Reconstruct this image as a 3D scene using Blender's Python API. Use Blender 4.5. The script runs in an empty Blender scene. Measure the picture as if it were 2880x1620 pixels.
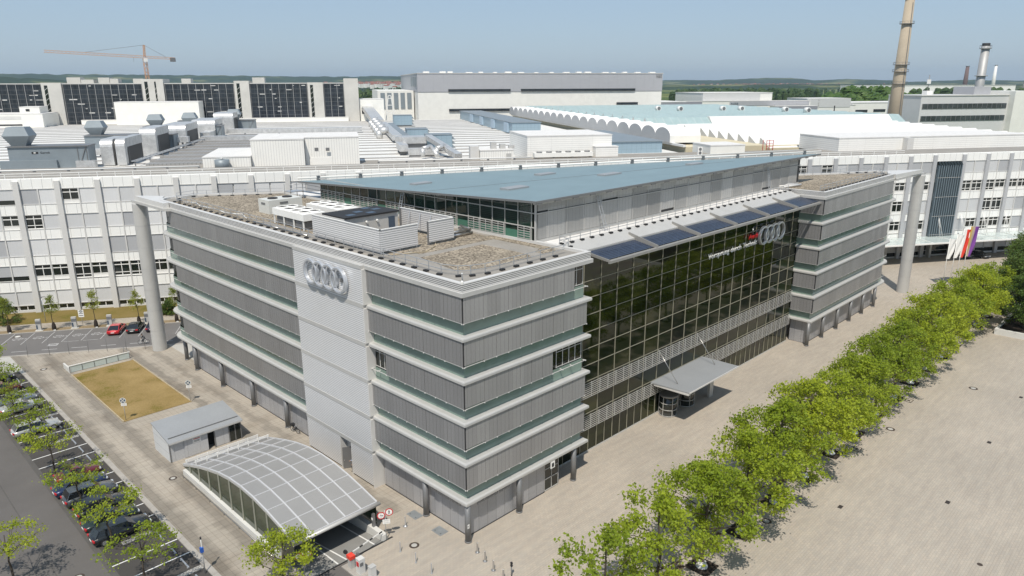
import bpy, bmesh, math, random
from mathutils import Vector, Matrix, noise
C = bpy.context.scene.collection
S = bpy.context.scene
PI = math.pi
rad = math.radians

# ------------------------------------------------------------------ camera, sky, sun
cd = bpy.data.cameras.new('camera'); cam = bpy.data.objects.new('camera', cd); C.objects.link(cam)
cd.sensor_width = 36.0; cd.lens = 25.407; cd.clip_start = 0.5; cd.clip_end = 40000
CAM = Vector((-36.530, -41.613, 39.225))
yaw, pitch, roll = 0.7782, rad(15.818), rad(-0.156)
fw = Vector((math.cos(yaw)*math.cos(pitch), math.sin(yaw)*math.cos(pitch), -math.sin(pitch)))
r_ = fw.cross(Vector((0, 0, 1))).normalized(); u_ = r_.cross(fw)
rr = r_*math.cos(roll) + u_*math.sin(roll); uu = -r_*math.sin(roll) + u_*math.cos(roll)
cam.matrix_world = Matrix(((rr.x, uu.x, -fw.x, CAM.x), (rr.y, uu.y, -fw.y, CAM.y), (rr.z, uu.z, -fw.z, CAM.z), (0, 0, 0, 1)))
S.camera = cam
S.render.resolution_x = 1024; S.render.resolution_y = 576

SUN_AZ = math.atan2(-0.60, -0.80); SUN_EL = rad(58)
w = bpy.data.worlds.new('World'); S.world = w; w.use_nodes = True
nt = w.node_tree
sky = nt.nodes.new('ShaderNodeTexSky'); sky.sky_type = 'NISHITA'; sky.sun_disc = False
sky.sun_elevation = SUN_EL; sky.sun_rotation = PI/2 - SUN_AZ
sky.altitude = 0; sky.air_density = 1.0; sky.dust_density = 0.6; sky.ozone_density = 1.5
# the clear-sky model thinned with an even summer haze
hz = nt.nodes.new('ShaderNodeMix'); hz.data_type = 'RGBA'; hz.inputs[0].default_value = .62; hz.inputs[7].default_value = (4.05, 5.45, 7.25, 1)
nt.links.new(sky.outputs[0], hz.inputs[6])
bg = nt.nodes['Background']; nt.links.new(hz.outputs[2], bg.inputs[0]); bg.inputs[1].default_value = 0.100
sl = bpy.data.lights.new('sun', 'SUN'); sl.energy = 4.4; sl.angle = rad(0.9); sl.color = (1.0, 0.94, 0.85)
so = bpy.data.objects.new('sun', sl); C.objects.link(so)
sd = Vector((math.cos(SUN_AZ)*math.cos(SUN_EL), math.sin(SUN_AZ)*math.cos(SUN_EL), math.sin(SUN_EL)))
so.rotation_euler = sd.to_track_quat('Z', 'Y').to_euler(); so.location = (-200, -150, 300)
S.view_settings.view_transform = 'Standard'; S.view_settings.look = 'None'; S.view_settings.exposure = 0.0; S.view_settings.gamma = 1.0
S.cycles.max_bounces = 6; S.cycles.diffuse_bounces = 3; S.cycles.glossy_bounces = 3; S.cycles.transmission_bounces = 3; S.cycles.transparent_max_bounces = 6
S.cycles.volume_bounces = 0

# ------------------------------------------------------------------ materials
def new(name):
    m = bpy.data.materials.new(name); m.use_nodes = True
    return m, m.node_tree.nodes, m.node_tree.links, m.node_tree.nodes['Principled BSDF']
def noise_node(N, L, scale, detail=4, vec=None, rough=.55):
    n = N.new('ShaderNodeTexNoise'); n.inputs['Scale'].default_value = scale; n.inputs['Detail'].default_value = detail
    n.inputs['Roughness'].default_value = rough
    if vec is None:
        g = N.new('ShaderNodeNewGeometry'); vec = g.outputs['Position']
    L.new(vec, n.inputs['Vector']); return n
def ramp(N, L, src, p0, c0, p1, c1, more=()):
    r = N.new('ShaderNodeValToRGB'); e = r.color_ramp.elements
    e[0].position = p0; e[0].color = (*c0, 1); e[1].position = p1; e[1].color = (*c1, 1)
    for p, c in more:
        q = e.new(p); q.color = (*c, 1)
    L.new(src, r.inputs[0]); return r
def mix(N, L, a, b, fac, mode='MIX'):
    m = N.new('ShaderNodeMix'); m.data_type = 'RGBA'; m.blend_type = mode
    if isinstance(fac, (int, float)): m.inputs[0].default_value = fac
    else: L.new(fac, m.inputs[0])
    for i, x in ((6, a), (7, b)):
        if isinstance(x, tuple): m.inputs[i].default_value = (*x, 1)
        else: L.new(x, m.inputs[i])
    return m.outputs[2]
def mth(N, L, op, a, b=None, c=None):
    m = N.new('ShaderNodeMath'); m.operation = op
    for i, x in enumerate((a, b, c)):
        if x is None: continue
        if isinstance(x, (int, float)): m.inputs[i].default_value = x
        else: L.new(x, m.inputs[i])
    return m.outputs[0]
def dirt(N, L, col, var=.12, s1=.35, s2=6.0):
    """a plain colour broken by two scales of wear"""
    n1 = noise_node(N, L, s1, 5); n2 = noise_node(N, L, s2, 3)
    f = mth(N, L, 'ADD', mth(N, L, 'MULTIPLY', n1.outputs[0], .65), mth(N, L, 'MULTIPLY', n2.outputs[0], .35))
    lo = tuple(c*(1-var) for c in col); hi = tuple(min(1, c*(1+var)) for c in col)
    return ramp(N, L, f, .3, lo, .7, hi).outputs[0]
def mat(name, col, rough=.6, metal=0.0, var=.1, s1=.35, s2=6.0, spec=.5, bump=0, coat=0):
    m, N, L, b = new(name)
    L.new(dirt(N, L, col, var, s1, s2), b.inputs['Base Color'])
    b.inputs['Roughness'].default_value = rough; b.inputs['Metallic'].default_value = metal
    b.inputs['Specular IOR Level'].default_value = spec
    if coat: b.inputs['Coat Weight'].default_value = coat; b.inputs['Coat Roughness'].default_value = .03
    if bump:
        bn = N.new('ShaderNodeBump'); bn.inputs['Strength'].default_value = bump; bn.inputs['Distance'].default_value = .05
        L.new(noise_node(N, L, s2*2, 4).outputs[0], bn.inputs['Height']); L.new(bn.outputs[0], b.inputs['Normal'])
    return m
def axis(N, L, which):
    g = N.new('ShaderNodeNewGeometry'); s = N.new('ShaderNodeSeparateXYZ'); L.new(g.outputs['Position'], s.inputs[0])
    if which in 'XYZ': return s.outputs['XYZ'.index(which)]
    # s / t run along the rear office building
    ca, sa = (.8425, -.5386) if which == 's' else (.5386, .8425)
    return mth(N, L, 'ADD', mth(N, L, 'MULTIPLY', mth(N, L, 'ADD', s.outputs[0], 8.1), ca), mth(N, L, 'MULTIPLY', mth(N, L, 'SUBTRACT', s.outputs[1], 105.1), sa))
def lines(N, L, src, pitch, width, off=0.0):
    """1 inside a groove of the given width, repeating"""
    fr = mth(N, L, 'FRACT', mth(N, L, 'DIVIDE', mth(N, L, 'ADD', src, off+1000*pitch), pitch))
    return mth(N, L, 'LESS_THAN', fr, width/pitch)
def ribbed(name, col, groove, specs, rough=.5, metal=0.0, var=.07, tone=None, bumpd=0):
    """sheet with grooves: specs = (axis, pitch, width) each; tone=(axis,pitch,amount) gives panels slightly different greys"""
    m, N, L, b = new(name)
    c = dirt(N, L, col, var)
    if tone:
        ax, p, amt = tone[:3]
        cell = mth(N, L, 'FLOOR', mth(N, L, 'DIVIDE', axis(N, L, ax), p))
        if len(tone) > 3:
            cell = mth(N, L, 'ADD', mth(N, L, 'MULTIPLY', cell, 3.17), mth(N, L, 'MULTIPLY', mth(N, L, 'FLOOR', mth(N, L, 'DIVIDE', axis(N, L, 'Z'), tone[3])), 7.31))
        wn = N.new('ShaderNodeTexWhiteNoise'); wn.noise_dimensions = '1D'; L.new(cell, wn.inputs['W'])
        k = mth(N, L, 'MULTIPLY_ADD', wn.outputs[0], 2*amt, 1-amt)
        hs = N.new('ShaderNodeHueSaturation'); L.new(k, hs.inputs['Value']); L.new(c, hs.inputs['Color']); c = hs.outputs[0]
    for sp in specs:
        g = lines(N, L, axis(N, L, sp[0]), sp[1], sp[2], sp[3] if len(sp) > 3 else 0)
        c = mix(N, L, c, groove, g)
    L.new(c, b.inputs['Base Color']); b.inputs['Roughness'].default_value = rough; b.inputs['Metallic'].default_value = metal
    return m
def glass(name, col, rough=.04, spec=.6, var=.25):
    m, N, L, b = new(name)
    L.new(dirt(N, L, col, var, .3, 1.2), b.inputs['Base Color']); b.inputs['Roughness'].default_value = rough
    b.inputs['Specular IOR Level'].default_value = spec; b.inputs['IOR'].default_value = 1.5
    bn = N.new('ShaderNodeBump'); bn.inputs['Strength'].default_value = .04; bn.inputs['Distance'].default_value = .02
    L.new(noise_node(N, L, .55, 2).outputs[0], bn.inputs['Height']); L.new(bn.outputs[0], b.inputs['Normal'])
    return m
def brick(name, cols, mortar, bw, bh, msize, rot=0.0, rough=.85, stain=None, offset=.5):
    m, N, L, b = new(name)
    g = N.new('ShaderNodeNewGeometry'); mp = N.new('ShaderNodeMapping'); mp.inputs['Rotation'].default_value[2] = rot
    L.new(g.outputs['Position'], mp.inputs['Vector'])
    # slightly uneven courses
    nz = noise_node(N, L, .6, 3); va = N.new('ShaderNodeVectorMath'); va.operation = 'MULTIPLY_ADD'
    L.new(nz.outputs['Color'], va.inputs[0]); va.inputs[1].default_value = (.025, .025, 0); L.new(mp.outputs[0], va.inputs[2])
    t = N.new('ShaderNodeTexBrick'); t.offset = offset; t.inputs['Scale'].default_value = 1
    t.inputs['Brick Width'].default_value = bw; t.inputs['Row Height'].default_value = bh; t.inputs['Mortar Size'].default_value = msize
    t.inputs['Mortar Smooth'].default_value = .2; t.inputs['Bias'].default_value = 0
    t.inputs['Color1'].default_value = (*cols[0], 1); t.inputs['Color2'].default_value = (*cols[1], 1); t.inputs['Mortar'].default_value = (*mortar, 1)
    L.new(va.outputs[0], t.inputs['Vector'])
    c = t.outputs['Color']
    # broad tonal drift, streaks and speckle
    n1 = noise_node(N, L, .09, 5); k = ramp(N, L, n1.outputs[0], .3, (.90, .90, .90), .7, (1.06, 1.05, 1.04)); c = mix(N, L, c, k.outputs[0], 1.0, 'MULTIPLY')
    mp2 = N.new('ShaderNodeMapping'); mp2.inputs['Scale'].default_value = (.35, 2.2, 1); mp2.inputs['Rotation'].default_value[2] = rot; L.new(g.outputs['Position'], mp2.inputs['Vector'])
    n2 = noise_node(N, L, .8, 4, mp2.outputs[0]); k2 = ramp(N, L, n2.outputs[0], .35, (.93, .925, .92), .65, (1.04, 1.04, 1.03)); c = mix(N, L, c, k2.outputs[0], 1.0, 'MULTIPLY')
    if stain:
        n3 = noise_node(N, L, stain[0], 6); k3 = ramp(N, L, n3.outputs[0], .52, (1, 1, 1), .72, stain[1]); c = mix(N, L, c, k3.outputs[0], 1.0, 'MULTIPLY')
    L.new(c, b.inputs['Base Color']); b.inputs['Roughness'].default_value = rough; b.inputs['Specular IOR Level'].default_value = .25
    return m
def leafmat(name, a, b_, trans=.35, scale=.9):
    m, N, L, b = new(name)
    n1 = noise_node(N, L, scale, 3); n2 = noise_node(N, L, 9, 2); oi = N.new('ShaderNodeObjectInfo')
    f = mth(N, L, 'ADD', mth(N, L, 'MULTIPLY', n1.outputs[0], .6), mth(N, L, 'MULTIPLY', n2.outputs[0], .4))
    c = ramp(N, L, f, .33, a, .67, b_).outputs[0]
    hs = N.new('ShaderNodeHueSaturation'); L.new(mth(N, L, 'MULTIPLY_ADD', oi.outputs['Random'], .34, .83), hs.inputs['Value']); L.new(mth(N, L, 'MULTIPLY_ADD', oi.outputs['Random'], -.022, .511), hs.inputs['Hue']); L.new(c, hs.inputs['Color']); c = hs.outputs[0]
    L.new(c, b.inputs['Base Color']); b.inputs['Roughness'].default_value = .55; b.inputs['Specular IOR Level'].default_value = .3
    tr = N.new('ShaderNodeBsdfTranslucent'); L.new(mix(N, L, c, (1.0, .95, .35), .25, 'MIX'), tr.inputs[0])
    ms = N.new('ShaderNodeMixShader'); ms.inputs[0].default_value = trans
    L.new(b.outputs[0], ms.inputs[1]); L.new(tr.outputs[0], ms.inputs[2]); L.new(ms.outputs[0], N['Material Output'].inputs[0])
    return m

M = {}
M['alu'] = mat('aluminium_grey', (.50, .49, .465), .45, .15, .06, .5, 3)
M['alu_light'] = mat('aluminium_light', (.64, .625, .595), .45, .1, .05)
M['alu_dark'] = mat('aluminium_dark', (.20, .20, .20), .45, .3, .08)
M['white'] = mat('white_paint', (.80, .785, .745), .5, 0, .05)
M['white2'] = mat('white_cladding', (.78, .765, .71), .55, 0, .06)
M['black'] = mat('black_rubber', (.022, .022, .023), .75, 0, .2)
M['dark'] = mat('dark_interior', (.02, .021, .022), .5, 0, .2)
M['concrete'] = mat('concrete', (.42, .405, .37), .9, 0, .14, .3, 8, .2)
M['concrete_w'] = mat('pale_concrete', (.60, .59, .555), .85, 0, .1, .3, 8, .2)
M['kerb'] = mat('kerb_stone', (.36, .335, .30), .9, 0, .16, .8, 9, .2)
M['steel'] = mat('stainless_steel', (.52, .50, .47), .28, .85, .08, 2, 14)
M['galv'] = mat('galvanised_steel', (.50, .51, .52), .42, .6, .1, 1.2, 9)
M['chrome'] = mat('polished_chrome', (.66, .68, .71), .30, .65, .04)
M['louvre'] = ribbed('louvred_parapet', (.70, .69, .67), (.035, .035, .04), [('Z', .148, .055, .0)], .4, .2)
M['hpanel'] = ribbed('horizontal_ribbed_panel', (.69, .685, .68), (.34, .34, .34), [('Z', .195, .05)], .42, .1, .03)
M['hpanel2'] = ribbed('ribbed_screen_sheet', (.74, .73, .72), (.30, .30, .31), [('Z', .21, .065)], .4, .2, .04)
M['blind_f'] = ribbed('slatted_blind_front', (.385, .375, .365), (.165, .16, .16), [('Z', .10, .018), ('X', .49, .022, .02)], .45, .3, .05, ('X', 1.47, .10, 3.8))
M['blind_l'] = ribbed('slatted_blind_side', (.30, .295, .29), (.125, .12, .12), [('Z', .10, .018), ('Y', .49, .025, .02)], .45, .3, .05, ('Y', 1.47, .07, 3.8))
M['gwall_f'] = ribbed('ground_panel_front', (.43, .43, .44), (.13, .13, .135), [('X', 1.10, .03), ('Z', .12, .014)], .42, .3, .05, ('X', 2.2, .07))
M['gwall_l'] = ribbed('ground_panel_side', (.43, .43, .44), (.13, .13, .135), [('Y', 1.10, .03), ('Z', .12, .014)], .42, .3, .05, ('Y', 2.2, .07))
M['boxblind'] = ribbed('roof_storey_blind', (.45, .44, .42), (.22, .215, .21), [('X', .594, .028), ('Z', .11, .016)], .42, .3, .06, ('X', 2.97, .30, 9.0))
M['greenglass'] = glass('green_parapet_glass', (.20, .27, .228), .12, .5, .12)
M['darkglass'] = glass('dark_window_glass', (.012, .016, .013), .03, .7)
M['atrium'] = None
M['penthouse'] = glass('green_tinted_glass', (.010, .028, .020), .03, .7, .7)
M['pspandrel'] = mat('green_spandrel_glass', (.06, .17, .12), .15, 0, .15)  # plain green of the lower panels in the roof storey glass
M['blueroof'] = mat('blue_grey_metal_roof', (.20, .275, .295), .5, .1, .10, .25, 5)
M['solar'] = mat('blue_solar_blade', (.040, .055, .090), .3, .1, .35, 2, 12)
M['mull2'] = mat('olive_post', (.40, .395, .33), .5, .2, .06)
M['sideglass'] = glass('dark_green_side_glass', (.03, .045, .022), .05, .6, .5)
M['paleglass'] = glass('pale_balustrade_glass', (.50, .56, .53), .1, .5, .1)
M['ramp'] = mat('ramp_concrete', (.25, .245, .23), .85, 0, .12, .4, 8, .2)
M['alu2'] = mat('pilaster_grey', (.46, .46, .465), .45, .1, .05)
M['vaultend'] = mat('pale_grey_render', (.56, .56, .55), .7, 0, .05)
M['eaves'] = mat('eaves_metal', (.30, .29, .27), .5, .2, .08)
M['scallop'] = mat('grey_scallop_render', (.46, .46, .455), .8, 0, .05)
M['gravel'] = None
M['membrane'] = mat('roof_membrane', (.29, .27, .24), .9, 0, .16, .5, 4, .2)
M['membrane_w'] = mat('pale_roof_membrane', (.66, .645, .62), .8, 0, .1, .7, 5, .2)
def curtain():
    m, N, L, b = new('tinted_curtain_glass')
    cx = mth(N, L, 'FLOOR', mth(N, L, 'DIVIDE', mth(N, L, 'SUBTRACT', axis(N, L, 'X'), 22.1), 2.884)); cz = mth(N, L, 'FLOOR', mth(N, L, 'DIVIDE', mth(N, L, 'ADD', axis(N, L, 'Z'), .60), 1.84))
    wn = N.new('ShaderNodeTexWhiteNoise'); wn.noise_dimensions = '1D'; L.new(mth(N, L, 'ADD', mth(N, L, 'MULTIPLY', cx, 3.71), mth(N, L, 'MULTIPLY', cz, 9.13)), wn.inputs['W'])
    n = noise_node(N, L, .16, 4); n2 = noise_node(N, L, .8, 2)
    f = mth(N, L, 'ADD', mth(N, L, 'MULTIPLY', n.outputs[0], .75), mth(N, L, 'MULTIPLY', wn.outputs[0], .22))
    c = ramp(N, L, f, .34, (.004, .007, .002), .74, (.040, .042, .012), [(.55, (.012, .017, .004))]).outputs[0]
    L.new(c, b.inputs['Base Color']); b.inputs['Roughness'].default_value = .03; b.inputs['Specular IOR Level'].default_value = .45
    bn = N.new('ShaderNodeBump'); bn.inputs['Strength'].default_value = .05; bn.inputs['Distance'].default_value = .03
    L.new(mth(N, L, 'ADD', noise_node(N, L, .45, 2).outputs[0], mth(N, L, 'MULTIPLY', wn.outputs[0], .3)), bn.inputs['Height']); L.new(bn.outputs[0], b.inputs['Normal'])
    return m
M['atrium'] = curtain()
def gravel():
    m, N, L, b = new('roof_gravel')
    v = N.new('ShaderNodeTexVoronoi'); v.inputs['Scale'].default_value = 5.5
    g = N.new('ShaderNodeNewGeometry'); L.new(g.outputs['Position'], v.inputs['Vector'])
    c = ramp(N, L, v.outputs['Color'], .1, (.12, .10, .078), .9, (.44, .385, .305)).outputs[0]
    n = noise_node(N, L, .35, 4); k = ramp(N, L, n.outputs[0], .3, (.78, .77, .75), .7, (1.1, 1.08, 1.05)); c = mix(N, L, c, k.outputs[0], 1.0, 'MULTIPLY')
    L.new(c, b.inputs['Base Color']); b.inputs['Roughness'].default_value = .95; b.inputs['Specular IOR Level'].default_value = .15
    return m
M['gravel'] = gravel()
M['cobble'] = brick('plaza_cobbles', ((.425, .37, .305), (.375, .338, .288)), (.325, .29, .24), .36, .22, .016, .0, .85)
M['slabs'] = brick('paving_slabs', ((.385, .342, .285), (.365, .328, .275)), (.285, .255, .21), .60, .60, .026, .0, .85, (.13, (.72, .69, .66)), 0)
def soil_paving(m):
    N, L = m.node_tree.nodes, m.node_tree.links; b = N['Principled BSDF']; src = b.inputs['Base Color'].links[0].from_socket
    x = axis(N, L, 'X'); y = axis(N, L, 'Y'); n = noise_node(N, L, .55, 6); wob = mth(N, L, 'MULTIPLY', mth(N, L, 'SUBTRACT', n.outputs[0], .5), 2.6)
    def band(c, wdt, src_):
        d = mth(N, L, 'ABSOLUTE', mth(N, L, 'SUBTRACT', mth(N, L, 'ADD', src_, wob), c)); r = N.new('ShaderNodeMapRange'); r.inputs[1].default_value = wdt*.35; r.inputs[2].default_value = wdt; r.inputs[3].default_value = 1; r.inputs[4].default_value = 0; L.new(d, r.inputs[0]); return r.outputs[0]
    f = mth(N, L, 'MAXIMUM', band(-16.6, 1.2, x), mth(N, L, 'MAXIMUM', band(-13.3, 1.1, x), mth(N, L, 'MAXIMUM', band(-4.0, .9, x), mth(N, L, 'MULTIPLY', band(-1.2, .8, x), .7))))
    L.new(mix(N, L, src, mix(N, L, src, (.60, .60, .60), 1.0, 'MULTIPLY'), mth(N, L, 'MULTIPLY', f, .85)), b.inputs['Base Color'])
soil_paving(M['slabs'])
M['strip'] = brick('cobble_strip', ((.46, .445, .42), (.36, .35, .335)), (.2, .19, .17), .26, .2, .03)
M['asphalt'] = mat('street_asphalt', (.155, .147, .14), .9, 0, .12, .25, 14, .2)
M['asphalt_d'] = mat('parking_bay_asphalt', (.068, .063, .058), .9, 0, .2, .35, 12, .2)
M['lane'] = mat('parking_lane_asphalt', (.125, .116, .108), .9, 0, .14, .2, 14, .2)
M['gutter'] = mat('gutter_stone', (.10, .094, .087), .9, 0, .14, .6, 9, .2)
M['paint'] = mat('road_paint', (.72, .71, .68), .7, 0, .10, 1.5, 8, .2)
M['paint_old'] = mat('worn_road_paint', (.42, .41, .40), .8, 0, .22, 3, 12, .2)
def lawn(name, a, b_, c_):
    m, N, L, b = new(name)
    n = noise_node(N, L, .22, 6); n2 = noise_node(N, L, 5, 3)
    f = mth(N, L, 'ADD', mth(N, L, 'MULTIPLY', n.outputs[0], .7), mth(N, L, 'MULTIPLY', n2.outputs[0], .3))
    L.new(ramp(N, L, f, .36, a, .66, b_, [(.47, c_)]).outputs[0], b.inputs['Base Color']); b.inputs['Roughness'].default_value = .95; b.inputs['Specular IOR Level'].default_value = .1
    return m
M['dry'] = lawn('dry_grass', (.14, .118, .022), (.325, .235, .105), (.25, .178, .072))
M['verge'] = lawn('verge_grass', (.115, .105, .022), (.21, .155, .06), (.17, .13, .04))
M['brownverge'] = lawn('bare_verge', (.20, .15, .085), (.27, .21, .13), (.235, .18, .11))
M['leaf'] = leafmat('plane_tree_leaf', (.15, .225, .010), (.38, .45, .028), .46)
M['leaf_d'] = leafmat('dark_leaf', (.028, .065, .010), (.10, .16, .022), .25)
M['leaf_m'] = leafmat('mid_leaf', (.12, .165, .014), (.28, .32, .035), .4)
M['bark'] = mat('bark', (.085, .07, .055), .95, 0, .25, 2, 18, .1)
M['soil'] = mat('tree_pit_soil', (.045, .036, .03), .95, 0, .3, 2, 12, .1)
M['wood'] = mat('weathered_wood', (.17, .12, .085), .8, 0, .2, 1.5, 14, .2)
M['timber'] = mat('edging_timber', (.42, .35, .24), .85, 0, .18, 2, 10, .2)
M['red'] = mat('red_enamel', (.52, .018, .022), .35, 0, .06)
M['orange'] = mat('signal_red_plastic', (.72, .06, .035), .4, 0, .06)
M['blue'] = mat('blue_enamel', (.02, .10, .42), .4, 0, .06)
M['signblue'] = mat('dull_sign_blue', (.055, .08, .115), .4, 0, .1)
M['signpale'] = mat('pale_sign_face', (.60, .60, .56), .5, 0, .08)
M['brown'] = mat('brown_iron', (.075, .055, .042), .7, .3, .2, 3, 14)
M['plate'] = mat('chequer_plate', (.30, .315, .315), .5, .4, .12, 2, 12)
M['roofgrey'] = mat('grey_sheet_roof', (.33, .34, .345), .5, .2, .06, .4, 4)
M['shedpanel'] = ribbed('shed_panel', (.52, .525, .53), (.22, .22, .22), [('X', 1.35, .02), ('Z', .14, .012)], .5, .1)
M['shedside'] = ribbed('shed_side_panel', (.62, .63, .63), (.3, .3, .3), [('Z', 1.05, .03, .05)], .5, .1)
M['vault'] = mat('frosted_glazing', (.285, .280, .270), .32, .05, .05, .4, 4)
M['vaultbar'] = mat('glazing_bar', (.54, .54, .545), .45, .1, .05)
M['mull'] = mat('bronze_mullion', (.33, .31, .24), .45, .25, .06)

M['spandrel'] = ribbed('white_spandrel', (.84, .83, .79), (.50, .50, .48), [('s', 1.5875, .06, .70)], .5, 0, .03)
M['parapet_w'] = ribbed('white_parapet_panel', (.84, .83, .79), (.52, .52, .50), [('s', 1.5875, .07, .70)], .5, 0, .03)
M['rb0'] = ribbed('pale_sun_blind', (.72, .715, .705), (.62, .62, .61), [('Z', .16, .03), ('s', .53, .02)], .5, .1, .04)
M['rb1'] = ribbed('grey_sun_blind', (.61, .61, .605), (.52, .52, .52), [('Z', .16, .03), ('s', .53, .02)], .5, .1, .04)
M['rb2'] = ribbed('dark_sun_blind', (.44, .445, .45), (.38, .38, .39), [('Z', .16, .03), ('s', .53, .02)], .5, .1, .04)
M['hallroof'] = mat('white_hall_roof', (.70, .685, .645), .6, 0, .12, .12, 1.5)
M['rib'] = mat('roof_rib_grey', (.30, .29, .28), .8, 0, .12)  # dark grey of the raised ribs between the white roof bays
M['greysheet'] = ribbed('grey_corrugated_roof', (.30, .295, .285), (.20, .20, .19), [('s', .9, .2)], .6, .1, .12)
M['wbox'] = ribbed('white_trapezoid_sheet', (.80, .785, .74), (.64, .63, .60), [('s', .55, .12)], .5, 0, .04)
M['wboxh'] = ribbed('white_horizontal_sheet', (.82, .805, .765), (.64, .63, .60), [('Z', .5, .10), ('s', 5.2, .06)], .5, 0, .04)
M['foil'] = mat('crinkled_foil', (.60, .595, .58), .42, .55, .22, .9, 3.5, .5, .8)
M['bluegrey'] = mat('blue_grey_sheet', (.235, .27, .29), .5, .2, .09, .3, 3)
M['blueunit'] = ribbed('blue_unit_panel', (.27, .36, .42), (.20, .27, .31), [('s', 1.4, .06), ('Z', 1.3, .05)], .5, .1, .06)
M['finblue'] = mat('dark_blue_fin', (.15, .19, .215), .4, .2, .1)
M['paleunit'] = mat('pale_blue_panel', (.36, .46, .55), .5, .1, .06)
M['beige'] = mat('beige_wall', (.60, .53, .37), .8, 0, .1, .3, 5)
M['teal'] = ribbed('blue_green_glazing', (.36, .46, .45), (.50, .55, .53), [('s', 3.0, .16)], .35, .1, .12)
M['tglass'] = ribbed('car_tower_glass', (.030, .036, .045), (.10, .105, .11), [('Z', 2.04, .22), ('s', 1.74, .09)], .12, .2, .6)
M['tower_c'] = mat('tower_concrete', (.52, .505, .465), .9, 0, .12, .15, 2)
M['bandgrey'] = ribbed('grey_band_sheet', (.42, .42, .435), (.36, .36, .375), [('s', 6.0, .12)], .5, .1, .04)
M['bandlilac'] = mat('grey_lilac_band', (.30, .30, .33), .5, .1, .05)
M['tglass2'] = mat('strip_window_glass', (.05, .06, .065), .08, .1, .6, .12, .8)
M['chim'] = mat('chimney_concrete', (.40, .335, .25), .9, 0, .12, .12, 1.2)
M['steelgrey'] = mat('dull_steel', (.40, .395, .385), .55, .3, .08, .2, 2)
M['crane'] = mat('faded_orange_steel', (.55, .30, .16), .6, 0, .1)
M['red_far'] = mat('reddish_brick', (.15, .095, .085), .9, 0, .1)
M['leaf_far'] = leafmat('far_foliage', (.018, .045, .010), (.075, .115, .022), .1, .05)
M['leaf_mid'] = leafmat('bright_far_foliage', (.03, .075, .010), (.11, .165, .025), .1, .06)
M['tileroof'] = mat('tile_roof', (.26, .10, .065), .9, 0, .2)
M['paint_black'] = mat('black_car_paint', (.010, .011, .012), .28, 0.0, .05, .5, 6, .5, 0, .8)
M['paint_green'] = mat('dark_green_car_paint', (.012, .024, .020), .28, 0.0, .05, .5, 6, .5, 0, .8)
M['paint_grey'] = mat('dark_grey_car_paint', (.10, .105, .11), .28, .3, .05, .5, 6, .5, 0, .8)
M['paint_blue'] = mat('dark_blue_car_paint', (.014, .026, .075), .28, .2, .05, .5, 6, .5, 0, .8)
M['paint_maroon'] = mat('dark_red_car_paint', (.13, .012, .016), .28, .2, .05, .5, 6, .5, 0, .8)
M['paint_silver'] = mat('silver_car_paint', (.50, .50, .48), .28, .4, .05, .5, 6, .5, 0, .8)
M['paint_greyblue'] = mat('grey_blue_car_paint', (.16, .19, .22), .28, .3, .05, .5, 6, .5, 0, .8)
M['paint_red'] = mat('red_car_paint', (.52, .010, .016), .28, .1, .05, .5, 6, .5, 0, .9)
M['paint_plum'] = mat('plum_car_paint', (.035, .018, .045), .28, .2, .05, .5, 6, .5, 0, .8)
M['carglass'] = mat('car_window', (.012, .014, .016), .05, 0, .1, .5, 6, .7)
M['lamp_glass'] = mat('headlight_glass', (.62, .64, .66), .1, .2, .1)
M['ochre'] = mat('ochre_cloth', (.52, .36, .10), .8, 0, .08)
M['tan'] = mat('tan_cloth', (.42, .33, .25), .8, 0, .08)
M['violet'] = mat('violet_cloth', (.20, .06, .30), .8, 0, .08)
M['skin'] = mat('skin', (.50, .31, .22), .6, 0, .04)
M['shirt'] = mat('pale_blue_shirt', (.42, .50, .66), .8, 0, .06)
M['trousers'] = mat('dark_trousers', (.03, .032, .04), .85, 0, .1)
M['hair'] = mat('dark_hair', (.03, .02, .014), .7, 0, .1)
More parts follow.
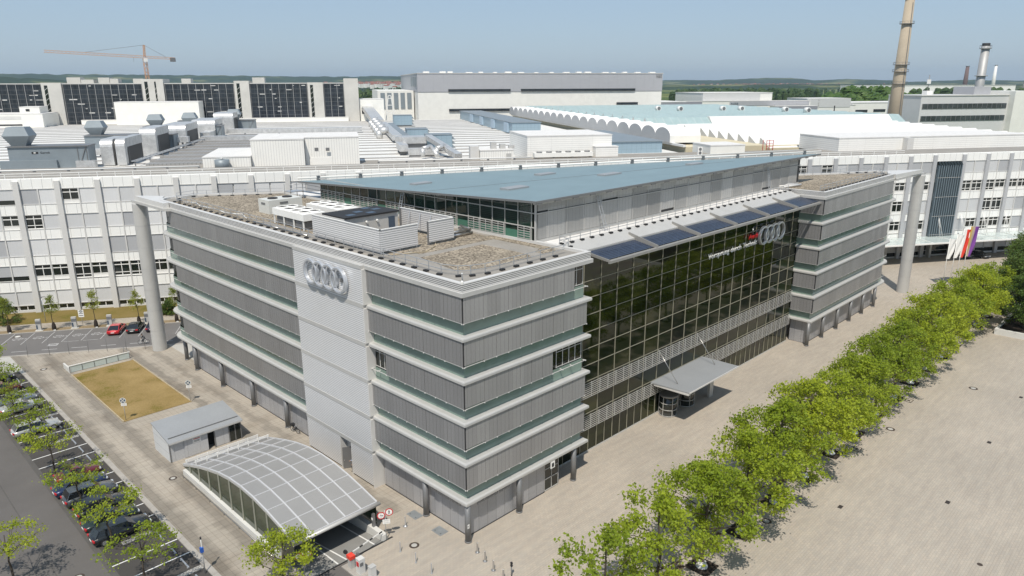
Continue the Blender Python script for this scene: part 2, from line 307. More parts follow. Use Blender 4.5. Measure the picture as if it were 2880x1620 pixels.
# ------------------------------------------------------------------ mesh builder
class MB:
    def __init__(s, tf=None): s.v = []; s.f = []; s.m = []; s.mats = []; s.cur = 0; s.tf = tf; s.sm = []; s.smooth = False
    def use(s, m):
        m = M[m] if isinstance(m, str) else m
        if m not in s.mats: s.mats.append(m)
        s.cur = s.mats.index(m); return s
    def pt(s, p):
        p = s.tf(p) if s.tf else p
        s.v.append(tuple(p)); return len(s.v)-1
    def face(s, pts): s.idx([s.pt(p) for p in pts])
    def idx(s, ii): s.f.append(tuple(ii)); s.m.append(s.cur); s.sm.append(s.smooth)
    def box(s, x0, y0, z0, x1, y1, z1):
        a = [s.pt(p) for p in ((x0,y0,z0),(x1,y0,z0),(x1,y1,z0),(x0,y1,z0),(x0,y0,z1),(x1,y0,z1),(x1,y1,z1),(x0,y1,z1))]
        for q in ((0,3,2,1),(4,5,6,7),(0,1,5,4),(1,2,6,5),(2,3,7,6),(3,0,4,7)): s.idx([a[i] for i in q])
        return s
    def beam(s, p, q, wd, ht=None, up=(0,0,1)):
        ht = ht or wd; p = Vector(p); q = Vector(q); d = (q-p).normalized(); u = Vector(up)
        if abs(d.dot(u)) > .98: u = Vector((1, 0, 0))
        sd = d.cross(u).normalized(); u = sd.cross(d)
        a = []
        for e in (p, q):
            for i, j in ((-1,-1),(1,-1),(1,1),(-1,1)): a.append(s.pt(e + sd*(i*wd/2) + u*(j*ht/2)))
        for qd in ((0,1,2,3),(7,6,5,4),(0,4,5,1),(1,5,6,2),(2,6,7,3),(3,7,4,0)): s.idx([a[i] for i in qd])
        return s
    def cyl(s, p, q, r0, r1=None, n=10, caps=True):
        r1 = r0 if r1 is None else r1; p = Vector(p); q = Vector(q); d = (q-p).normalized()
        u = Vector((0, 0, 1)) if abs(d.z) < .9 else Vector((1, 0, 0))
        a = d.cross(u).normalized(); b = d.cross(a)
        A = [s.pt(p + (a*math.cos(2*PI*i/n) + b*math.sin(2*PI*i/n))*r0) for i in range(n)]
        B = [s.pt(q + (a*math.cos(2*PI*i/n) + b*math.sin(2*PI*i/n))*r1) for i in range(n)]
        sm = s.smooth; s.smooth = True
        for i in range(n): s.idx((A[i], A[(i+1) % n], B[(i+1) % n], B[i]))
        s.smooth = False
        if caps: s.idx(A[::-1]); s.idx(B)
        s.smooth = sm; return s
    def tube(s, pts, r, n=8):
        for a, b in zip(pts[:-1], pts[1:]): s.cyl(a, b, r, r, n)
        return s
    def prism(s, poly, z0, z1, poly2=None):
        """vertical prism, counter-clockwise polygon; poly2 = top outline"""
        poly2 = poly2 or poly; n = len(poly)
        A = [s.pt((x, y, z0)) for x, y in poly]; B = [s.pt((x, y, z1)) for x, y in poly2]
        for i in range(n): s.idx((A[i], A[(i+1) % n], B[(i+1) % n], B[i]))
        s.idx(A[::-1]); s.idx(B); return s
    def skirt(s, poly, z0, z1, poly2=None, closed=True):
        poly2 = poly2 or poly; n = len(poly)
        A = [s.pt((x, y, z0)) for x, y in poly]; B = [s.pt((x, y, z1)) for x, y in poly2]
        for i in range(n if closed else n-1): s.idx((A[i], A[(i+1) % n], B[(i+1) % n], B[i]))
        return s
    def ringcap(s, outer, inner, z):
        n = len(outer); A = [s.pt((x, y, z)) for x, y in outer]; B = [s.pt((x, y, z)) for x, y in inner]
        for i in range(n): s.idx((A[i], A[(i+1) % n], B[(i+1) % n], B[i]))
        return s
    def extr(s, prof, ax, a0, a1):
        """profile (u,z) pushed along axis 'x' or 'y' from a0 to a1"""
        f = (lambda u, z, a: (a, u, z)) if ax == 'x' else (lambda u, z, a: (u, a, z))
        n = len(prof); A = [s.pt(f(u, z, a0)) for u, z in prof]; B = [s.pt(f(u, z, a1)) for u, z in prof]
        for i in range(n): s.idx((A[i], A[(i+1) % n], B[(i+1) % n], B[i]))
        s.idx(A[::-1]); s.idx(B); return s
    def lathe(s, c, prof, n=16):
        c = Vector(c); rings = [[s.pt(c + Vector((r*math.cos(2*PI*i/n), r*math.sin(2*PI*i/n), z))) for i in range(n)] for r, z in prof]
        sm = s.smooth; s.smooth = True
        for A, B in zip(rings[:-1], rings[1:]):
            for i in range(n): s.idx((A[i], A[(i+1) % n], B[(i+1) % n], B[i]))
        s.smooth = False; s.idx(rings[0][::-1]); s.idx(rings[-1]); s.smooth = sm; return s
    def build(s, name, mt=None, parent=None, fix=True, label=None):
        me = bpy.data.meshes.new(name)
        o = bpy.data.objects.new(name, me); C.objects.link(o)
        off = Vector((0, 0, 0))
        if parent is not None:
            q = parent
            while q is not None: off += q.location; q = q.parent
            o.parent = parent
        elif s.v:
            xs = [p[0] for p in s.v]; ys = [p[1] for p in s.v]; zs = [p[2] for p in s.v]
            off = Vector(((min(xs)+max(xs))/2, (min(ys)+max(ys))/2, min(zs))); o.location = off
        me.from_pydata([(p[0]-off.x, p[1]-off.y, p[2]-off.z) for p in s.v], [], s.f)
        if s.mats:
            for m in s.mats: me.materials.append(m)
            me.polygons.foreach_set('material_index', s.m)
        if mt is not None and not s.mats: me.materials.append(M[mt] if isinstance(mt, str) else mt)
        me.polygons.foreach_set('use_smooth', s.sm)
        if fix:
            bm = bmesh.new(); bm.from_mesh(me); bmesh.ops.recalc_face_normals(bm, faces=bm.faces); bm.to_mesh(me); bm.free()
        if label: o['label'] = label
        return o
def bx(*a): return MB().box(*a)
def tag(o, label=None, cat=None, group=None, kind=None):
    if label: o['label'] = label
    if cat: o['category'] = cat
    if group: o['group'] = group
    if kind: o['kind'] = kind
    return o
def thing(name, label, cat, loc=(0, 0, 0), group=None):
    o = bpy.data.objects.new(name, None); C.objects.link(o); o.location = loc; o.empty_display_size = .3
    return tag(o, label, cat, group)
def dup(root, loc, rotz=0.0, label=None, scale=None, group=None):
    r = root.copy(); C.objects.link(r); r.location = loc; r.rotation_euler = (0, 0, rotz)
    if scale: r.scale = scale
    if label: r['label'] = label
    if group: r['group'] = group
    for ch in list(root.children):
        c = ch.copy(); C.objects.link(c); c.parent = r
        for g in list(ch.children):
            d = g.copy(); C.objects.link(d); d.parent = c
    return r
def struct(o): o['kind'] = 'structure'; return o
def offset(poly, d):
    """inset a counter-clockwise polygon by d"""
    n = len(poly); out = []
    for i in range(n):
        p0 = Vector(poly[i-1]); p = Vector(poly[i]); p1 = Vector(poly[(i+1) % n])
        a = (p-p0).normalized(); b = (p1-p).normalized()
        na = Vector((-a.y, a.x)); nb = Vector((-b.y, b.x)); k = na+nb
        out.append(tuple(p + k*(d/max(.3, (1+na.dot(nb))))))
    return out
def text_mesh(body, size, ext, mt, name, parent, origin, xdir, ydir, width=None, bold=0.0):
    """lettering as real raised letters, one mesh per letter; origin = lower left corner"""
    def ends(t):
        cu = bpy.data.curves.new(name, 'FONT'); cu.body = t; to = bpy.data.objects.new(name, cu); C.objects.link(to)
        dg = bpy.context.evaluated_depsgraph_get(); me = bpy.data.meshes.new_from_object(to.evaluated_get(dg)); xs = [v.co.x for v in me.vertices]
        bpy.data.objects.remove(to); bpy.data.meshes.remove(me); return min(xs), max(xs)
    a0, a1 = ends(body); k = (width/(a1-a0)) if width else size/.70
    for i, chv in enumerate(body):
        if chv == ' ': continue
        c0, c1 = ends(chv); p1 = ends(body[:i+1])[1]
        letter(chv, size, ext, mt, 'letter', parent, Vector(origin)+Vector(xdir).normalized()*((p1-(c1-c0)-a0)*k), xdir, ydir, (c1-c0)*k, bold)
def letter(body, size, ext, mt, name, parent, origin, xdir, ydir, width=None, bold=0.0):
    """lettering as real raised letters; origin = lower left corner"""
    cu = bpy.data.curves.new(name, 'FONT'); cu.body = body; cu.size = 1.0; cu.extrude = .5; cu.offset = bold; cu.resolution_u = 3
    to = bpy.data.objects.new(name, cu); C.objects.link(to)
    dg = bpy.context.evaluated_depsgraph_get(); me = bpy.data.meshes.new_from_object(to.evaluated_get(dg))
    bpy.data.objects.remove(to)
    xs = [v.co.x for v in me.vertices]; x0, x1 = min(xs), max(xs)
    caps = .70
    sx = (width/(x1-x0)) if width else size/caps
    sy = size/caps
    X = Vector(xdir).normalized(); Y = Vector(ydir).normalized(); Zv = X.cross(Y); O = Vector(origin)
    off = Vector((0, 0, 0)); q = parent
    while q is not None: off += q.location; q = q.parent
    for v in me.vertices:
        v.co = O + X*((v.co.x-x0)*sx) + Y*(v.co.y*sy) + Zv*(v.co.z*ext) - off
    me.materials.clear(); me.materials.append(M[mt]); me.name = name
    o = bpy.data.objects.new(name, me); C.objects.link(o)
    if parent is not None: o.parent = parent
    return o

# rear office building axes: s along its front, t away from the camera
A0 = Vector((-8.1, 105.1, 0)); DS = Vector((.8425, -.5386, 0)); DT = Vector((.5386, .8425, 0))
def W(p): return A0 + DS*p[0] + DT*p[1] + Vector((0, 0, p[2]))
def WB(): return MB(W)
def wl(s, t, z=0): return tuple(W((s, t, z)))
rnd = random.Random(7)
# ------------------------------------------------------------------ ground
def terrain_mat():
    m, N, L, b = new('fields')
    v = N.new('ShaderNodeTexVoronoi'); v.inputs['Scale'].default_value = .0035; v.feature = 'F1'
    g = N.new('ShaderNodeNewGeometry'); mp = N.new('ShaderNodeMapping'); mp.inputs['Scale'].default_value = (1, 1.9, 1); mp.inputs['Rotation'].default_value[2] = .5
    L.new(g.outputs['Position'], mp.inputs['Vector']); L.new(mp.outputs[0], v.inputs['Vector'])
    c = ramp(N, L, v.outputs['Color'], .15, (.055, .085, .025), .85, (.26, .23, .12), [(.4, (.10, .14, .035)), (.62, (.17, .19, .06))]).outputs[0]
    n = noise_node(N, L, .02, 5); c = mix(N, L, c, ramp(N, L, n.outputs[0], .3, (.7, .75, .7), .7, (1.15, 1.1, 1.1)).outputs[0], 1.0, 'MULTIPLY')
    L.new(c, b.inputs['Base Color']); b.inputs['Roughness'].default_value = 1; b.inputs['Specular IOR Level'].default_value = .05
    return m
M['terrain'] = terrain_mat()
HX0, HX1, HY0, HY1 = -12.3, -4.9, 5.7, 29.6           # opening of the garage ramp
def holed(x0, y0, x1, y1, z):
    mb = MB()
    for a, b, c, d in ((x0, y0, HX0, y1), (HX1, y0, x1, y1), (HX0, y0, HX1, HY0), (HX0, HY1, HX1, y1)):
        mb.face(((a, b, z), (c, b, z), (c, d, z), (a, d, z)))
    return mb
def sheet(rects, z):
    mb = MB()
    for a, b, c, d in rects: mb.face(((a, b, z), (c, b, z), (c, d, z), (a, d, z)))
    return mb
struct(holed(-14000, -14000, 14000, 14000, -.016).build('ground', 'terrain', fix=False))
struct(holed(-260, -220, 420, 520, -.008).build('factory_yard', 'concrete', fix=False))
struct(sheet([(-17.1, -60, HX0, HY1), (-17.1, HY1, 1.5, 96), (HX1, 8.5, 1.5, HY1)], 0).build('pavement', 'slabs', fix=False))
struct(sheet([(HX0, -70, HX1, HY0), (HX1, -70, 1.5, 8.5), (1.5, -70, 190, 40)], 0).build('plaza', 'cobble', fix=False))
struct(sheet([(-90, -70, -23.45, 110)], .004).build('parking_lane', 'lane', fix=False))
struct(sheet([(-23.45, -70, -22.95, 75.5)], .006).build('gutter', 'gutter', fix=False))
struct(sheet([(-22.95, -70, -17.6, 75.5)], .004).build('parking_bays', 'asphalt_d', fix=False))
k = MB()
for y in range(-60, 74, 2): k.box(-17.6, y+.01, -.01, -17.1, y+1.99, .11)
struct(k.build('kerb', 'kerb'))
struct(MB().box(-26.68, -60, .0, -26.58, 96, .009).build('road_joint', 'gutter'))
# bay markings, cobbled dividers
strips = (-3.1, 5.4, 13.85, 22.05, 30.6, 39.5, 47.75, 56.2, 64.7)
mb = MB()
for y in strips: mb.box(-21.3, y-.30, 0, -17.62, y+.30, .014)
struct(mb.build('cobbled_strip', 'strip'))
mb = MB()
for y in strips:
    for e in (2.72, 5.40):
        if y+e < 74: mb.box(-23.0, y+e-.06, 0, -17.62, y+e+.06, .012)
struct(mb.build('bay_marking', 'paint'))
for y in strips:
    for e, nm in ((1.35, 'next to a cobbled divider'), (4.05, 'in a middle bay'), (6.75, 'before a cobbled divider')):
        yy = y+e
        if yy < 74 and not any(abs(yy-c) < 1.0 for c in (26.1, 28.85, 32.05, 34.7, 37.3, 60.3, 63.1, 68.4)):
            t = thing('wheel_stop', 'grey wheel stop bar across an empty or half empty parking bay', 'wheel stop', (-18.56, yy, 0), 'wheel stop bars in the parking bays'); bx(-18.62, yy-.85, .06, -18.50, yy+.85, .16).build('bar', 'galv', t)
            for q in (-.7, .7): bx(-18.66, yy+q-.06, 0, -18.46, yy+q+.06, .06).build('foot', 'galv', t)
# street along the rear office building, verge, footpath and grass in s/t
def wsheet(name, mt, s0, s1, t0, t1, z0, z1):
    return struct(WB().box(s0, t0, z0, s1, t1, z1).build(name, mt))
wsheet('street', 'asphalt', -75, 62, -23.0, -12.0, -.006, .010)
wsheet('street_kerb', 'kerb', -75, 62, -12.0, -11.8, -.006, .10)
wsheet('verge', 'brownverge', -75, 62, -11.8, -10.3, -.006, .09)
wsheet('footpath', 'slabs', -75, 62, -10.3, -7.3, -.006, .10)
wsheet('grass_strip', 'verge', -75, 62, -7.3, 0, -.006, .14)
wsheet('near_kerb', 'kerb', -10.5, 62, -23.35, -23.0, -.006, .035)
mb = WB()
for s in (-5, -2.2, .7, 3.6, 6.6, 9.4, 12.2, 15.0, 17.8, 20.6, 23.4, 26.2): mb.box(s-.055, -17.9, .004, s+.055, -12.2, .016)
for s in (9.4, 12.2): mb.box(s+.3, -18.0, .004, s+2.5, -17.9, .016)
for i in range(-6, 9): mb.box(3.6+4.15*i, -21.35, .004, 5.75+4.15*i, -21.2, .016)
struct(mb.build('street_marking', 'paint_old'))
mb = WB()
for s in (2.1, 5.1, 8.0, 10.8, 13.6):           # charging-bay symbol: a car outline with a plug
    a = (s-.75, -15.3)
    for dx, dy, dw, dh in ((0, 0, 1.5, .10), (0, .55, 1.5, .10), (0, 0, .1, .6), (1.4, 0, .1, .6), (.3, .6, .1, .3), (.3, .88, .8, .1), (1.0, .6, .1, .3), (.25, -.2, .3, .15), (.95, -.2, .3, .15), (1.5, .3, .45, .09), (1.9, .1, .09, .5)):
        mb.box(a[0]+dx, a[1]+dy, .004, a[0]+dx+dw, a[1]+dy+dh, .016)
struct(mb.build('charging_bay_symbol', 'paint_old'))
mb = WB().use('paint_old').box(7.9, -19.6, .004, 9.3, -18.6, .016); mb.use('asphalt').box(8.1, -19.3, .010, 9.1, -18.9, .018)
struct(mb.build('lane_symbol'))
# dry lawn with timber edging
struct(MB().box(-12.7, 47.6, -.004, -4.78, 68.45, .06).build('dry_lawn', 'dry'))
for x, lab in ((-12.82, 'pale timber edging along the car-park side of the dry lawn'), (-4.72, 'pale timber edging along the building side of the dry lawn')):
    e = thing('lawn_edging', lab, 'edging', (x, 58, 0))
    for i in range(8): bx(x-.06, 47.55+2.62*i, 0, x+.06, 47.55+2.62*i+2.55, .16).build('timber_beam', 'timber', e)

# ------------------------------------------------------------------ main office building
Z1, H = 3.723, 3.8
ZC = Z1+5*H                       # underside of the roof slab
hyp = lambda x: 69.3-.632*x       # rear edge, parallel to the office building behind
def arc(cx, cy, r, a0, a1, n=6): return [(cx+r*math.cos(rad(a0+(a1-a0)*i/n)), cy+r*math.sin(rad(a0+(a1-a0)*i/n))) for i in range(n+1)]
wingL = [(0, 0), (16.77, 0), (16.77, hyp(16.77)), (6.2, hyp(6.2)-.1)] + arc(2.6, 62.6, 2.6, 62, 180)
wingR = [(70.3, -.58), (102.3, -.5)] + arc(102.2, 2.2, 2.7, -80, 50) + [(96, hyp(96)-.4), (70.3, hyp(70.3))]
bld = thing('office_building', 'long grey six-storey office building with green glass bands, glass hall front and two wings', 'building', (0, 0, 0))
def part(mb, name, mt=None, parent=bld, **k): return mb.build(name, mt, parent, **k)

def wing(poly):
    in6 = offset(poly, .62); in8 = offset(poly, .75)
    for l in range(1, 6):
        z = Z1+(l-1)*H
        n2 = offset(poly, .035); n3 = offset(poly, .16)
        mb = MB(); mb.skirt(poly, z+.03, z+.22); mb.skirt(offset(poly, .03), z, z+.03, poly); mb.skirt(poly, z+.22, z+.30, n2); mb.skirt(n2, z+.30, z+.36, n3)
        mb.idx([mb.pt((x, y, z+.36)) for x, y in n3]); mb.idx([mb.pt((x, y, z)) for x, y in offset(poly, .03)][::-1])
        part(mb, 'floor_slab', 'alu', fix=False)
        part(MB().skirt(in6, z+.36, z+1.60), 'parapet_glass', 'greenglass')
        part(MB().skirt(in8, z+1.55, z+3.82), 'window_band', 'darkglass')
        # window mullions behind the blinds
    mb = MB(); mb.skirt(poly, ZC, ZC+.36); mb.skirt(poly, ZC+.36, ZC+.40, offset(poly, .05))
    mb.idx([mb.pt((x, y, ZC+.40)) for x, y in offset(poly, .05)]); mb.idx([mb.pt((x, y, ZC)) for x, y in poly][::-1])
    part(mb, 'roof_slab', 'alu', fix=False)
    po, pi_ = offset(poly, .18), offset(poly, .62)
    part(MB().skirt(po, ZC+.40, ZC+1.06), 'louvred_parapet', 'louvre')
    mb = MB(); mb.ringcap(po, pi_, ZC+1.10); mb.skirt(po, ZC+1.06, ZC+1.10); mb.skirt(pi_[::-1], ZC+.80, ZC+1.10)
    part(mb, 'parapet_cap', 'alu_light', fix=False)
    part(MB().prism(offset(poly, .60), ZC+.6, ZC+.84), 'roof_deck', 'membrane')
    return mb
wing(wingL); wing(wingR)
ZR = ZC+.84                                    # 23.56 roof level
# gravel fields on the roofs, a hair above the membrane paths
def gf(poly, name='gravel_bed'): return part(MB().prism(poly, ZR-.02, ZR+.035), name, 'gravel')
gf([(3.4, 4.4), (5.5, 3.2), (11.6, 3.2), (12.2, 4.4), (12.2, 10.6), (4.3, 10.6)]); gf([(5.2, 11.8), (14.9, 11.8), (14.9, 5.2), (13.5, 4.6), (13.5, 3.4), (15.2, 3.4), (16.0, 4.4), (16.0, 13.2), (5.2, 13.2)])
gf([(1.3, 37.9), (15.6, 37.9), (15.6, 57.5), (7.0, 62.9), (2.9, 62.6), (1.3, 60.5)]); gf([(3.2, 13.4), (15.4, 13.4), (15.4, 37.4), (3.2, 37.4)])
gf([(72.5, 1.3), (99.0, 1.3), (100.8, 3.0), (95.5, 7.2), (79.0, 17.4), (72.5, 21.4)])
# vertical posts at the slab corners, black in the gap between the corner blinds
for l in range(1, 6):
    z = Z1+(l-1)*H
    part(bx(.16, .16, z+1.5, .30, .30, z+3.8), 'corner_post', 'black'); part(bx(70.46, -.42, z+1.5, 70.60, -.28, z+3.8), 'corner_post', 'black')
# blinds -------------------------------------------------------------
nb = [0]; rest = MB(); 
def blind(x0, y0, x1, y1, z, mt, gap=0.0):
    nb[0] += 1
    z0, z1 = z+1.58+gap, z+3.79
    if abs(x1-x0) < abs(y1-y0): b = (x0-.025, y0+.012, z0, x0+.025, y1-.012, z1)
    else: b = (x0+.012, y0-.025, z0, x1-.012, y0+.025, z1)
    if nb[0] <= 100: part(bx(*b), 'blind', mt)
    else: rest.use(mt).box(*b)
fx = [.22, 2.44]+[2.44+1.467*i for i in range(1, 10)]; fx[-1] = 16.15
ly = [.22, 2.48]+[2.48+1.44*i for i in range(1, 9)]; ly[-1] = 13.55
for l in (5, 4, 3, 2, 1):
    z = Z1+(l-1)*H
    for i, (a, b) in enumerate(zip(fx[:-1], fx[1:])):
        if (l == 5 and i == 9) or (l == 3 and i >= 7): continue
        blind(a, .15, b, .15, z, 'blind_f', .12 if (l, i) in ((3, 0), (4, 0), (2, 0)) else 0)
    for i, (a, b) in enumerate(zip(ly[:-1], ly[1:])):
        if l == 3 and i >= 7: continue
        blind(.15, a, .15, b, z, 'blind_l')
    ys = [26.2]+[27.34+1.49*i for i in range(23)]
    for a, b in zip(ys[:-1], ys[1:]): blind(.15, a, .15, min(b, 61.3), z, 'blind_l')
    for a, b in ((-.33, 1.62), (1.62, 3.0)): blind(70.45, a, 70.45, b, z, 'blind_l')
    xs = [70.55+1.49*i for i in range(21)]
    for a, b in zip(xs[:-1], xs[1:]): blind(a, -.43, b, -.43, z, 'blind_f')
o = rest.build('blind', None, bld); o['kind'] = 'stuff'
# bottom rails with little brackets, per floor and side
for l in range(1, 6):
    z = Z1+(l-1)*H+1.53
    mb = MB(); mb.box(.22, .125, z, 16.2, .175, z+.045); mb.box(.125, .22, z, .175, 13.55, z+.045); mb.box(.125, 26.2, z, .175, 61.6, z+.045)
    for x in fx: mb.box(x-.04, .08, z-.05, x+.04, .50, z+.02)
    for y in ly: mb.box(.08, y-.04, z-.05, .50, y+.04, z+.02)
    for i in range(24): mb.box(.09, 26.2+1.49*i-.03, z-.04, .5, 26.2+1.49*i+.03, z+.02)
    part(mb, 'blind_rail', 'alu_light')
    mb = MB(); mb.box(70.5, -.455, z, 101.8, -.405, z+.045); mb.box(70.43, -.42, z, 70.48, 3.0, z+.045)
    for i in range(21): mb.box(70.55+1.49*i-.03, -.49, z-.04, 70.55+1.49*i+.03, -.1, z+.02)
    part(mb, 'blind_rail', 'alu_light')
# open windows: frames of the glazed bays without blinds
def wframe(p0, p1, z, n, axis_):
    mb = MB()
    for i in range(n+1):
        a = p0+(p1-p0)*i/n
        if axis_ == 'x': mb.box(a-.035, .70, z+1.62, a+.035, .735, z+3.78)
        else: mb.box(.70, a-.035, z+1.62, .735, a+.035, z+3.78)
    for zz in (1.66, 3.18):
        if axis_ == 'x': mb.box(p0, .69, z+zz, p1, .725, z+zz+.06)
        else: mb.box(.69, p0, z+zz, .725, p1, z+zz+.06)
    part(mb, 'window_frame', 'alu_light')
wframe(12.4, 16.1, Z1+2*H, 4, 'x'); wframe(14.2, 16.1, Z1+4*H, 2, 'x'); wframe(11.4, 13.6, Z1+2*H, 3, 'y')
mb = MB(); mb.cyl((15.2, 1.6, Z1+4*H+.4), (15.2, 1.6, ZC), .28, n=12); part(mb, 'interior_column', 'concrete_w')
# ground floor: set-back walls and round columns
part(MB().prism([(.95, .90), (12.6, .90), (12.6, 13.5), (.95, 13.5)], 0, Z1+.02).use('gwall_f'), 'core_wall') if False else None
mb = MB(); mb.use('gwall_f').box(.92, .88, .06, 11.1, 1.0, Z1); mb.use('gwall_l').box(.90, .92, .06, 1.02, 13.4, Z1); part(mb, 'ground_wall')
mb = MB().use('gwall_l').box(.90, 26.1, .06, 1.02, 60.2, Z1); mb.use('gwall_f').box(.95, 60.1, .06, 6, 60.25, Z1); part(mb, 'ground_wall')
mb = MB().use('gwall_f').box(71.2, .42, .06, 99.3, .54, Z1); mb.use('gwall_l').box(71.18, .44, .06, 71.3, 3.0, Z1); mb.use('gwall_f').box(99.18, .44, .06, 99.3, 6, Z1); part(mb, 'ground_wall')
mb = MB(); mb.box(.86, .84, 0, 11.1, 1.05, .07); mb.box(.86, .84, 0, 1.05, 13.4, .07); part(mb, 'plinth', 'black')
part(bx(.86, 26.1, 0, 1.05, 60.2, .07), 'plinth', 'black'); part(bx(71.1, .38, 0, 99.3, .55, .07), 'plinth', 'black')
for x, y in ((.38, .31), (.38, 6.2), (6.9, .32), (14.9, .35), (.4, 32.2), (.38, 40.7), (.38, 49.5), (.38, 57.8), (1.0, 62.9), (70.3, -.22), (75.8, -.27), (81.6, -.28), (87.3, -.27), (93.0, -.28), (98.8, -.25)):
    mb = MB(); mb.cyl((x, y, 0), (x, y, .14), .33, n=14); mb.cyl((x, y, .14), (x, y, Z1+.01), .28, n=14); part(mb, 'round_column', 'alu_dark')
part(MB().use('white').box(.08, .02, 1.55, .30, .035, 1.95).use('black').box(.12, .005, 1.72, .18, .02, 1.82), 'notice_plate')
# glazed corner entrance beside the hall
mb = MB(); mb.box(11.1, .95, 0, 13.2, 1.0, Z1); mb.box(13.15, .95, 0, 13.2, 3.1, Z1); part(mb, 'entrance_glazing', 'darkglass')
mb = MB()
for z in (.05, 1.3, 2.4, 3.4): mb.box(11.1, .90, z, 13.2, .95, z+.07)
for x in (11.1, 12.15, 13.16): mb.box(x, .90, 0, x+.06, .95, Z1)
part(mb, 'entrance_frame', 'alu')
part(MB().use('white').box(11.0, -.02, Z1-.75, 11.6, .03, Z1-.05).use('black').box(11.15, -.04, Z1-.6, 11.45, -.02, Z1-.2), 'number_plate')
# ribbed stair tower in the left side
TX = -.30
mb = MB()
mb.use('hpanel')
for l in range(0, 6):
    z0 = (.25 if l == 0 else Z1+(l-1)*H+.40); z1 = (Z1 if l == 0 else Z1+l*H)
    if l: mb.box(TX, 13.72, z0, .6, 26.1, z1)
    else: mb.box(TX, 19.55, z0, .6, 26.1, z1); mb.box(TX, 13.72, z0, .6, 17.4, z1)
part(mb, 'ribbed_wall')
mb = MB()
for l in range(1, 6): z = Z1+(l-1)*H; mb.box(TX-.03, 13.66, z, .62, 26.14, z+.40)
mb.box(TX-.04, 13.66, ZC, .6, 26.14, ZC+.36)
part(mb, 'floor_band', 'alu')
for l in range(1, 6): z = Z1+(l-1)*H; part(bx(TX-.01, 13.55, z+.36, .66, 13.72, z+3.8), 'edge_trim', 'alu_light')
for a in ((TX, 13.55, 0, 1.2, 13.72, Z1), (TX, 17.4, .0, TX+.14, 17.5, Z1), (TX, 19.45, 0, .9, 19.55, Z1)): part(bx(*a), 'edge_trim', 'alu_light')
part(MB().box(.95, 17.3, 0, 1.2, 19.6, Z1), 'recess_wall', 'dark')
part(MB().box(.50, 17.5, 2.55, .6, 18.75, Z1), 'door_transom_glass', 'greenglass')
mb = MB(); mb.box(.48, 17.45, 0, .62, 17.53, 2.6); mb.box(.48, 18.72, 0, .62, 18.8, 2.6); mb.box(.48, 17.45, 2.5, .62, 18.8, 2.58); part(mb, 'door_frame', 'alu')
mb = MB(); mb.box(.48, 18.8, 0, .60, 19.5, Z1); part(mb, 'recess_panel', 'alu_light')
d = MB().beam((.45, 18.72, 1.27), (-.35, 19.15, 1.27), .06, 2.42); d = part(d, 'door', 'alu_dark'); MB().cyl((-.28, 19.05, 1.05), (-.28, 18.95, 1.05), .03).build('handle', 'steel', d)
# cantilevered roof beams out to the two tall corner columns
part(MB().prism([(-.95, 71.2), (-.75, 59.5), (0.0, 59.0), (0.0, 62.6), (2.2, 66.6)], ZC+.01, ZC+.37), 'cantilever_plate', 'alu')
part(MB().prism([(-.8, 70.0), (-.6, 59.7), (0.12, 59.7), (0.12, 62.6), (2.1, 66.5)], ZC+.37, ZC+1.08), 'cantilever_beam', 'alu_light')
part(MB().prism([(100.2, -.9), (114.6, -1.5), (105.6, 2.8), (101, 1.0)], ZC+.01, ZC+.37), 'cantilever_plate', 'alu')
part(MB().prism([(100.2, -.7), (111.8, -1.6), (105.2, 2.4), (101, 1.0)], ZC+.37, ZC+1.08), 'cantilever_beam', 'alu_light')
for x, y, lab in ((-.15, 70.25, 0), (112.75, -.9, 1)):
    mb = MB(); mb.smooth = True
    for i in range(7):
        z0 = 22.6*i/7; mb.cyl((x, y, z0+.012), (x, y, 22.6*(i+1)/7-.012), 1.02, n=28, caps=False)
    mb.cyl((x, y, 0), (x, y, 22.72), 1.0, n=28)
    part(mb, 'tall_column', 'alu')
# ---- glazed hall between the wings
GY = 3.10
part(MB().box(15.9, GY, .12, 70.35, GY+.5, 23.0), 'curtain_wall', 'atrium')
part(MB().box(15.9, GY-.07, 0, 70.35, GY+.45, .13), 'curtain_sill', 'alu')
mxs = [22.1+2.884*i for i in range(-2, 17)]
zrow = (19.66, 17.82, 15.98, 14.08, 12.22, 10.33, 8.46, 6.70, 4.66, 2.93)
for x in mxs: part(bx(x-.032, GY-.08, .13, x+.032, GY+.02, 22.25), 'mullion', 'mull')
mb = MB()
for z in zrow: mb.box(16.0, GY-.06, z-.03, 70.3, GY+.015, z+.03)
part(mb, 'transom', 'mull')
mb = MB()
for i in range(38):
    x = mxs[0]+1.442*i
    mb.box(x-.03, GY-.06, .13, x+.03, GY+.01, 2.93)
part(mb, 'ground_mullion', 'mull')
for z0, z1 in ((6.78, 8.38), (3.01, 4.58)):
    g = MB()
    for i in range(8): z = z0+(z1-z0)*i/7; g.box(16.2, GY-.40, z-.026, 70.1, GY-.36, z+.026)
    for i in range(38): x = mxs[0]+1.442*i; g.box(x-.04, GY-.36, z0-.05, x+.04, GY-.30, z1+.05)
    part(g, 'service_grille', 'alu')
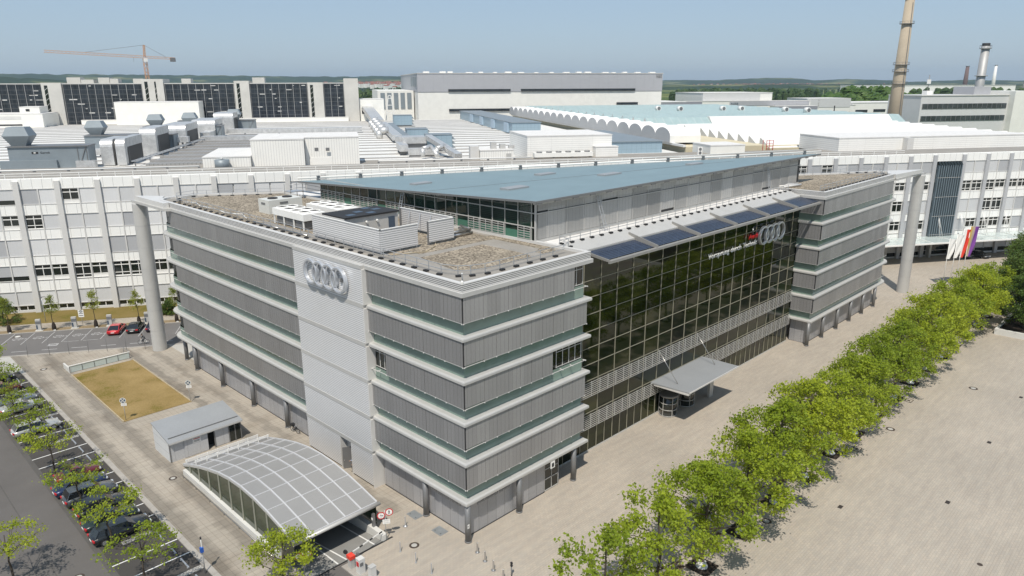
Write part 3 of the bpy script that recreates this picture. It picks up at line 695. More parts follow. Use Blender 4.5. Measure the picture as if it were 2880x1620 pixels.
# solar shading along the hall's eaves
g = MB(); g.beam((19.4, .08, 22.22), (72.2, .08, 22.22), .22, .26); g.box(19.4, .2, 22.26, 72.2, .42, 22.34)
part(g, 'eaves_beam', 'eaves')
for k_, x in enumerate([19.5]+[27.9+8.66*i for i in range(6)]):
    g = MB(); f = [(.05, 22.30), (.05, 22.62), (3.9, 23.52), (3.9, 22.75)]
    n = len(f)
    if k_ == 0: f = [(.05, 22.20), (.05, 22.45), (3.4, 22.9), (3.4, 22.6)]
    A = [g.pt((x-.06, y, z)) for y, z in f]; B = [g.pt((x+.06, y, z)) for y, z in f]
    for i in range(4): g.idx((A[i], A[(i+1) % 4], B[(i+1) % 4], B[i]))
    g.idx(A[::-1]); g.idx(B); part(g, 'shading_fin', 'eaves')
    if k_ < 6:
        x1 = ([19.5]+[27.9+8.66*i for i in range(6)])[k_+1]
        s = MB()
        for j in range(10):
            yc = .66+.31*j; zc = 22.40+.052*j
            s.beam((x+.15, yc, zc), (x1-.15, yc, zc), .20, .03, up=(0, -.30, .95))
        part(s, 'shading_blade', 'solar')
part(MB().extr([(3.05, 22.40), (3.05, 22.98), (3.95, 23.30), (3.95, 22.40)], 'x', 16.9, 70.1), 'eaves_flashing', 'alu')
part(MB().extr([(4.0, 22.9), (4.0, 23.28), (4.85, 23.62), (4.85, 22.9)], 'x', 16.9, 70.1), 'eaves_flashing', 'alu')
part(MB().prism([(16.8, 4.86), (70.2, 4.86), (70.2, hyp(70.2)-.5), (16.8, hyp(16.8)-.5)], 22.9, 23.57), 'hall_roof_deck', 'membrane_w')
# ---- glazed roof storey, a triangle in plan
BX, BY, BZ = 16.27, 7.1, 23.6
BXE, BYE = 78.3, 47.8
part(MB().prism([(BX, BY), (BXE, BY), (BX, BYE)], BZ, 27.9, None), 'roof_storey_core', 'dark') if False else None
zt = lambda y: 27.87-.046*(y-BY)
g = MB(); g.face(((BX+.05, BY+.05, BZ), (BX+.05, BYE, BZ), (BX+.05, BYE, zt(BYE)-.2), (BX+.05, BY+.05, zt(BY)-.2)))
part(g, 'roof_storey_glass', 'penthouse', fix=False)
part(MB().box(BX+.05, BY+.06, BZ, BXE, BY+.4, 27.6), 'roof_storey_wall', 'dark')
ys = [BY+.55+1.905*i for i in range(22) if BY+.55+1.905*i < BYE]
g = MB()
for y in ys: g.box(BX-.02, y-.035, BZ, BX+.06, y+.035, zt(y)-.1)
for z in (26.62, 25.15, 23.72): g.beam((BX+.0, BY, z), (BX+.0, BYE, z), .10, .09)
g.box(BX-.06, BY-.08, BZ, BX+.10, BY+.10, 27.8)
part(g, 'roof_storey_mullion', 'alu')
for i, y in enumerate(ys[:-1]):
    if i % 4 in (0, 2, 3):
        g = MB()
        for z in (23.95, 24.2, 24.45, 24.7, 24.95): g.box(BX-.14, y+.06, z-.03, BX-.10, y+1.85, z+.03)
        for yy in (y+.08, y+.95, y+1.83): g.box(BX-.10, yy-.04, 23.75, BX-.06, yy+.04, 25.12)
        part(g, 'maintenance_grille', 'alu')
g = MB()
for y in ys[:-1]: g.box(BX+.02, y+.05, 23.75, BX+.045, y+1.85, 24.62)
part(g, 'roof_storey_spandrel', 'pspandrel')
xs = [BX+.25, 18.15]+[18.15+2.965*i for i in range(1, 21)]
for i, (a, b) in enumerate(zip(xs[:-1], xs[1:])):
    if b > BXE-.5: b = BXE-.6
    if b-a < .5: break
    g = MB(); dz = .12 if i in (0, 4) else 0
    g.box(a+.03, BY-.03, BZ+.32+.3*(i % 9 == 8), b-.05, BY+.03, 26.52); g.box(a+.03, BY-.03, 26.70+dz, b-.05, BY+.03, 27.55)
    part(g, 'roof_storey_blind', 'boxblind')
g = MB(); g.box(BX, BY-.16, 26.56, BXE, BY-.08, 26.66); g.box(BX, BY-.05, BZ, BXE, BY+.06, BZ+.28)
for i in range(20): g.box(18.15+2.965*i-.03, BY-.06, BZ, 18.15+2.965*i+.03, BY, 27.6)
part(g, 'roof_storey_rail', 'alu')
part(MB().extr([(BY-.10, 27.50), (BY-.10, 27.72), (BY+.3, 27.80), (BY+.3, 27.5)], 'x', BX-.05, BXE), 'gutter_beam', 'alu')
ro = [(BX-1.0, BY-1.0), (BXE+5.2, BY-1.0), (BX-1.0, BYE+4.2)]
g = MB(); A = [g.pt((x, y, zt(y)+.02)) for x, y in ro]; B = [g.pt((x, y, zt(y)+.16)) for x, y in ro]
g.idx(A[::-1]); g.idx(B)
for i in range(3): g.idx((A[i], A[(i+1) % 3], B[(i+1) % 3], B[i]))
part(g, 'metal_roof', 'blueroof')
g = MB(); e = .19
for p, q in ((0, 1), (2, 0)):
    a = (*ro[p], zt(ro[p][1])+.06); b = (*ro[q], zt(ro[q][1])+.06); g.beam(a, b, .10, .22)
for i in range(24):
    f = i/24; x = ro[0][0]+(ro[1][0]-ro[0][0])*f; g.box(x, BY-1.04, 27.74, x+.9, BY-.9, 27.84)
part(g, 'roof_edge', 'alu_dark')
g = MB(); a, b = ro[2], ro[1]
va = Vector((a[0], a[1], zt(a[1])+.55)); vb = Vector((b[0], b[1], zt(b[1])+.55))
g.cyl(va, vb, .13, n=8); g.cyl(va+Vector((-.35, -.35, .45)), vb+Vector((-.35, -.35, .45)), .05, n=6)
part(g, 'roof_edge_pipe', 'white')
for i in range(14):
    p = va.lerp(vb, (i+.5)/14); part(bx(p.x-.30, p.y-.2, p.z-.45, p.x+.12, p.y+.15, p.z+.25), 'pipe_bracket', 'alu_dark')
for i, (x, y, l, wd) in enumerate(((22.6, 16.2, 3.3, 1.5), (40.4, 16.2, 3.6, 1.3), (20.9, 31.2, 2.7, 1.2), (37.1, 24.6, 3.0, 1.3), (58.5, 14.4, 3.0, 1.2))):
    k = zt(y)+.15; g = MB(); g.box(x-l/2, y-wd/2, k-.1, x+l/2, y+wd/2, k+.22); part(g, 'roof_hatch', 'roofgrey')
g = MB(); y = 12.5
g.beam((BX-.8, 24, zt(24)+.175), (66, 12.0, zt(12)+.175), .05, .02); part(g, 'lightning_wire', 'alu_dark')
# ------------------------------------------------------------------ emblems and lettering on the main building
def ring(mb, c, ax, R0, R1, dp, n=40):
    """flat bevelled ring standing on edge; ax 'x' or 'y' is its axis"""
    e = .035; prof = [(R0, -dp), (R0+e, -dp-e), (R1-e, -dp-e), (R1, -dp), (R1, dp), (R1-e, dp+e), (R0+e, dp+e), (R0, dp)]
    rings = []
    for i in range(n):
        a = 2*PI*i/n; rr_ = []
        for r, q in prof:
            u, z = r*math.cos(a), r*math.sin(a)
            rr_.append(mb.pt((c[0]+q, c[1]+u, c[2]+z) if ax == 'x' else (c[0]+u, c[1]+q, c[2]+z)))
        rings.append(rr_)
    mb.smooth = False
    for i in range(n):
        A, B = rings[i], rings[(i+1) % n]
        for j in range(8): mb.idx((A[j], A[(j+1) % 8], B[(j+1) % 8], B[j]))
    return mb
em = thing('ring_emblem', 'four interlocking silver rings on the ribbed metal side tower', 'emblem', (-.6, 19.56, 19.8))
for i in range(4): ring(MB(), (-.62-.012*i, 22.10-1.69*i, 21.12), 'x', 1.08, 1.31, .16).build('ring', 'chrome', em)
for i in range(4): bx(-.5, 21.9-1.69*i, 20.9, -.28, 22.2-1.69*i, 21.3).build('bracket', 'alu_dark', em)
em = thing('ring_emblem', 'four interlocking silver rings on the dark glass hall front', 'emblem', (60.5, 2.5, 17.5))
for i in range(4): ring(MB(), (58.02+1.665*i, 2.56-.012*i, 18.84), 'y', 1.08, 1.31, .16).build('ring', 'chrome', em)
for i in range(4): bx(57.9+1.665*i, 2.6, 17.5, 58.15+1.665*i, 3.08, 17.65).build('bracket', 'alu_dark', em)
lt = thing('red_lettering', 'raised red lettering beside the silver rings on the glass hall', 'lettering', (53.9, 2.75, 18.8))
text_mesh('Audi', .68, .10, 'red', 'letters', lt, (53.95, 2.72, 18.82), (1, 0, 0), (0, 0, 1), 2.6, .01)
lt = thing('white_lettering', 'long white raised slogan lettering high on the glass hall', 'lettering', (43.5, 2.75, 17.8))
text_mesh('Vorsprung durch Technik', .72, .06, 'white', 'letters', lt, (43.5, 2.74, 17.85), (1, 0, 0), (0, 0, 1), 13.0, .004)
lt = thing('fascia_lettering', 'dark lettering under the lowest slab edge on the front of the near wing', 'lettering', (1.3, 0, 3.5))
text_mesh('Audi Financial Services', .30, .10, 'alu_dark', 'letters', lt, (1.35, .10, 3.40), (1, 0, 0), (0, 0, 1), 4.15, .01)
lt = thing('fascia_lettering', 'dark lettering under the lowest slab edge on the car-park side of the near wing', 'lettering', (0, 4.9, 3.5))
text_mesh('Audi Financial Services', .30, .10, 'alu_dark', 'letters', lt, (.10, 4.95, 3.40), (0, -1, 0), (0, 0, 1), 4.05, .01)

# ------------------------------------------------------------------ entrance canopy of the hall, revolving doors
g = MB(); A = [(32.4, 3.0), (44.3, 3.0), (44.45, -2.05), (32.85, -2.05)]
g.use('roofgrey'); g.prism(A[::-1], 4.50, 4.66); g.use('alu_light').prism([(32.5, 2.6), (33.4, .2), (33.1, -2.0), (32.75, -2.0)][::-1], 4.28, 4.48)
part(g, 'entrance_canopy')
part(MB().beam((32.8, -2.08, 4.60), (44.5, -2.08, 4.60), .08, .16), 'canopy_edge', 'alu_light')
for x in (33.62, 42.28): part(MB().cyl((x, 2.98, 8.5), (x+.5, .3, 4.68), .045, n=6), 'tension_rod', 'steel')
for x in (34.9, 38.9):
    d = part(MB().cyl((x, 1.95, .05), (x, 1.95, 2.55), 1.08, n=24), 'revolving_door', 'darkglass')
    r2 = MB()
    for z in (.06, .85, 1.65, 2.5): r2.cyl((x, 1.95, z), (x, 1.95, z+.07), 1.11, n=24)
    for a in range(6): r2.box(x+1.1*math.cos(a*PI/3)-.03, 1.95+1.1*math.sin(a*PI/3)-.03, 0, x+1.1*math.cos(a*PI/3)+.03, 1.95+1.1*math.sin(a*PI/3)+.03, 2.6)
    r2.build('door_frame', 'alu', d)
    MB().cyl((x, 1.95, 2.57), (x, 1.95, 2.75), 1.16, n=24).build('door_hood', 'alu_dark', d)
pl = part(bx(42.7, .7, 0, 43.6, 1.05, 4.5), 'canopy_pylon', 'alu')
part(bx(36.45, 1.45, 0, 36.62, 1.6, 2.3), 'canopy_pylon', 'alu_dark')

# ------------------------------------------------------------------ roof railings on ballast blocks
def railing(path, z, label, step=1.65, inset=.32, h=.88, block=True, mt='galv', group=None):
    r = thing('roof_railing', label, 'railing', (*path[0], z), group)
    rl = [MB(), MB()]
    for p, q in zip(path[:-1], path[1:]):
        a, b = Vector((*p, z)), Vector((*q, z)); L_ = (b-a).length; n = max(1, round(L_/step)); d = (b-a).normalized(); nn = Vector((d.y, -d.x, 0))
        for k, hh in enumerate((h, h*.52)): rl[k].beam(a+Vector((0, 0, hh)), b+Vector((0, 0, hh)), .05, .05)
        for i in range(n):
            c = a.lerp(b, i/n); MB().beam(c, c+Vector((0, 0, h)), .055).build('post', mt, r)
            if block:
                e = c+nn*inset; ux = d*.24; g = MB(); g.beam(e-ux+Vector((0, 0, .08)), e+ux+Vector((0, 0, .08)), .30, .16); g.build('ballast_block', 'black', r)
    for g in rl: g.build('rail', mt, r)
    return r
railing([(1.75, 61.0), (1.75, 4.6), (2.33, 3.1), (3.2, 2.45), (4.5, 2.05), (15.0, 2.05)], ZR, 'roof railing along the front and car-park edges of the near wing')
railing([(1.9, 61.2), (2.8, 63.6), (5.4, 64.2), (15.6, 57.2)], ZR, 'roof railing around the rounded rear tip of the near wing', 1.8)
railing([(70.0, 5.0), (17.6, 5.0), (17.3, 3.6), (16.0, 3.2)], ZR, 'long roof railing in front of the roof storey blinds', 1.62, -.25)
railing([(72.2, 1.1), (99.6, 1.1), (102.8, 3.2)], ZR, 'roof railing along the plaza edge of the far wing', 1.5)
railing([(102.6, 3.4), (93.0, 9.4), (80, 17.6)], ZR, 'roof railing along the rear edge of the far wing', 1.8)

# ------------------------------------------------------------------ plant on the near wing's roof
s = thing('screen_wall', 'ribbed silver screen of two sides round the dark roofed plant box', 'screen wall', (2.3, 14.1, ZR))
g = MB().use('hpanel2').box(2.28, 14.1, 23.88, 2.36, 26.2, 25.98); g.box(2.28, 14.05, 23.88, 6.75, 14.13, 25.98); g.use('white').box(2.24, 14.0, 25.98, 2.40, 26.2, 26.04); g.box(2.24, 14.0, 25.98, 6.78, 14.16, 26.04); g.build('ribbed_sheet', None, s)
for x, y in ((2.42, 14.2), (2.42, 18.2), (2.42, 22.2), (2.42, 26.0), (4.6, 14.2), (6.65, 14.2)): bx(x-.05, y-.05, ZR, x+.05, y+.05, 25.9).build('post', 'galv', s)
s = thing('screen_wall', 'ribbed silver screen behind the plant box with braced inner side', 'screen wall', (11.4, 14.1, ZR))
g = MB().use('hpanel2').box(8.2, 14.05, 23.9, 11.45, 14.13, 26.0); g.box(11.40, 14.1, 23.9, 11.48, 23.0, 26.0); g.use('white').box(8.16, 14.0, 26.0, 11.5, 14.17, 26.06); g.box(11.36, 14.0, 26.0, 11.52, 23.0, 26.06); g.build('ribbed_sheet', None, s)
bx(8.15, 14.15, ZR, 8.35, 14.35, 26.0).build('post', 'alu_dark', s); bx(11.2, 22.8, ZR, 11.35, 22.95, 26.0).build('post', 'alu_dark', s)
for y in (15.8, 17.6, 19.4, 21.2): MB().beam((11.36, y, 25.8), (10.4, y-.4, 23.6), .06).build('brace', 'galv', s)
s = thing('plant_box', 'grey plant room with a flat black roof and five bluish skylights', 'plant room', (6, 22.6, ZR))
g = MB().use('alu').box(2.8, 20.7, ZR+.02, 9.3, 24.6, 26.1); g.use('black').box(2.65, 20.5, 26.1, 9.4, 24.75, 26.28); g.build('wall', None, s)
for x, y in ((4.0, 21.5), (5.6, 22.6), (6.4, 21.4), (8.0, 22.8), (7.5, 24.0)): bx(x-.45, y-.4, 26.27, x+.45, y+.4, 26.31).build('skylight', 'signblue', s)
bx(2.62, 20.6, 25.7, 2.80, 24.6, 26.12).build('gutter', 'alu_light', s)
for x in (5.3, 6.6): MB().cyl((x, 20.68, 25.55), (x, 20.45, 25.5), .13, n=8).build('lamp', 'white', s)
bx(8.1, 20.66, ZR+.1, 8.9, 20.72, 25.7).build('door', 'signblue', s)
for k, (x0, lab) in enumerate(((4.0, 'white chiller with eight fans nearer the parapet'), (8.4, 'white chiller with eight fans nearer the glazed roof storey'))):
    s = thing('chiller', lab, 'chiller', (x0+.65, 33.3, ZR), 'white fan chillers on the roof')
    g = MB().use('white').prism([(x0-.75, 29.7), (x0+2.05, 29.7), (x0+2.05, 36.7), (x0-.75, 36.7)], 24.65, 25.40); g.build('casing', None, s)
    for y in (29.9, 32.0, 34.2, 36.4):
        bx(x0-.7, y, ZR, x0-.58, y+.15, 24.65).build('leg', 'white', s); bx(x0+1.88, y, ZR, x0+2.0, y+.15, 24.65).build('leg', 'white', s)
    bx(x0-.5, 30.0, ZR+.15, x0+1.8, 36.2, 24.5).build('compressor', 'alu_dark', s)
    for i in range(4):
        for x in (x0, x0+1.33):
            y = 30.8+1.64*i
            f = MB(); f.use('white').lathe((x, y, 25.36), [(.70, 0), (.66, .20), (.60, .20), (.58, .04)], 18); f.use('black').cyl((x, y, 25.44), (x, y, 25.50), .57, n=18); f = f.build('fan', None, s)
            MB().cyl((x, y, 25.5), (x, y, 25.58), .2, n=10).build('hub', 'black', f)
s = thing('cooling_cabinet', 'tall cream cooling cabinet with two fans at the end of the chillers', 'cooling unit', (8, 44, ZR))
bx(5.7, 42.3, ZR, 10.3, 45.0, 25.3).build('casing', 'signpale', s)
for x in (7.0, 9.0): MB().cyl((x, 43.7, 25.3), (x, 43.7, 25.42), .62, n=16).build('fan', 'black', s)
bx(5.66, 43.2, 24.7, 5.70, 44.2, 24.95).build('nameplate', 'alu_dark', s); bx(7.2, 42.26, 24.75, 8.3, 42.3, 25.0).build('nameplate', 'alu_dark', s)
tag(MB().tube([(1.9, 39, ZR+.1), (1.9, 33, ZR+.1), (2.0, 27, ZR+.1)], .10, 6).build('roof_pipe', 'steel'), 'straight metal pipe on the gravel beside the chillers', 'pipe')
tag(MB().tube([(2.0, 59.5, ZR+.12), (3.1, 58.0, ZR+.12), (2.2, 54.5, ZR+.12), (2.6, 50.5, ZR+.12), (2.2, 47.0, ZR+.12), (3.2, 44.5, ZR+.12), (2.3, 41.5, ZR+.12)], .055, 6).build('cable_hose', 'white'), 'white hose snaking over the gravel near the rounded wing tip', 'hose')
tag(MB().tube([(2.6, 13.4, ZR+.08), (6.0, 12.0, ZR+.08), (8.2, 13.2, ZR+.08), (9.6, 14.8, ZR+.08), (12.4, 15.6, ZR+.08)], .05, 6).build('cable_hose', 'timber'), 'cream hose curving from the screen towards the roof storey', 'hose')
s = thing('roof_duct', 'bundle of silver pipes between the screens and the roof storey', 'duct', (13.4, 15.5, ZR))
for dy, dz in ((0, .25), (.5, .25), (.25, .55)): MB().tube([(11.9, 15.1+dy, ZR+dz), (14.9, 15.1+dy, ZR+dz), (15.6, 17.5+dy, ZR+dz)], .14, 8).build('pipe', 'steel', s)
s = thing('roof_ladder', 'metal ladder leaning on the roof storey blinds', 'ladder', (26.6, 6.2, ZR))
for x in (26.3, 26.75): MB().beam((x, 5.9, ZR), (x-.4, 6.95, 27.4), .07).build('stringer', 'galv', s)
for i in range(12): z = ZR+.3+.3*i; f = (z-ZR)/3.84; MB().beam((26.3-.4*f, 5.9+1.05*f, z), (26.75-.4*f, 5.9+1.05*f, z), .04).build('rung', 'galv', s)
s = thing('roof_ladder', 'metal ladder on the far end of the roof storey', 'ladder', (66.6, 6.2, ZR))
for x in (66.3, 66.75): MB().beam((x, 6.2, ZR), (x+.1, 6.9, 27.2), .07).build('stringer', 'galv', s)
for i in range(11): z = ZR+.3+.3*i; f = (z-ZR)/3.6; MB().beam((66.3+.1*f, 6.2+.7*f, z), (66.75+.1*f, 6.2+.7*f, z), .04).build('rung', 'galv', s)
s = thing('roof_ladder', 'metal ladder against the glazed side of the roof storey', 'ladder', (15.6, 28.6, ZR))
for y in (28.4, 28.85): MB().beam((15.2, y, ZR), (16.1, y, 26.9), .07).build('stringer', 'galv', s)
for i in range(10): z = ZR+.3+.3*i; f = (z-ZR)/3.3; MB().beam((15.2+.9*f, 28.4, z), (15.2+.9*f, 28.85, z), .04).build('rung', 'galv', s)
s = thing('camera_mast', 'small grey camera arm on the front roof corner', 'camera', (.5, .5, ZC+1.1))
MB().beam((.9, .9, ZC+1.12), (.45, .45, ZC+1.9), .10).build('arm', 'galv', s); MB().cyl((.4, .4, ZC+1.25), (.25, .25, ZC+1.15), .11, n=8).build('lens_housing', 'white', s)
s = thing('tube_stack', 'short silver pipes on the roof of the far wing', 'pipe stack', (73, 7, ZR))
for i in range(3): MB().cyl((71.2, 6.4+.6*i, ZR+.3), (75.8, 5.6+.6*i, ZR+.3), .16, n=8).build('pipe', 'alu_light', s)
s = thing('access_stair', 'small steel stair with railing over the rear roof edge', 'stair', (15.5, 50.5, ZR))
MB().box(13.6, 51.2, ZR+1.0, 15.6, 53.0, ZR+1.1).build('platform', 'galv', s)
for x, y in ((13.6, 51.2), (15.5, 51.2), (13.6, 52.9), (15.5, 52.9)): bx(x, y, ZR, x+.07, y+.07, ZR+2.1).build('post', 'galv', s)
for z in (1.6, 2.1): MB().tube([(13.6, 51.2, ZR+z), (15.5, 51.2, ZR+z), (19, 49.6, ZR+z-1)], .03, 5).build('rail', 'galv', s)
MB().beam((15.6, 52, ZR+1.0), (19, 50.2, ZR+.2), 1.0, .08).build('flight', 'galv', s)

# ------------------------------------------------------------------ bicycle shed
s = thing('bicycle_shed', 'low grey metal shed with sliding doors and a glazed end', 'shed', (-8.6, 35.6, 0))
g = MB().use('shedside'); A = [(33.5, 0), (37.9, 0), (37.9, 3.02), (33.5, 2.25)]
g.extr(A, 'x', -12.66, -12.58); g.build('side_wall', None, s)
bx(-12.6, 37.8, 0, -4.7, 37.9, 3.0).build('back_wall', 'shedpanel', s)
bx(-12.6, 33.5, 0, -11.1, 33.56, 2.22).build('front_panel', 'shedpanel', s)
d = bx(-11.1, 33.40, .05, -8.55, 33.47, 2.15).build('sliding_door', 'shedpanel', s); MB().use('white').box(-10.2, 33.37, 1.45, -9.3, 33.40, 2.0).use('red').box(-10.1, 33.36, 1.85, -9.4, 33.37, 1.93).use('alu_dark').box(-10.05, 33.36, 1.55, -9.45, 33.37, 1.60).box(-10.05, 33.36, 1.67, -9.45, 33.37, 1.72).build('warning_plate', None, d)
bx(-7.7, 33.5, .05, -6.1, 33.57, 2.15).build('sliding_door', 'shedpanel', s)
bx(-12.55, 34.6, 0, -6.2, 34.7, 2.3).build('inner_wall', 'dark', s)
for x in (-12.62, -7.75, -6.1, -5.4, -4.72): bx(x-.05, 33.44, 0, x+.05, 33.56, 2.25).build('frame_post', 'alu_dark', s)
bx(-6.05, 33.48, .1, -4.7, 33.5, 2.2).build('glazed_end', 'darkglass', s); bx(-4.72, 33.5, .1, -4.68, 37.8, 2.4).build('glazed_end', 'darkglass', s)
g = MB(); g.extr([(33.15, 2.28), (38.05, 3.12), (38.05, 3.22), (33.9, 2.56), (33.15, 2.40)], 'x', -12.75, -4.55); g.build('roof', 'roofgrey', s)
MB().beam((-12.5, 33.95, 2.63), (-4.75, 33.95, 2.63), .06, .10).build('snow_rail', 'alu_dark', s)
bx(-12.7, 33.1, 2.2, -4.6, 33.18, 2.36).build('gutter', 'alu', s)

# ------------------------------------------------------------------ garage ramp with its glass vault
XL, XR_ = -12.4, -4.15
prof = [(30.6, .9), (28.7, 1.60), (26.4, 2.33), (24.0, 3.0), (21.6, 3.58), (19.2, 3.96), (16.8, 4.12), (14.4, 4.04), (12.0, 3.74), (9.8, 3.33), (7.55, 2.85)]
cn = thing('garage_canopy', 'vaulted grey glass roof over the underground garage ramp', 'garage canopy', (-8.3, 19, 0))
g = MB()
for (y0, z0), (y1, z1) in zip(prof[:-1], prof[1:]):
    for i in range(5):
        xa = XL+(XR_-XL)*i/5; xb = XL+(XR_-XL)*(i+1)/5
        a = [(xa+.02, y0, z0), (xb-.02, y0, z0), (xb-.02, y1, z1), (xa+.02, y1, z1)]
        g.face(a[::-1]); g.face([(x, y, z-.05) for x, y, z in a])
        for p, q in ((0, 1), (1, 2), (2, 3), (3, 0)): g.face((a[p], a[q], (a[q][0], a[q][1], a[q][2]-.05), (a[p][0], a[p][1], a[p][2]-.05)))
g.build('vault_glazing', 'vault', cn)
for i in range(6):
    x = XL+(XR_-XL)*i/5; g = MB()
    for (y0, z0), (y1, z1) in zip(prof[:-1], prof[1:]): g.beam((x, y0, z0+.015), (x, y1, z1+.015), .13, .12)
    g.build('vault_rib', 'vaultbar', cn)
for y, z in prof: MB().beam((XL, y, z+.012), (XR_, y, z+.012), .085, .10).build('purlin', 'vaultbar', cn)
g = MB().cyl((XL-.15, 7.45, 2.66), (XR_+.25, 7.45, 2.66), .17, n=12); g.build('front_tube', 'alu', cn)
for x, lab in ((XL-.02, 1), (XR_-.1, 0)):
    g = MB()
    for (y0, z0), (y1, z1) in zip(prof[:-1], prof[1:]): g.face(((x, y0, .62), (x, y1, .62), (x, y1, z1-.06), (x, y0, z0-.06)))
    g.build('side_glass', 'sideglass', cn, fix=False)
    g = MB()
    for (y0, z0), (y1, z1) in zip(prof[:-1], prof[1:]): g.beam((x, y0, z0-.12), (x, y1, z1-.12), .10, .20)
    g.build('edge_beam', 'alu', cn)
    for y, z in prof[1:-1]: bx(x-.09, y-.04, .55, x+.03, y+.04, z-.08).build('side_post', 'timber' if 0 else 'mull2', cn)
for y, zb in ((30.2, 1.05), (27.6, 1.98)):
    r = thing('roof_guard', 'white triple guard rail at the low rear edge of the glass vault' if y > 29 else 'white triple guard rail across the glass vault, second from its rear', 'guard rail', (-8.3, y, zb))
    for dz in (.22, .32, .42): MB().beam((XL+.1, y, zb+dz), (XR_-.1, y, zb+dz), .045).build('rail', 'white', r)
    for i in range(8): x = XL+.2+(XR_-XL-.4)*i/7; bx(x-.04, y-.04, zb-.06, x+.04, y+.04, zb+.45).build('bracket', 'white', r)
rw = thing('ramp_wall', 'white concrete kerb wall on the car-park side of the garage ramp', 'wall', (-12.5, 20, 0))
g = MB().box(-12.75, 10.2, -4.2, -12.3, 30.0, .62); g.build('parapet', 'concrete_w', rw)
MB().tube([(-13.05, 10.3, .35), (-13.05, 29.6, .35)], .04, 6).build('guard_bar', 'steel', rw)
for i in range(7): bx(-13.07, 10.4+3.15*i, 0, -13.03, 10.46+3.15*i, .35).build('guard_post', 'steel', rw)
rw = thing('ramp_wall', 'white concrete kerb wall on the building side of the garage ramp', 'wall', (-4.7, 20, 0))
MB().box(-4.92, 5.75, -4.2, -4.45, 30.0, .58).build('parapet', 'concrete_w', rw)
struct(MB().extr([(HY0, -3.4), (HY0, -4.2), (HY1, -4.4), (HY1, -4.2)], 'x', HX0, HX1).build('ramp_floor_end', 'concrete')) if False else None
g = MB(); g.face(((HX0, HY0, 0), (HX1, HY0, 0), (HX1, 13, -.75), (HX0, 13, -.75))); g.face(((HX0, 13, -.75), (HX1, 13, -.75), (HX1, HY1, -3.9), (HX0, HY1, -3.9)))
struct(g.build('ramp_floor', 'ramp', fix=False))
g = MB(); g.face(((HX0, HY1, -3.9), (HX1, HY1, -3.9), (HX1, HY1, .1), (HX0, HY1, .1))); g.face(((HX0, HY0, -4), (HX0, HY1, -4), (HX0, HY1, 0), (HX0, HY0, 0)))
struct(g.build('ramp_lining', 'ramp', fix=False))
g = MB()
for xa, xb in ((-9.45, -9.15), (-8.6, -9.0), (-5.7, -5.75)): g.face(((xa-.07, 5.9, .0), (xa+.07, 5.9, .0), (xb+.07, 13, -.735), (xb-.07, 13, -.735))); g.face(((xb-.07, 13, -.735), (xb+.07, 13, -.735), (xb+.07, 22, -2.38), (xb-.07, 22, -2.38)))
struct(g.build('ramp_marking', 'paint', fix=False))
struct(bx(-12.5, 5.62, -.01, -3.9, 5.82, .012).build('drain_channel', 'black'))
struct(bx(-12.3, -40, -.004, -8.2, 5.6, .004).build('ramp_approach', 'lane'))

# ------------------------------------------------------------------ barrier, ticket machine, signs, bollards
def post_sign(x, y, h, discs, plates, label, name='prohibition_sign', cat='road sign', face=(-.55, -.83), r=.32, pmt='galv'):
    t = thing(name, label, cat, (x, y, 0)); MB().cyl((x, y, 0), (x, y, h), .035, n=8).build('pole', pmt, t)
    f = Vector((face[0], face[1], 0)).normalized(); sd = Vector((-f.y, f.x, 0))
    for u, z, kind in discs:
        c = Vector((x, y, z))+sd*u+f*.06
        if kind == 'stop':
            d = MB().use('signpale').cyl(c, c+f*.02, r, n=20).build('disc', None, t); MB().use('signblue').cyl(c+f*.02, c+f*.026, r*.80, n=20).build('disc_field', None, d)
            g = MB()
            for a in (1, -1): g.beam(c+f*.03-(sd*.7+Vector((0, 0, .7*a)))*r*.8, c+f*.03+(sd*.7+Vector((0, 0, .7*a)))*r*.8, .01, .075, up=f) if False else g.beam(c+f*.031-(sd*.7+Vector((0, 0, .7*a)))*r*.85, c+f*.031+(sd*.7+Vector((0, 0, .7*a)))*r*.85, .085, .012, up=f)
            g.build('cross', 'signpale', d)
        else:
            d = MB().use('red').cyl(c, c+f*.02, r, n=24).build('disc', None, t); MB().use('white').cyl(c+f*.02, c+f*.026, r*.76, n=24).build('disc_field', None, d)
            o_ = c+f*.028
            if kind == 'walk':
                g = MB(); V = lambda a, b: o_+sd*(a*r)+Vector((0, 0, b*r))
                g.cyl(V(0, .42), V(0, .42)+f*.008, r*.12, n=8)
                for p, q in (((0, .3), (.02, -.08)), ((.02, -.08), (-.22, -.55)), ((.02, -.08), (.24, -.52)), ((0, .22), (-.25, .0)), ((0, .22), (.26, .02))): g.beam(V(*p), V(*q), .045, .01, up=f)
                g.build('walker_symbol', 'black', d)
            elif kind == 'height':
                text_mesh('1.9m', r*.48, .008, 'black', 'digits', d, o_-sd*(r*.52)-Vector((0, 0, r*.22)), sd, (0, 0, 1), r*1.04, .02)
                g = MB(); V = lambda a, b: o_+sd*(a*r)+Vector((0, 0, b*r))
                for zz, sg in ((.62, -1), (-.62, 1)): g.face((V(-.16, zz), V(.16, zz), V(0, zz+sg*.2))); 
                g.build('arrow', 'black', d, fix=False)
    for u, z, wd, ht, rows in plates:
        c = Vector((x, y, z))+sd*u+f*.05; g = MB().use('white'); g.beam(c-sd*wd/2, c+sd*wd/2, .02, ht)
        g.use('alu_dark')
        for k in range(rows): zz = Vector((0, 0, ht/2-(k+.7)*ht/(rows+.5))); g.beam(c+f*.012-sd*wd*.38+zz, c+f*.012+sd*wd*.38+zz, .006, ht*.10)
        g.build('plate', None, t)
    return t
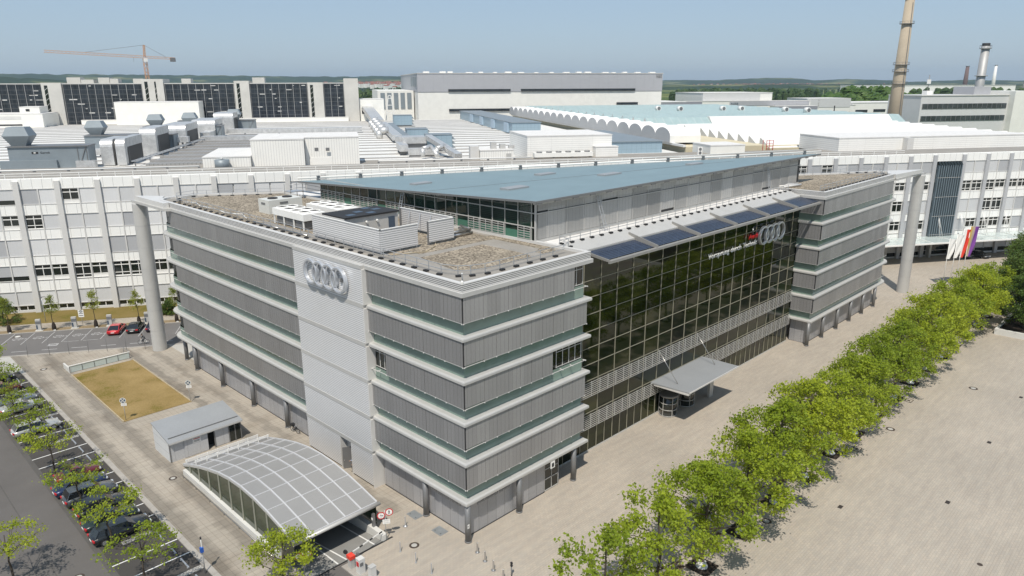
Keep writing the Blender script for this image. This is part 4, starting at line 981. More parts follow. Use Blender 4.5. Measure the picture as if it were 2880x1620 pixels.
post_sign(-12.45, 47.92, 2.75, [(0, 2.65, 'stop')], [(.05, 2.12, .62, .36, 2)], 'no-stopping sign at the car-park corner of the dry lawn', 'no_stopping_sign', r=.36)
post_sign(-4.76, 47.71, 2.75, [(0, 2.65, 'stop')], [(.05, 2.12, .62, .36, 2)], 'no-stopping sign at the building-side corner of the dry lawn', 'no_stopping_sign', r=.36)
post_sign(-4.55, 5.75, 3.0, [(-.35, 2.55, 'height'), (.36, 2.82, 'walk')], [(.08, 2.0, .66, .20, 1), (.08, 1.76, .66, .20, 1)], 'pair of red ringed signs on a pole right of the ramp mouth', r=.36)
post_sign(-12.42, 6.15, 2.6, [(-.32, 2.25, 'walk'), (.38, 2.42, 'height')], [], 'pair of red ringed signs half hidden by the tree left of the ramp', r=.34)
t = thing('garage_barrier', 'car park barrier with a raised-ready striped boom and red motor head', 'barrier', (-8.95, 4.5, 0))
bx(-9.15, 4.35, .12, -8.75, 4.8, 1.0).build('housing', 'alu', t); bx(-9.2, 4.3, 1.0, -8.7, 4.9, 1.32).build('motor_head', 'orange', t)
MB().cyl((-9.2, 5.05, 1.45), (-9.1, 5.1, 1.45), .2, n=12).build('counterweight', 'black', t)
g = MB()
for i in range(10):
    a = Vector((-8.9, 4.95, 1.15)); b = Vector((-4.9, 5.85, .95)); g.use('white' if i % 3 else 'black').beam(a.lerp(b, i/10), a.lerp(b, (i+1)/10), .06, .11)
g.build('boom', None, t); bx(-8.6, 4.1, .12, -8.45, 4.3, 1.5).build('guide_post', 'alu_dark', t)
struct(MB().prism([(-9.5, 5.3), (-9.45, 2.0), (-9.2, 1.2), (-8.4, 1.0), (-7.9, 1.6), (-8.5, 5.3)], -.01, .12).build('barrier_island', 'kerb'))
t = thing('ticket_machine', 'grey ticket pillar with a red keypad on the barrier island', 'ticket machine', (-8.75, 3.5, .12))
bx(-9.05, 3.2, .12, -8.5, 3.75, 1.5).build('cabinet', 'alu_light', t); bx(-9.09, 3.3, .85, -9.05, 3.6, 1.25).build('keypad', 'red', t); bx(-9.0, 3.17, .9, -8.7, 3.2, 1.2).build('slot_plate', 'alu_dark', t)
t = thing('control_pillar', 'shorter plain grey pillar beside the ticket machine', 'pillar', (-8.4, 2.3, .12)); bx(-8.72, 2.05, .12, -8.2, 2.5, 1.15).build('cabinet', 'alu_light', t); bx(-8.74, 2.03, 1.15, -8.18, 2.52, 1.2).build('lid', 'alu', t)
t = thing('ramp_post', 'grey sensor post standing on the ramp wall', 'post', (-4.6, 7.5, .58)); bx(-4.75, 7.4, .58, -4.5, 7.65, 1.9).build('shaft', 'alu_dark', t); bx(-4.8, 7.42, 1.3, -4.75, 7.6, 1.5).build('sensor', 'white', t)
def bollard(x, y, h, r, flare, label, mt, grp):
    t = thing('bollard', label, 'bollard', (x, y, 0), grp); g = MB()
    g.lathe((x, y, 0), [(flare, 0), (flare, .03), (r*1.25, .08), (r, .14), (r*.9, h-.04), (r*.7, h)], 12); g.build('shaft', mt, t)
    if flare > .15: MB().cyl((x, y, .001), (x, y, .012), flare*1.12, n=14).build('base_plate', 'alu_dark', t)
for x, y, lab in ((-.07, -1.37, 'flared steel bollard nearest the corner column'), (-.43, -2.72, 'flared steel bollard second from the corner column'), (-.77, -4.1, 'flared steel bollard third from the corner column'), (-1.0, -5.5, 'flared steel bollard farthest from the corner column')): bollard(x, y, .95, .085, .19, lab, 'steel', 'flared steel bollards in front of the corner')
for x, y, lab in ((-2.09, 6.2, 'thin grey bollard on a white foot by the grey hatch'), (-4.73, 3.47, 'thin grey bollard nearest the red ringed signs'), (-4.71, 1.32, 'thin grey bollard in the middle of its row'), (-4.67, -.73, 'thin grey bollard at the near end of its row')): bollard(x, y, 1.0, .05, .10 if y < 6 else .2, lab, 'galv', 'thin bollards beside the garage approach')
t = thing('pedestal_lamp', 'dark post with a double round head near the flared bollards', 'post', (-.35, -5.8, 0)); MB().cyl((-.35, -5.8, 0), (-.35, -5.8, 1.05), .05, n=8).build('shaft', 'alu_dark', t)
for z in (1.12, 1.34): MB().cyl((-.38, -5.86, z), (-.32, -5.76, z), .11, n=10).build('lamp_head', 'black', t)
t = thing('path_marker_pole', 'thin grey pole with a small blue tag by the car-park kerb', 'pole', (-17.86, 12.75, 0)); MB().cyl((-17.86, 12.75, 0), (-17.86, 12.75, 3.3), .05, n=8).build('shaft', 'alu', t); bx(-18.02, 12.6, 2.1, -17.78, 12.85, 2.55).build('blue_tag', 'blue', t); MB().cyl((-17.86, 12.75, 3.3), (-17.86, 12.75, 3.5), .07, n=8).build('cap', 'black', t)
def cover(x, y, r, label, ringed=True):
    t = thing('manhole_cover', label, 'manhole', (x, y, 0)); MB().lathe((x, y, 0), [(r, .0), (r, .012), (r*.99, .014)], 24).build('rim', 'brown', t)
    MB().cyl((x, y, .013), (x, y, .019), r*.58, n=20).build('infill', 'concrete' if ringed else 'brown', t)
for x, y, r, lab, rg in ((-3.32, 3.33, .45, 'ring shaped manhole cover near the ramp signs', 1), (-13.77, 30.14, .40, 'round manhole cover on the pavement by the shed', 1), (-14.95, 73.84, .46, 'round manhole cover near the street end of the pavement', 1), (21.84, -17.2, .46, 'dark ring manhole just right of the tree row', 1), (49.63, -19.08, .50, 'thin ringed manhole on the open plaza near the trees', 1), (69.8, -22.94, .54, 'pale centred ring manhole far out on the plaza', 1), (28.46, -32.97, .22, 'small solid round cover on the near right plaza', 0), (68.9, -16.9, .5, 'ring manhole at the foot of the far trees', 1), (-25.4, 19.8, .45, 'manhole cover in the parking lane', 1)): cover(x, y, r, lab, rg)
t = thing('manhole_cover', 'pale centred manhole in the charging bays', 'manhole', wl(1.6, -13.6, .01)); MB(lambda p: Vector(p)).cyl(wl(1.6, -13.6, .005), wl(1.6, -13.6, .02), .62, n=20).build('rim', 'brown', t); MB().cyl(wl(1.6, -13.6, .02), wl(1.6, -13.6, .026), .42, n=20).build('infill', 'concrete_w', t)
for x, y, lab in ((29.03, -21.19, 'small dark drain grate nearest the camera on the plaza'), (37.08, -28.32, 'dark drain grate at the near end of its line on the plaza'), (53.9, -28.18, 'dark drain grate in the middle of its line on the plaza'), (70.82, -28.09, 'dark drain grate at the far end of its line on the plaza')):
    t = thing('drain_grate', lab, 'drain', (x, y, 0)); bx(x-.32, y-.19, 0, x+.32, y+.19, .012).build('frame', 'brown', t)
    for i in range(5): bx(x-.27+.12*i, y-.15, .012, x-.21+.12*i, y+.15, .017).build('bar', 'black', t)
for x, y, lab in ((41.91, -18.04, 'framed rectangular cover nearest the camera beside the trees'), (59.7, -18.06, 'framed rectangular cover halfway along the trees'), (96.27, -18.19, 'framed rectangular cover by the planter wall')):
    t = thing('inspection_cover', lab, 'inspection cover', (x, y, 0)); g = MB()
    for a in ((x-.62, y-.42, x+.62, y-.34), (x-.62, y+.34, x+.62, y+.42), (x-.62, y-.34, x-.54, y+.34), (x+.54, y-.34, x+.62, y+.34)): g.box(a[0], a[1], 0, a[2], a[3], .012)
    g.build('frame', 'brown', t); bx(x-.18, y-.13, 0, x+.18, y+.13, .012).build('lid', 'brown', t)
for x0, y0, x1, y1, lab in ((-.85, 6.3, .1, 7.7, 'grey steel hatch in the paving nearer the garage side'), (-.85, 2.7, .12, 4.0, 'grey steel hatch in the paving nearer the corner column')):
    t = thing('steel_hatch', lab, 'hatch', ((x0+x1)/2, (y0+y1)/2, 0)); bx(x0, y0, 0, x1, y1, .02).build('plate', 'plate', t)
    for e in (.2, .8): MB().cyl((x0+.25, y0+(y1-y0)*e, .02), (x0+.25, y0+(y1-y0)*e, .03), .05, n=8).build('lock', 'black', t)
# light well behind the lawn
t = thing('light_well', 'long white-walled stairwell behind the dry lawn with a glass balustrade', 'light well', (-8.7, 71, 0))
bx(-12.7, 69.65, -.005, -4.78, 72.3, .03).build('floor_opening', 'concrete_w', t); bx(-12.75, 72.2, 0, -4.7, 72.4, .10).build('rear_kerb', 'concrete', t)
bx(-12.70, 69.55, .06, -4.8, 69.58, .98).build('glass_panel', 'paleglass', t)
MB().beam((-12.9, 69.55, 1.02), (-4.7, 69.55, 1.02), .13, .09).build('handrail', 'white', t)
for i in range(6): bx(-12.7+1.58*i-.03, 69.50, 0, -12.7+1.58*i+.03, 69.62, 1.0).build('post', 'alu_dark', t)
MB().tube([(-4.7, 69.55, 1.0), (-4.7, 72.3, 1.0), (-4.7, 72.3, 0)], .035, 6).build('end_rail', 'alu_dark', t)
bx(-12.8, 69.5, 0, -12.6, 72.3, .75).build('end_wall', 'concrete_w', t)
# ------------------------------------------------------------------ office building behind (long white front along s)
ob = thing('rear_office_building', 'long white five-storey office building with grey pilasters behind the main building', 'building', wl(70, 0))
op = lambda mb, name, mt=None, **k: mb.build(name, mt, ob, **k)
SP = [6.4+6.35*i for i in range(-11, 29)]+[192.0, 198.5, 204.95, 211.3, 217.7, 224.0]
op(WB().box(-66, .25, 0, 226, 15.5, 22.0), 'wall', 'alu_light')
op(WB().box(-66, -.02, 22.05, 226, .5, 23.72), 'parapet', 'parapet_w')
op(WB().box(-66, .6, 22.0, 226, 15.5, 23.25), 'roof_slab', 'membrane')
op(WB().box(-66, .45, 23.72, 226, .62, 23.78), 'parapet_cap', 'white')
for s in SP:
    if -30 < s < 62 or s > 110: op(WB().box(s-.45, -.42, 0, s+.45, .12, 23.35 if s < 180 else 23.45), 'pilaster', 'alu_light' if s < 100 else 'alu2')
storey = [(1.5, 3.95), (6.0, 8.65), (10.36, 13.25), (15.08, 17.5), (19.4, 21.95)]
span = [(4.05, 5.75), (8.72, 10.2), (13.33, 15.0), (17.6, 19.3)]
for z0, z1 in span: op(WB().box(-66, -.02, z0, 226, .24, z1), 'spandrel_band', 'spandrel')
g = WB()
for z0, z1 in storey:
    for z in (z0-.10, z1): g.box(-66, -.08, z, 226, .2, z+.09)
g.box(-66, -.05, .1, 226, .2, .45)
op(g, 'ledge', 'alu_light')
opened = set()
bays = list(zip(SP[:-1], SP[1:]))
def bayidx(s): return min(range(len(bays)), key=lambda i: abs((bays[i][0]+bays[i][1])/2-s))
for s, st_, hv in ((9.6, 4, (0,)), (-2.9, 3, (1,)), (3.2, 3, (0,)), (3.2, 1, (0, 1)), (9.6, 1, (0, 1)), (15.9, 1, (0, 1)), (22.3, 1, (0, 1)), (28.6, 1, (0,)),
                   (195.3, 3, (0, 1)), (195.3, 1, (1,)), (201.7, 3, (0, 1)), (201.7, 2, (0, 1)), (201.7, 1, (0, 1)), (208.1, 3, (0, 1)), (208.1, 1, (0,)), (214.5, 3, (0, 1)), (214.5, 2, (1,)),
                   (181, 3, (1,)), (181, 1, (1,)), (174.7, 3, (0, 1)), (174.7, 2, (0, 1)), (174.7, 1, (0, 1)), (168.3, 3, (0, 1)), (168.3, 2, (0, 1)), (168.3, 1, (0, 1)), (162, 3, (1,)), (162, 2, (1,)), (155.6, 4, (1,)), (149.3, 4, (0, 1)), (136.6, 4, (0, 1)), (142.9, 4, (0, 1)), (130.2, 4, (1,))):
    for h in hv: opened.add((bayidx(s), st_, h))
cnt = 0; restb = WB(); rr2 = random.Random(3)
def window(a, b, z0, z1, low=False):
    wdw = op(WB().box(a, .16, z0, b, .235, z1), 'window', 'darkglass')
    g = WB(); n = 2
    for i in range(n+1): x = a+(b-a)*i/n; g.box(x-.055, .06, z0, x+.055, .16, z1)
    for zz in ((z0, z0+.08), (z1-.08, z1)) if low else ((z0, z0+.10), (z0+.55, z0+.66), (z1-.72, z1-.58), (z1-.08, z1)): g.box(a, .07, zz[0], b, .155, zz[1])
    if not low: g.box(a, .05, z0-.08, b, .15, z0+.5 if (rr2.random() < .8) else z0)
    for hh in (): pass
    g.build('frame', 'white', wdw)
for bi, (sa, sb) in enumerate(bays):
    if not (-34 < sa < 64 or sa > 108): continue
    if 183 < sa < 186: continue
    mid = (sa+sb)/2
    op(WB().box(mid-.10, -.10, 1.3, mid+.10, .2, 22.0), 'bay_mullion', 'alu_light') if (-25 < sa < 30 or sa > 150) else None
    for si, (z0, z1) in enumerate(storey):
        for h, (a, b) in enumerate(((sa+.47, mid-.12), (mid+.12, sb-.47))):
            if (bi, si, h) in opened: window(a, b, z0, z1); continue
            low = (si == 1 and -10 < sa < 2) or (si == 4 and h == 1 and sa < 0 and sa > -8)
            mt = 'rb'+str(rr2.choice((0, 0, 0, 1, 1, 2))) if sa < 100 else 'rb'+str(rr2.choice((1, 2, 2)))
            if (si, h) == (4, 0) and 0 < sa < 2: mt = 'rb2'
            zb = z0+.75 if low else z0
            vis = (sa < 26 or sa > 160) and cnt < 100
            if low: op(WB().box(a, .12, z0, b, .2, z0+.75), 'window', 'darkglass')
            if vis: cnt += 1; op(WB().box(a, .05, zb, b, .2, z1), 'sun_blind', mt)
            else: restb.use(mt).box(a, .05, zb, b, .2, z1)
        if si == 0 and sa < 60:
            for a, b in ((sa+.5, mid-.12), (mid+.12, sb-.5)): window(a, b, .50, 1.36, True)
o = restb.build('sun_blind', None, ob); o['kind'] = 'stuff'
# bay of dark vertical fins with its slanted top
op(WB().box(185, -.1, 5.0, 191.3, .2, 22.0), 'fin_bay_glass', 'darkglass')
for i in range(11): op(WB().box(185.05+.6*i, -.85, 5.0, 185.30+.6*i, -.1, 21.2), 'fin', 'finblue')
g = WB()
for i in range(8): s = 185.1+.8*i; g.face(((s, -.9, 21.25), (s+.62, -.9, 21.25), (s+.62, -.15, 22.05), (s, -.15, 22.05)))
op(g, 'fin_bay_hood', 'darkglass', fix=False)
g = WB()
for z in (5.3, 9.6, 14.0, 18.4): g.box(185, -.9, z, 191.4, -.84, z+.07)
op(g, 'fin_tie', 'alu')
# glass porch
op(WB().box(150, -7.7, 4.78, 224, -7.35, 5.08), 'porch_beam', 'white')
for i in range(13):
    s = 150+6.2*i
    op(WB().box(s-.08, -7.4, 4.72, s+.08, 0, 4.98), 'porch_rib', 'white')
    if i < 12: op(WB().box(s+.1, -7.3, 4.86, s+6.1, -.1, 4.90), 'porch_glass', 'paleglass')
    if i > 4:
        for ds in (-.35, .35): op(WB().cyl((s+ds, -2.2, 5.0), (s, -.4, 10.0), .05, n=5), 'tension_rod', 'white')
op(WB().box(150, .15, 0, 224, .24, 4.0), 'entrance_glazing', 'darkglass')
for s in (162, 168, 174, 180, 186, 192, 198): op(WB().box(s-.3, .2-1.2, 0, s+.3, .16, 4.75), 'entrance_pier', 'alu')
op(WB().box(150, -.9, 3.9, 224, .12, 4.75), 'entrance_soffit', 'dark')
# white railing along its roof edge
for s0, s1, lab in ((-40, 35, 'white roof railing on the rear office building, left part'), (35, 112, 'white roof railing on the rear office building, middle part'), (112, 178, 'white roof railing on the rear office building, right part')):
    r = thing('white_railing', lab, 'railing', wl(s0, 2.2, 23.3))
    for z in (24.35, 23.95): WB().box(s0, 2.17, z, s1, 2.23, z+.08 if z < 24 else z+.12).build('rail', 'white', r)
    for i in range(int((s1-s0)/2.9)+1): WB().box(s0+2.9*i, 2.14, 23.25, s0+2.9*i+.10, 2.26, 24.45).build('post', 'white', r)
tag(WB().box(24, 1.2, 23.3, 32, 1.8, 24.0).build('roof_vent_strip', 'alu_light'), 'pale strip unit standing at the parapet of the rear office building', 'roof unit')

# ------------------------------------------------------------------ factory hall roof
fh = thing('factory_hall', 'wide white ribbed factory hall roof behind the rear office building', 'factory hall', wl(0, 130))
WB().box(-125, 15.6, 0, 143.5, 243, 21.0).build('hall_body', 'hallroof', fh)
for i in range(21):
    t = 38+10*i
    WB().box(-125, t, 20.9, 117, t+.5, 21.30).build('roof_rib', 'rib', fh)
    g = WB(); a = [g.pt((s, tt, z)) for s, tt, z in ((-125, t+.51, 21.03), (117, t+.51, 21.03), (117, t+9.99, 21.06), (-125, t+9.99, 21.06))]; g.idx(a); g.build('roof_bay', 'hallroof', fh, fix=False)
WB().box(-60, 15.6, 21.0, 226, 36, 21.9).build('front_deck', 'membrane', fh)
g = WB(); g.box(11, 40, 21.0, 36, 112, 21.9); g.build('grey_roof_field', 'greysheet', fh)
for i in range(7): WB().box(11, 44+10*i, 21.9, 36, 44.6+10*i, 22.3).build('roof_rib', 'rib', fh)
WB().box(-62, 16.5, 21.9, 33, 17.1, 22.9).build('edge_upstand', 'white', fh); WB().box(60, 16.5, 21.9, 178, 17.1, 22.7).build('edge_upstand', 'white', fh)
for s0, s1, t, lab in ((-40, 26, 19.5, 'white pipe line behind the railing at the left'), (62, 96, 20.5, 'white pipe line behind the railing in front of the ribbed roof')):
    r = thing('roof_pipe_line', lab, 'pipe', wl(s0, t, 21.9)); WB().cyl((s0, t, 23.2), (s1, t, 23.2), .16, n=6).build('pipe', 'white', r)
    for i in range(int((s1-s0)/6)+1): WB().box(s0+6*i-.2, t-.2, 21.9, s0+6*i+.2, t+.2, 23.1).build('support', 'alu_dark', r)
# white box buildings on the roof
def wbox(name, label, s0, t0, s1, t1, z0, z1, mt='wbox', roof='membrane_w', cat='roof building', extra=()):
    r = thing(name, label, cat, wl((s0+s1)/2, (t0+t1)/2, z0)); WB().box(s0, t0, z0, s1, t1, z1-.25).build('wall', mt, r)
    WB().box(s0-.08, t0-.08, z1-.25, s1+.08, t1+.08, z1).build('roof', roof, r)
    for nm, a, m in extra: WB().box(*a).build(nm, m, r)
    return r
wbox('roof_building', 'low white sheet-metal annex with a grey tank in front of it', 26, 24, 35.5, 46, 21.0, 24.6)
wbox('roof_building', 'tall white sheet-metal box with a corner step beside the low annex', 35.6, 25.5, 46.5, 44, 21.0, 27.9, extra=(('vent', (51, 27.3, 25.0, 51.8, 27.4, 25.7), 'alu_dark'),))
wbox('roof_building', 'tall white sheet-metal box with a small dark vent and a door', 46.6, 28.0, 58.2, 44, 21.0, 28.0, extra=(('vent', (48.6, 27.94, 25.0, 49.4, 28.0, 25.7), 'alu_dark'), ('door', (47.6, 27.93, 21.6, 52.2, 28.0, 23.6), 'white')))
t_ = thing('roof_tank', 'blue-grey oval tank on the wall of the low annex', 'tank', wl(30, 22.8, 22)); WB().cyl((30, 22.6, 22.2), (30, 22.6, 24.1), 1.5, n=16).build('vessel', 'bluegrey', t_); WB().cyl((30, 22.6, 24.1), (30, 22.6, 24.5), .3, n=8).build('stub', 'alu', t_)
wbox('roof_building', 'small white hut with a door left of the ribbed white box', 86, 30, 94, 36.5, 21.0, 24.2, extra=(('door', (92.2, 29.9, 21.6, 93.4, 30.0, 23.3), 'alu'), ('side_stack', (83.8, 31, 21, 85.9, 33, 25.0), 'alu_light')))
wbox('roof_building', 'long white box with horizontal ribs behind the row of fans', 98, 32.6, 119.5, 52, 21.0, 27.1, 'wboxh')
wbox('roof_building', 'small white ribbed cabin at the right end of the row of fans', 114.6, 30.4, 120.4, 32.5, 21.0, 24.4, 'wboxh')
t_ = thing('fan_bank', 'white bank of six fans before the ribbed white box', 'cooling unit', wl(106, 30.5, 21.9)); WB().box(99, 29.5, 22.2, 113.6, 31.3, 23.2).build('casing', 'white', t_)
for i in range(6): WB().cyl((100.4+2.4*i, 30.4, 23.2), (100.4+2.4*i, 30.4, 23.5), .72, n=12).build('fan', 'alu_dark', t_)
for i in range(4): WB().box(99.3+4.6*i, 29.7, 21.9, 99.6+4.6*i, 31.1, 22.2).build('foot', 'alu_dark', t_)
t_ = thing('machine_stack', 'grey fan units standing on the small white hut', 'fan unit', wl(92, 33, 24.2))
for s, h_ in ((89.0, 1.6), (91.2, 1.1), (93.4, .8)): WB().box(s, 32, 24.2, s+1.3, 33.4, 24.2+h_).build('unit', 'alu', t_)
wbox('roof_building', 'white flat box with a grey left side right of the blue roof', 145, 30.2, 154.6, 40, 21.0, 24.1, 'white2')
wbox('roof_building', 'very long white ribbed superstructure on the right of the rear office building', 179.4, 27, 240, 44, 21.5, 25.5, 'wboxh', extra=(('stair_block', (198.5, 25.2, 21.5, 200.4, 27, 25.2), 'alu_light'),))
t_ = thing('twin_fan_unit', 'small white air conditioner with two round fans', 'cooling unit', wl(141.5, 29, 22)); WB().box(140.8, 28.6, 21.9, 142.0, 29.2, 23.8).build('casing', 'white', t_)
for z in (22.4, 23.3): WB().cyl((141.4, 28.6, z), (141.4, 28.54, z), .38, n=12).build('fan', 'alu_dark', t_)
# ventilation plant: dark grey boxes with flared hoods, silver ducts
def hood(s, t, z, k, label):
    r = thing('exhaust_hood', label, 'vent', wl(s, t, z), 'flared blue-grey exhaust hoods on the factory roof')
    def fr(z0, a0, b0, z1, a1, b1):
        g = WB(); A = [(s-a0*k, t-b0*k), (s+a0*k, t-b0*k), (s+a0*k, t+b0*k), (s-a0*k, t+b0*k)]; B = [(s-a1*k, t-b1*k), (s+a1*k, t-b1*k), (s+a1*k, t+b1*k), (s-a1*k, t+b1*k)]
        g.prism(A, z0, z1, B); return g
    fr(z, .9, .9, z+1.4*k, 1.7, 1.5).build('flare', 'bluegrey', r); fr(z+1.4*k, 1.7, 1.5, z+2.6*k, 1.15, 1.1).build('cowl', 'bluegrey', r)
def plantbox(label, s0, t0, s1, t1, z1, mark=False):
    r = thing('plant_housing', label, 'plant housing', wl((s0+s1)/2, t0, 21.2)); WB().box(s0, t0, 21.2, s1, t1, z1).build('casing', 'bluegrey', r); WB().box(s0-.2, t0-.3, z1, s1+.2, t1, z1+.25).build('roof', 'alu_dark', r)
    for s in (s1-2.2, s1-.4): WB().box(s, t0-.12, 21.2, s+.12, t0-.02, z1).build('frame_post', 'alu_dark', r)
    WB().beam((s1-2.2, t0-.1, 21.4), (s1-.4, t0-.1, z1-.1), .12).build('brace', 'alu_dark', r)
    if mark:
        text_mesh('Gerndt', .42, .03, 'black', 'letters', r, W((s0+6.3, t0-.02, 24.6)), DS, (0, 0, 1), 1.9, .01)
        WB().use('black').box(s0+4.6, t0-.03, 24.55, s0+5.9, t0, 25.0).use('white').box(s0+5.0, t0-.05, 24.7, s0+5.4, t0-.03, 24.9).build('mark', None, r)
plantbox('blue-grey plant housing with dark roof and a small mark, nearest left', -16.5, 41, -.6, 46, 26.0, True)
WB().box(-18.2, 40.2, 21.2, -7, 41, 23.2).build('low_casing', 'bluegrey', bpy.data.objects['plant_housing'])
plantbox('blue-grey plant housing second from the left front', -15, 86, 8, 92, 25.4)
plantbox('blue-grey plant housing third from the left front', -11, 133, 14, 139, 25.2)
plantbox('blue-grey plant housing farthest back on the left', -9, 178, 20, 184, 25.0)
hood(-14.6, 43.5, 26.25, 1.55, 'largest flared exhaust hood, on the nearest plant housing'); hood(-12.5, 89, 25.65, 1.45, 'flared exhaust hood on the second plant housing'); hood(-7.5, 136, 25.4, 1.5, 'flared exhaust hood on the third plant housing'); hood(-1.0, 160, 24.9, 1.55, 'flared exhaust hood between the third and the farthest plant housing'); hood(12, 181, 25.2, 1.6, 'flared exhaust hood on the farthest plant housing')
def duct(label, s0, t0, s1, t1, ztop, arch=True, zlow=21.2):
    r = thing('silver_duct', label, 'duct', wl(s0, t0, zlow))
    g = WB(); rad_ = 1.7
    pr_ = [(t0, zlow), (t0, ztop-rad_)]+[(t0+rad_-rad_*math.cos(a), ztop-rad_+rad_*math.sin(a)) for a in (.4, .8, 1.2, PI/2)]+[(t1, ztop), (t1, ztop-2.0), (t0+2.2, ztop-2.0), (t0+1.9, ztop-2.6), (t0+1.9, zlow)]
    g.smooth = False
    A = [g.pt((s0, t, z)) for t, z in pr_]; B = [g.pt((s1, t, z)) for t, z in pr_]; k = len(pr_)
    for i in range(k): g.idx((A[i], A[(i+1) % k], B[(i+1) % k], B[i]))
    g.idx(A[::-1]); g.idx(B); g.build('duct_body', 'foil', r)
    WB().box(s0+.1, t0+2.3, zlow, s1-.1, t1-.3, ztop-2.05).build('fan_housing', 'dark', r)
    WB().box(s1+.02, t0+2.6, zlow, s1+.14, t0+2.8, ztop-2).build('post', 'alu_dark', r)
    return r
duct('broad silver duct bend at the front of the plant row, left half', .4, 46, 3.0, 58, 27.1); duct('broad silver duct bend at the front of the plant row, right half', 3.6, 46, 5.6, 62, 27.2)
duct('silver duct bend second in the row, tall and square', 3.6, 68, 7.4, 84, 28.3); duct('silver duct bend third in the row', 2.5, 98, 9.0, 118, 27.6); duct('silver duct bend fourth in the row', 4.5, 132, 12, 150, 27.4); duct('silver duct bend farthest back in the row', 7, 162, 14, 176, 28.6)
for s0, t0, s1, t1, z, lab in ((-3.2, 40, .6, 42.0, 22.9, 'low silver duct along the front of the nearest plant housing'), (6, 90, 11, 92.5, 24.6, 'silver duct crossing behind the second duct bend'), (9, 120, 12, 138, 23.9, 'silver duct along the walkway behind'), (11.4, 108, 34, 111, 23.4, 'long silver duct lying on the grey roof field'), (13, 150, 62, 154, 23.2, 'longest silver duct crossing the white roof'), (-10, 70, -2, 72.5, 23.2, 'silver duct behind the nearest hood')):
    r = thing('silver_duct', lab, 'duct', wl(s0, t0, 21.2)); WB().box(s0, t0, z-1.6, s1, t1, z).build('duct_body', 'foil', r)
    for i in range(4): a = s0+(s1-s0)*(i+.5)/4; WB().box(a-.08, t0+.2, 21.2, a+.08, t1-.2, z-1.6).build('support', 'alu_dark', r)
r = thing('cable_tray', 'long steel cable bridge running away beside the silver ducts', 'cable bridge', wl(9, 42, 21.2))
for ds in (0, 1.4): WB().beam((8.2+ds, 40, 22.6), (10.9+ds, 108, 22.6), .18, .16).build('beam', 'galv', r)
for i in range(24): f = i/23; WB().beam((8.2+2.7*f, 40+68*f, 22.6), (9.6+2.7*f, 40+68*f, 22.6), .30, .22).build('bracket', 'galv', r)
for i in range(7): f = i/6; WB().box(8.8+2.7*f, 40+68*f, 21.0, 9.0+2.7*f, 40.2+68*f, 22.5).build('trestle', 'alu_dark', r)
# blue units and ducts in the middle
def bunit(label, s0, t0, s1, t1, z1):
    r = thing('blue_air_unit', label, 'air handling unit', wl(s0, t0, 21.2)); WB().box(s0, t0, 21.8, s1, t1, z1).build('casing', 'blueunit', r)
    WB().box(s0-.15, t0-.15, z1, s1+.15, t1+.15, z1+.15).build('roof', 'bluegrey', r)
    for i in range(3): z = 22.0+(z1-22.2)*i/3; g = WB(); g.prism([(s1, t0+.3), (s1+1.0, t0+.3), (s1+1.0, t1-.3), (s1, t1-.3)], z, z+(z1-22.2)/3.6, [(s1, t0+.3), (s1+.1, t0+.3), (s1+.1, t1-.3), (s1, t1-.3)]); g.build('inlet_hood', 'bluegrey', r)
    WB().box(s0+.2, t0+.3, 21.0, s1-.2, t1-.3, 21.8).build('base_frame', 'alu_dark', r)
bunit('blue air handling unit nearest the middle of the roof', 77.2, 63, 84.2, 69, 25.6); bunit('blue air handling unit farther back in the middle', 76.6, 186, 84.5, 192, 25.9); bunit('flat blue air handling unit between the other two', 76, 112, 83, 120, 24.3)
for k, (s0, t0, s1, t1, z, lab) in enumerate(((69, 54, 71.3, 66, 23.8, 'silver duct left of the near blue unit'), (70.5, 62, 77, 66, 25.2, 'silver duct into the near blue unit'), (69.5, 74, 82, 78, 24.6, 'silver duct behind the near blue unit'), (71, 50, 78.5, 52, 23.2, 'silver duct before the near blue unit'), (70, 96, 73, 180, 23.6, 'long silver duct leading back to the far blue unit'), (73.5, 100, 76, 184, 23.0, 'second long duct leading back to the far blue unit'))):
    r = thing('silver_duct', lab, 'duct', wl(s0, t0, 21.2)); WB().box(s0, t0, z-1.7, s1, t1, z).build('duct_body', 'foil' if k != 5 else 'bluegrey', r)
    for i in range(3): WB().box(s0+.3, t0+(t1-t0)*(i+.4)/3, 21.0, s1-.3, t0+(t1-t0)*(i+.4)/3+.2, z-1.7).build('support', 'alu_dark', r)
for i, tt in enumerate((118, 136, 154, 172, 190)):
    r = thing('round_duct_elbow', 'round silver elbow, number %s along the far duct line'.replace('number %s', ('nearest', 'second', 'third', 'fourth', 'farthest')[i]), 'duct', wl(67.5, tt, 21.2)); WB().tube([(67, tt, 21.2), (67, tt, 23.6), (70.2, tt, 24.0)], 1.15, 10).build('elbow', 'foil', r)
r = thing('sloping_duct', 'silver duct sloping down to the front edge beside the near blue unit', 'duct', wl(80, 40, 21.2)); WB().beam((77.5, 62, 25.2), (82, 37.5, 22.2), 1.8, 1.2).build('duct_body', 'foil', r)
for a in (74, 77.5): WB().tube([(a, 44, 21.5), (a, 44, 23.6), (a+2.2, 46, 24.0), (a+3.4, 42, 22.0)], .55, 8).build('bend', 'foil', r)
r = thing('conveyor_bridge', 'sloping grey conveyor roof running up to the parking tower', 'conveyor', wl(68, 238, 21.2)); WB().beam((70.5, 200, 22.6), (67.5, 247, 27.4), 5.2, 2.0).build('gallery', 'foil', r)
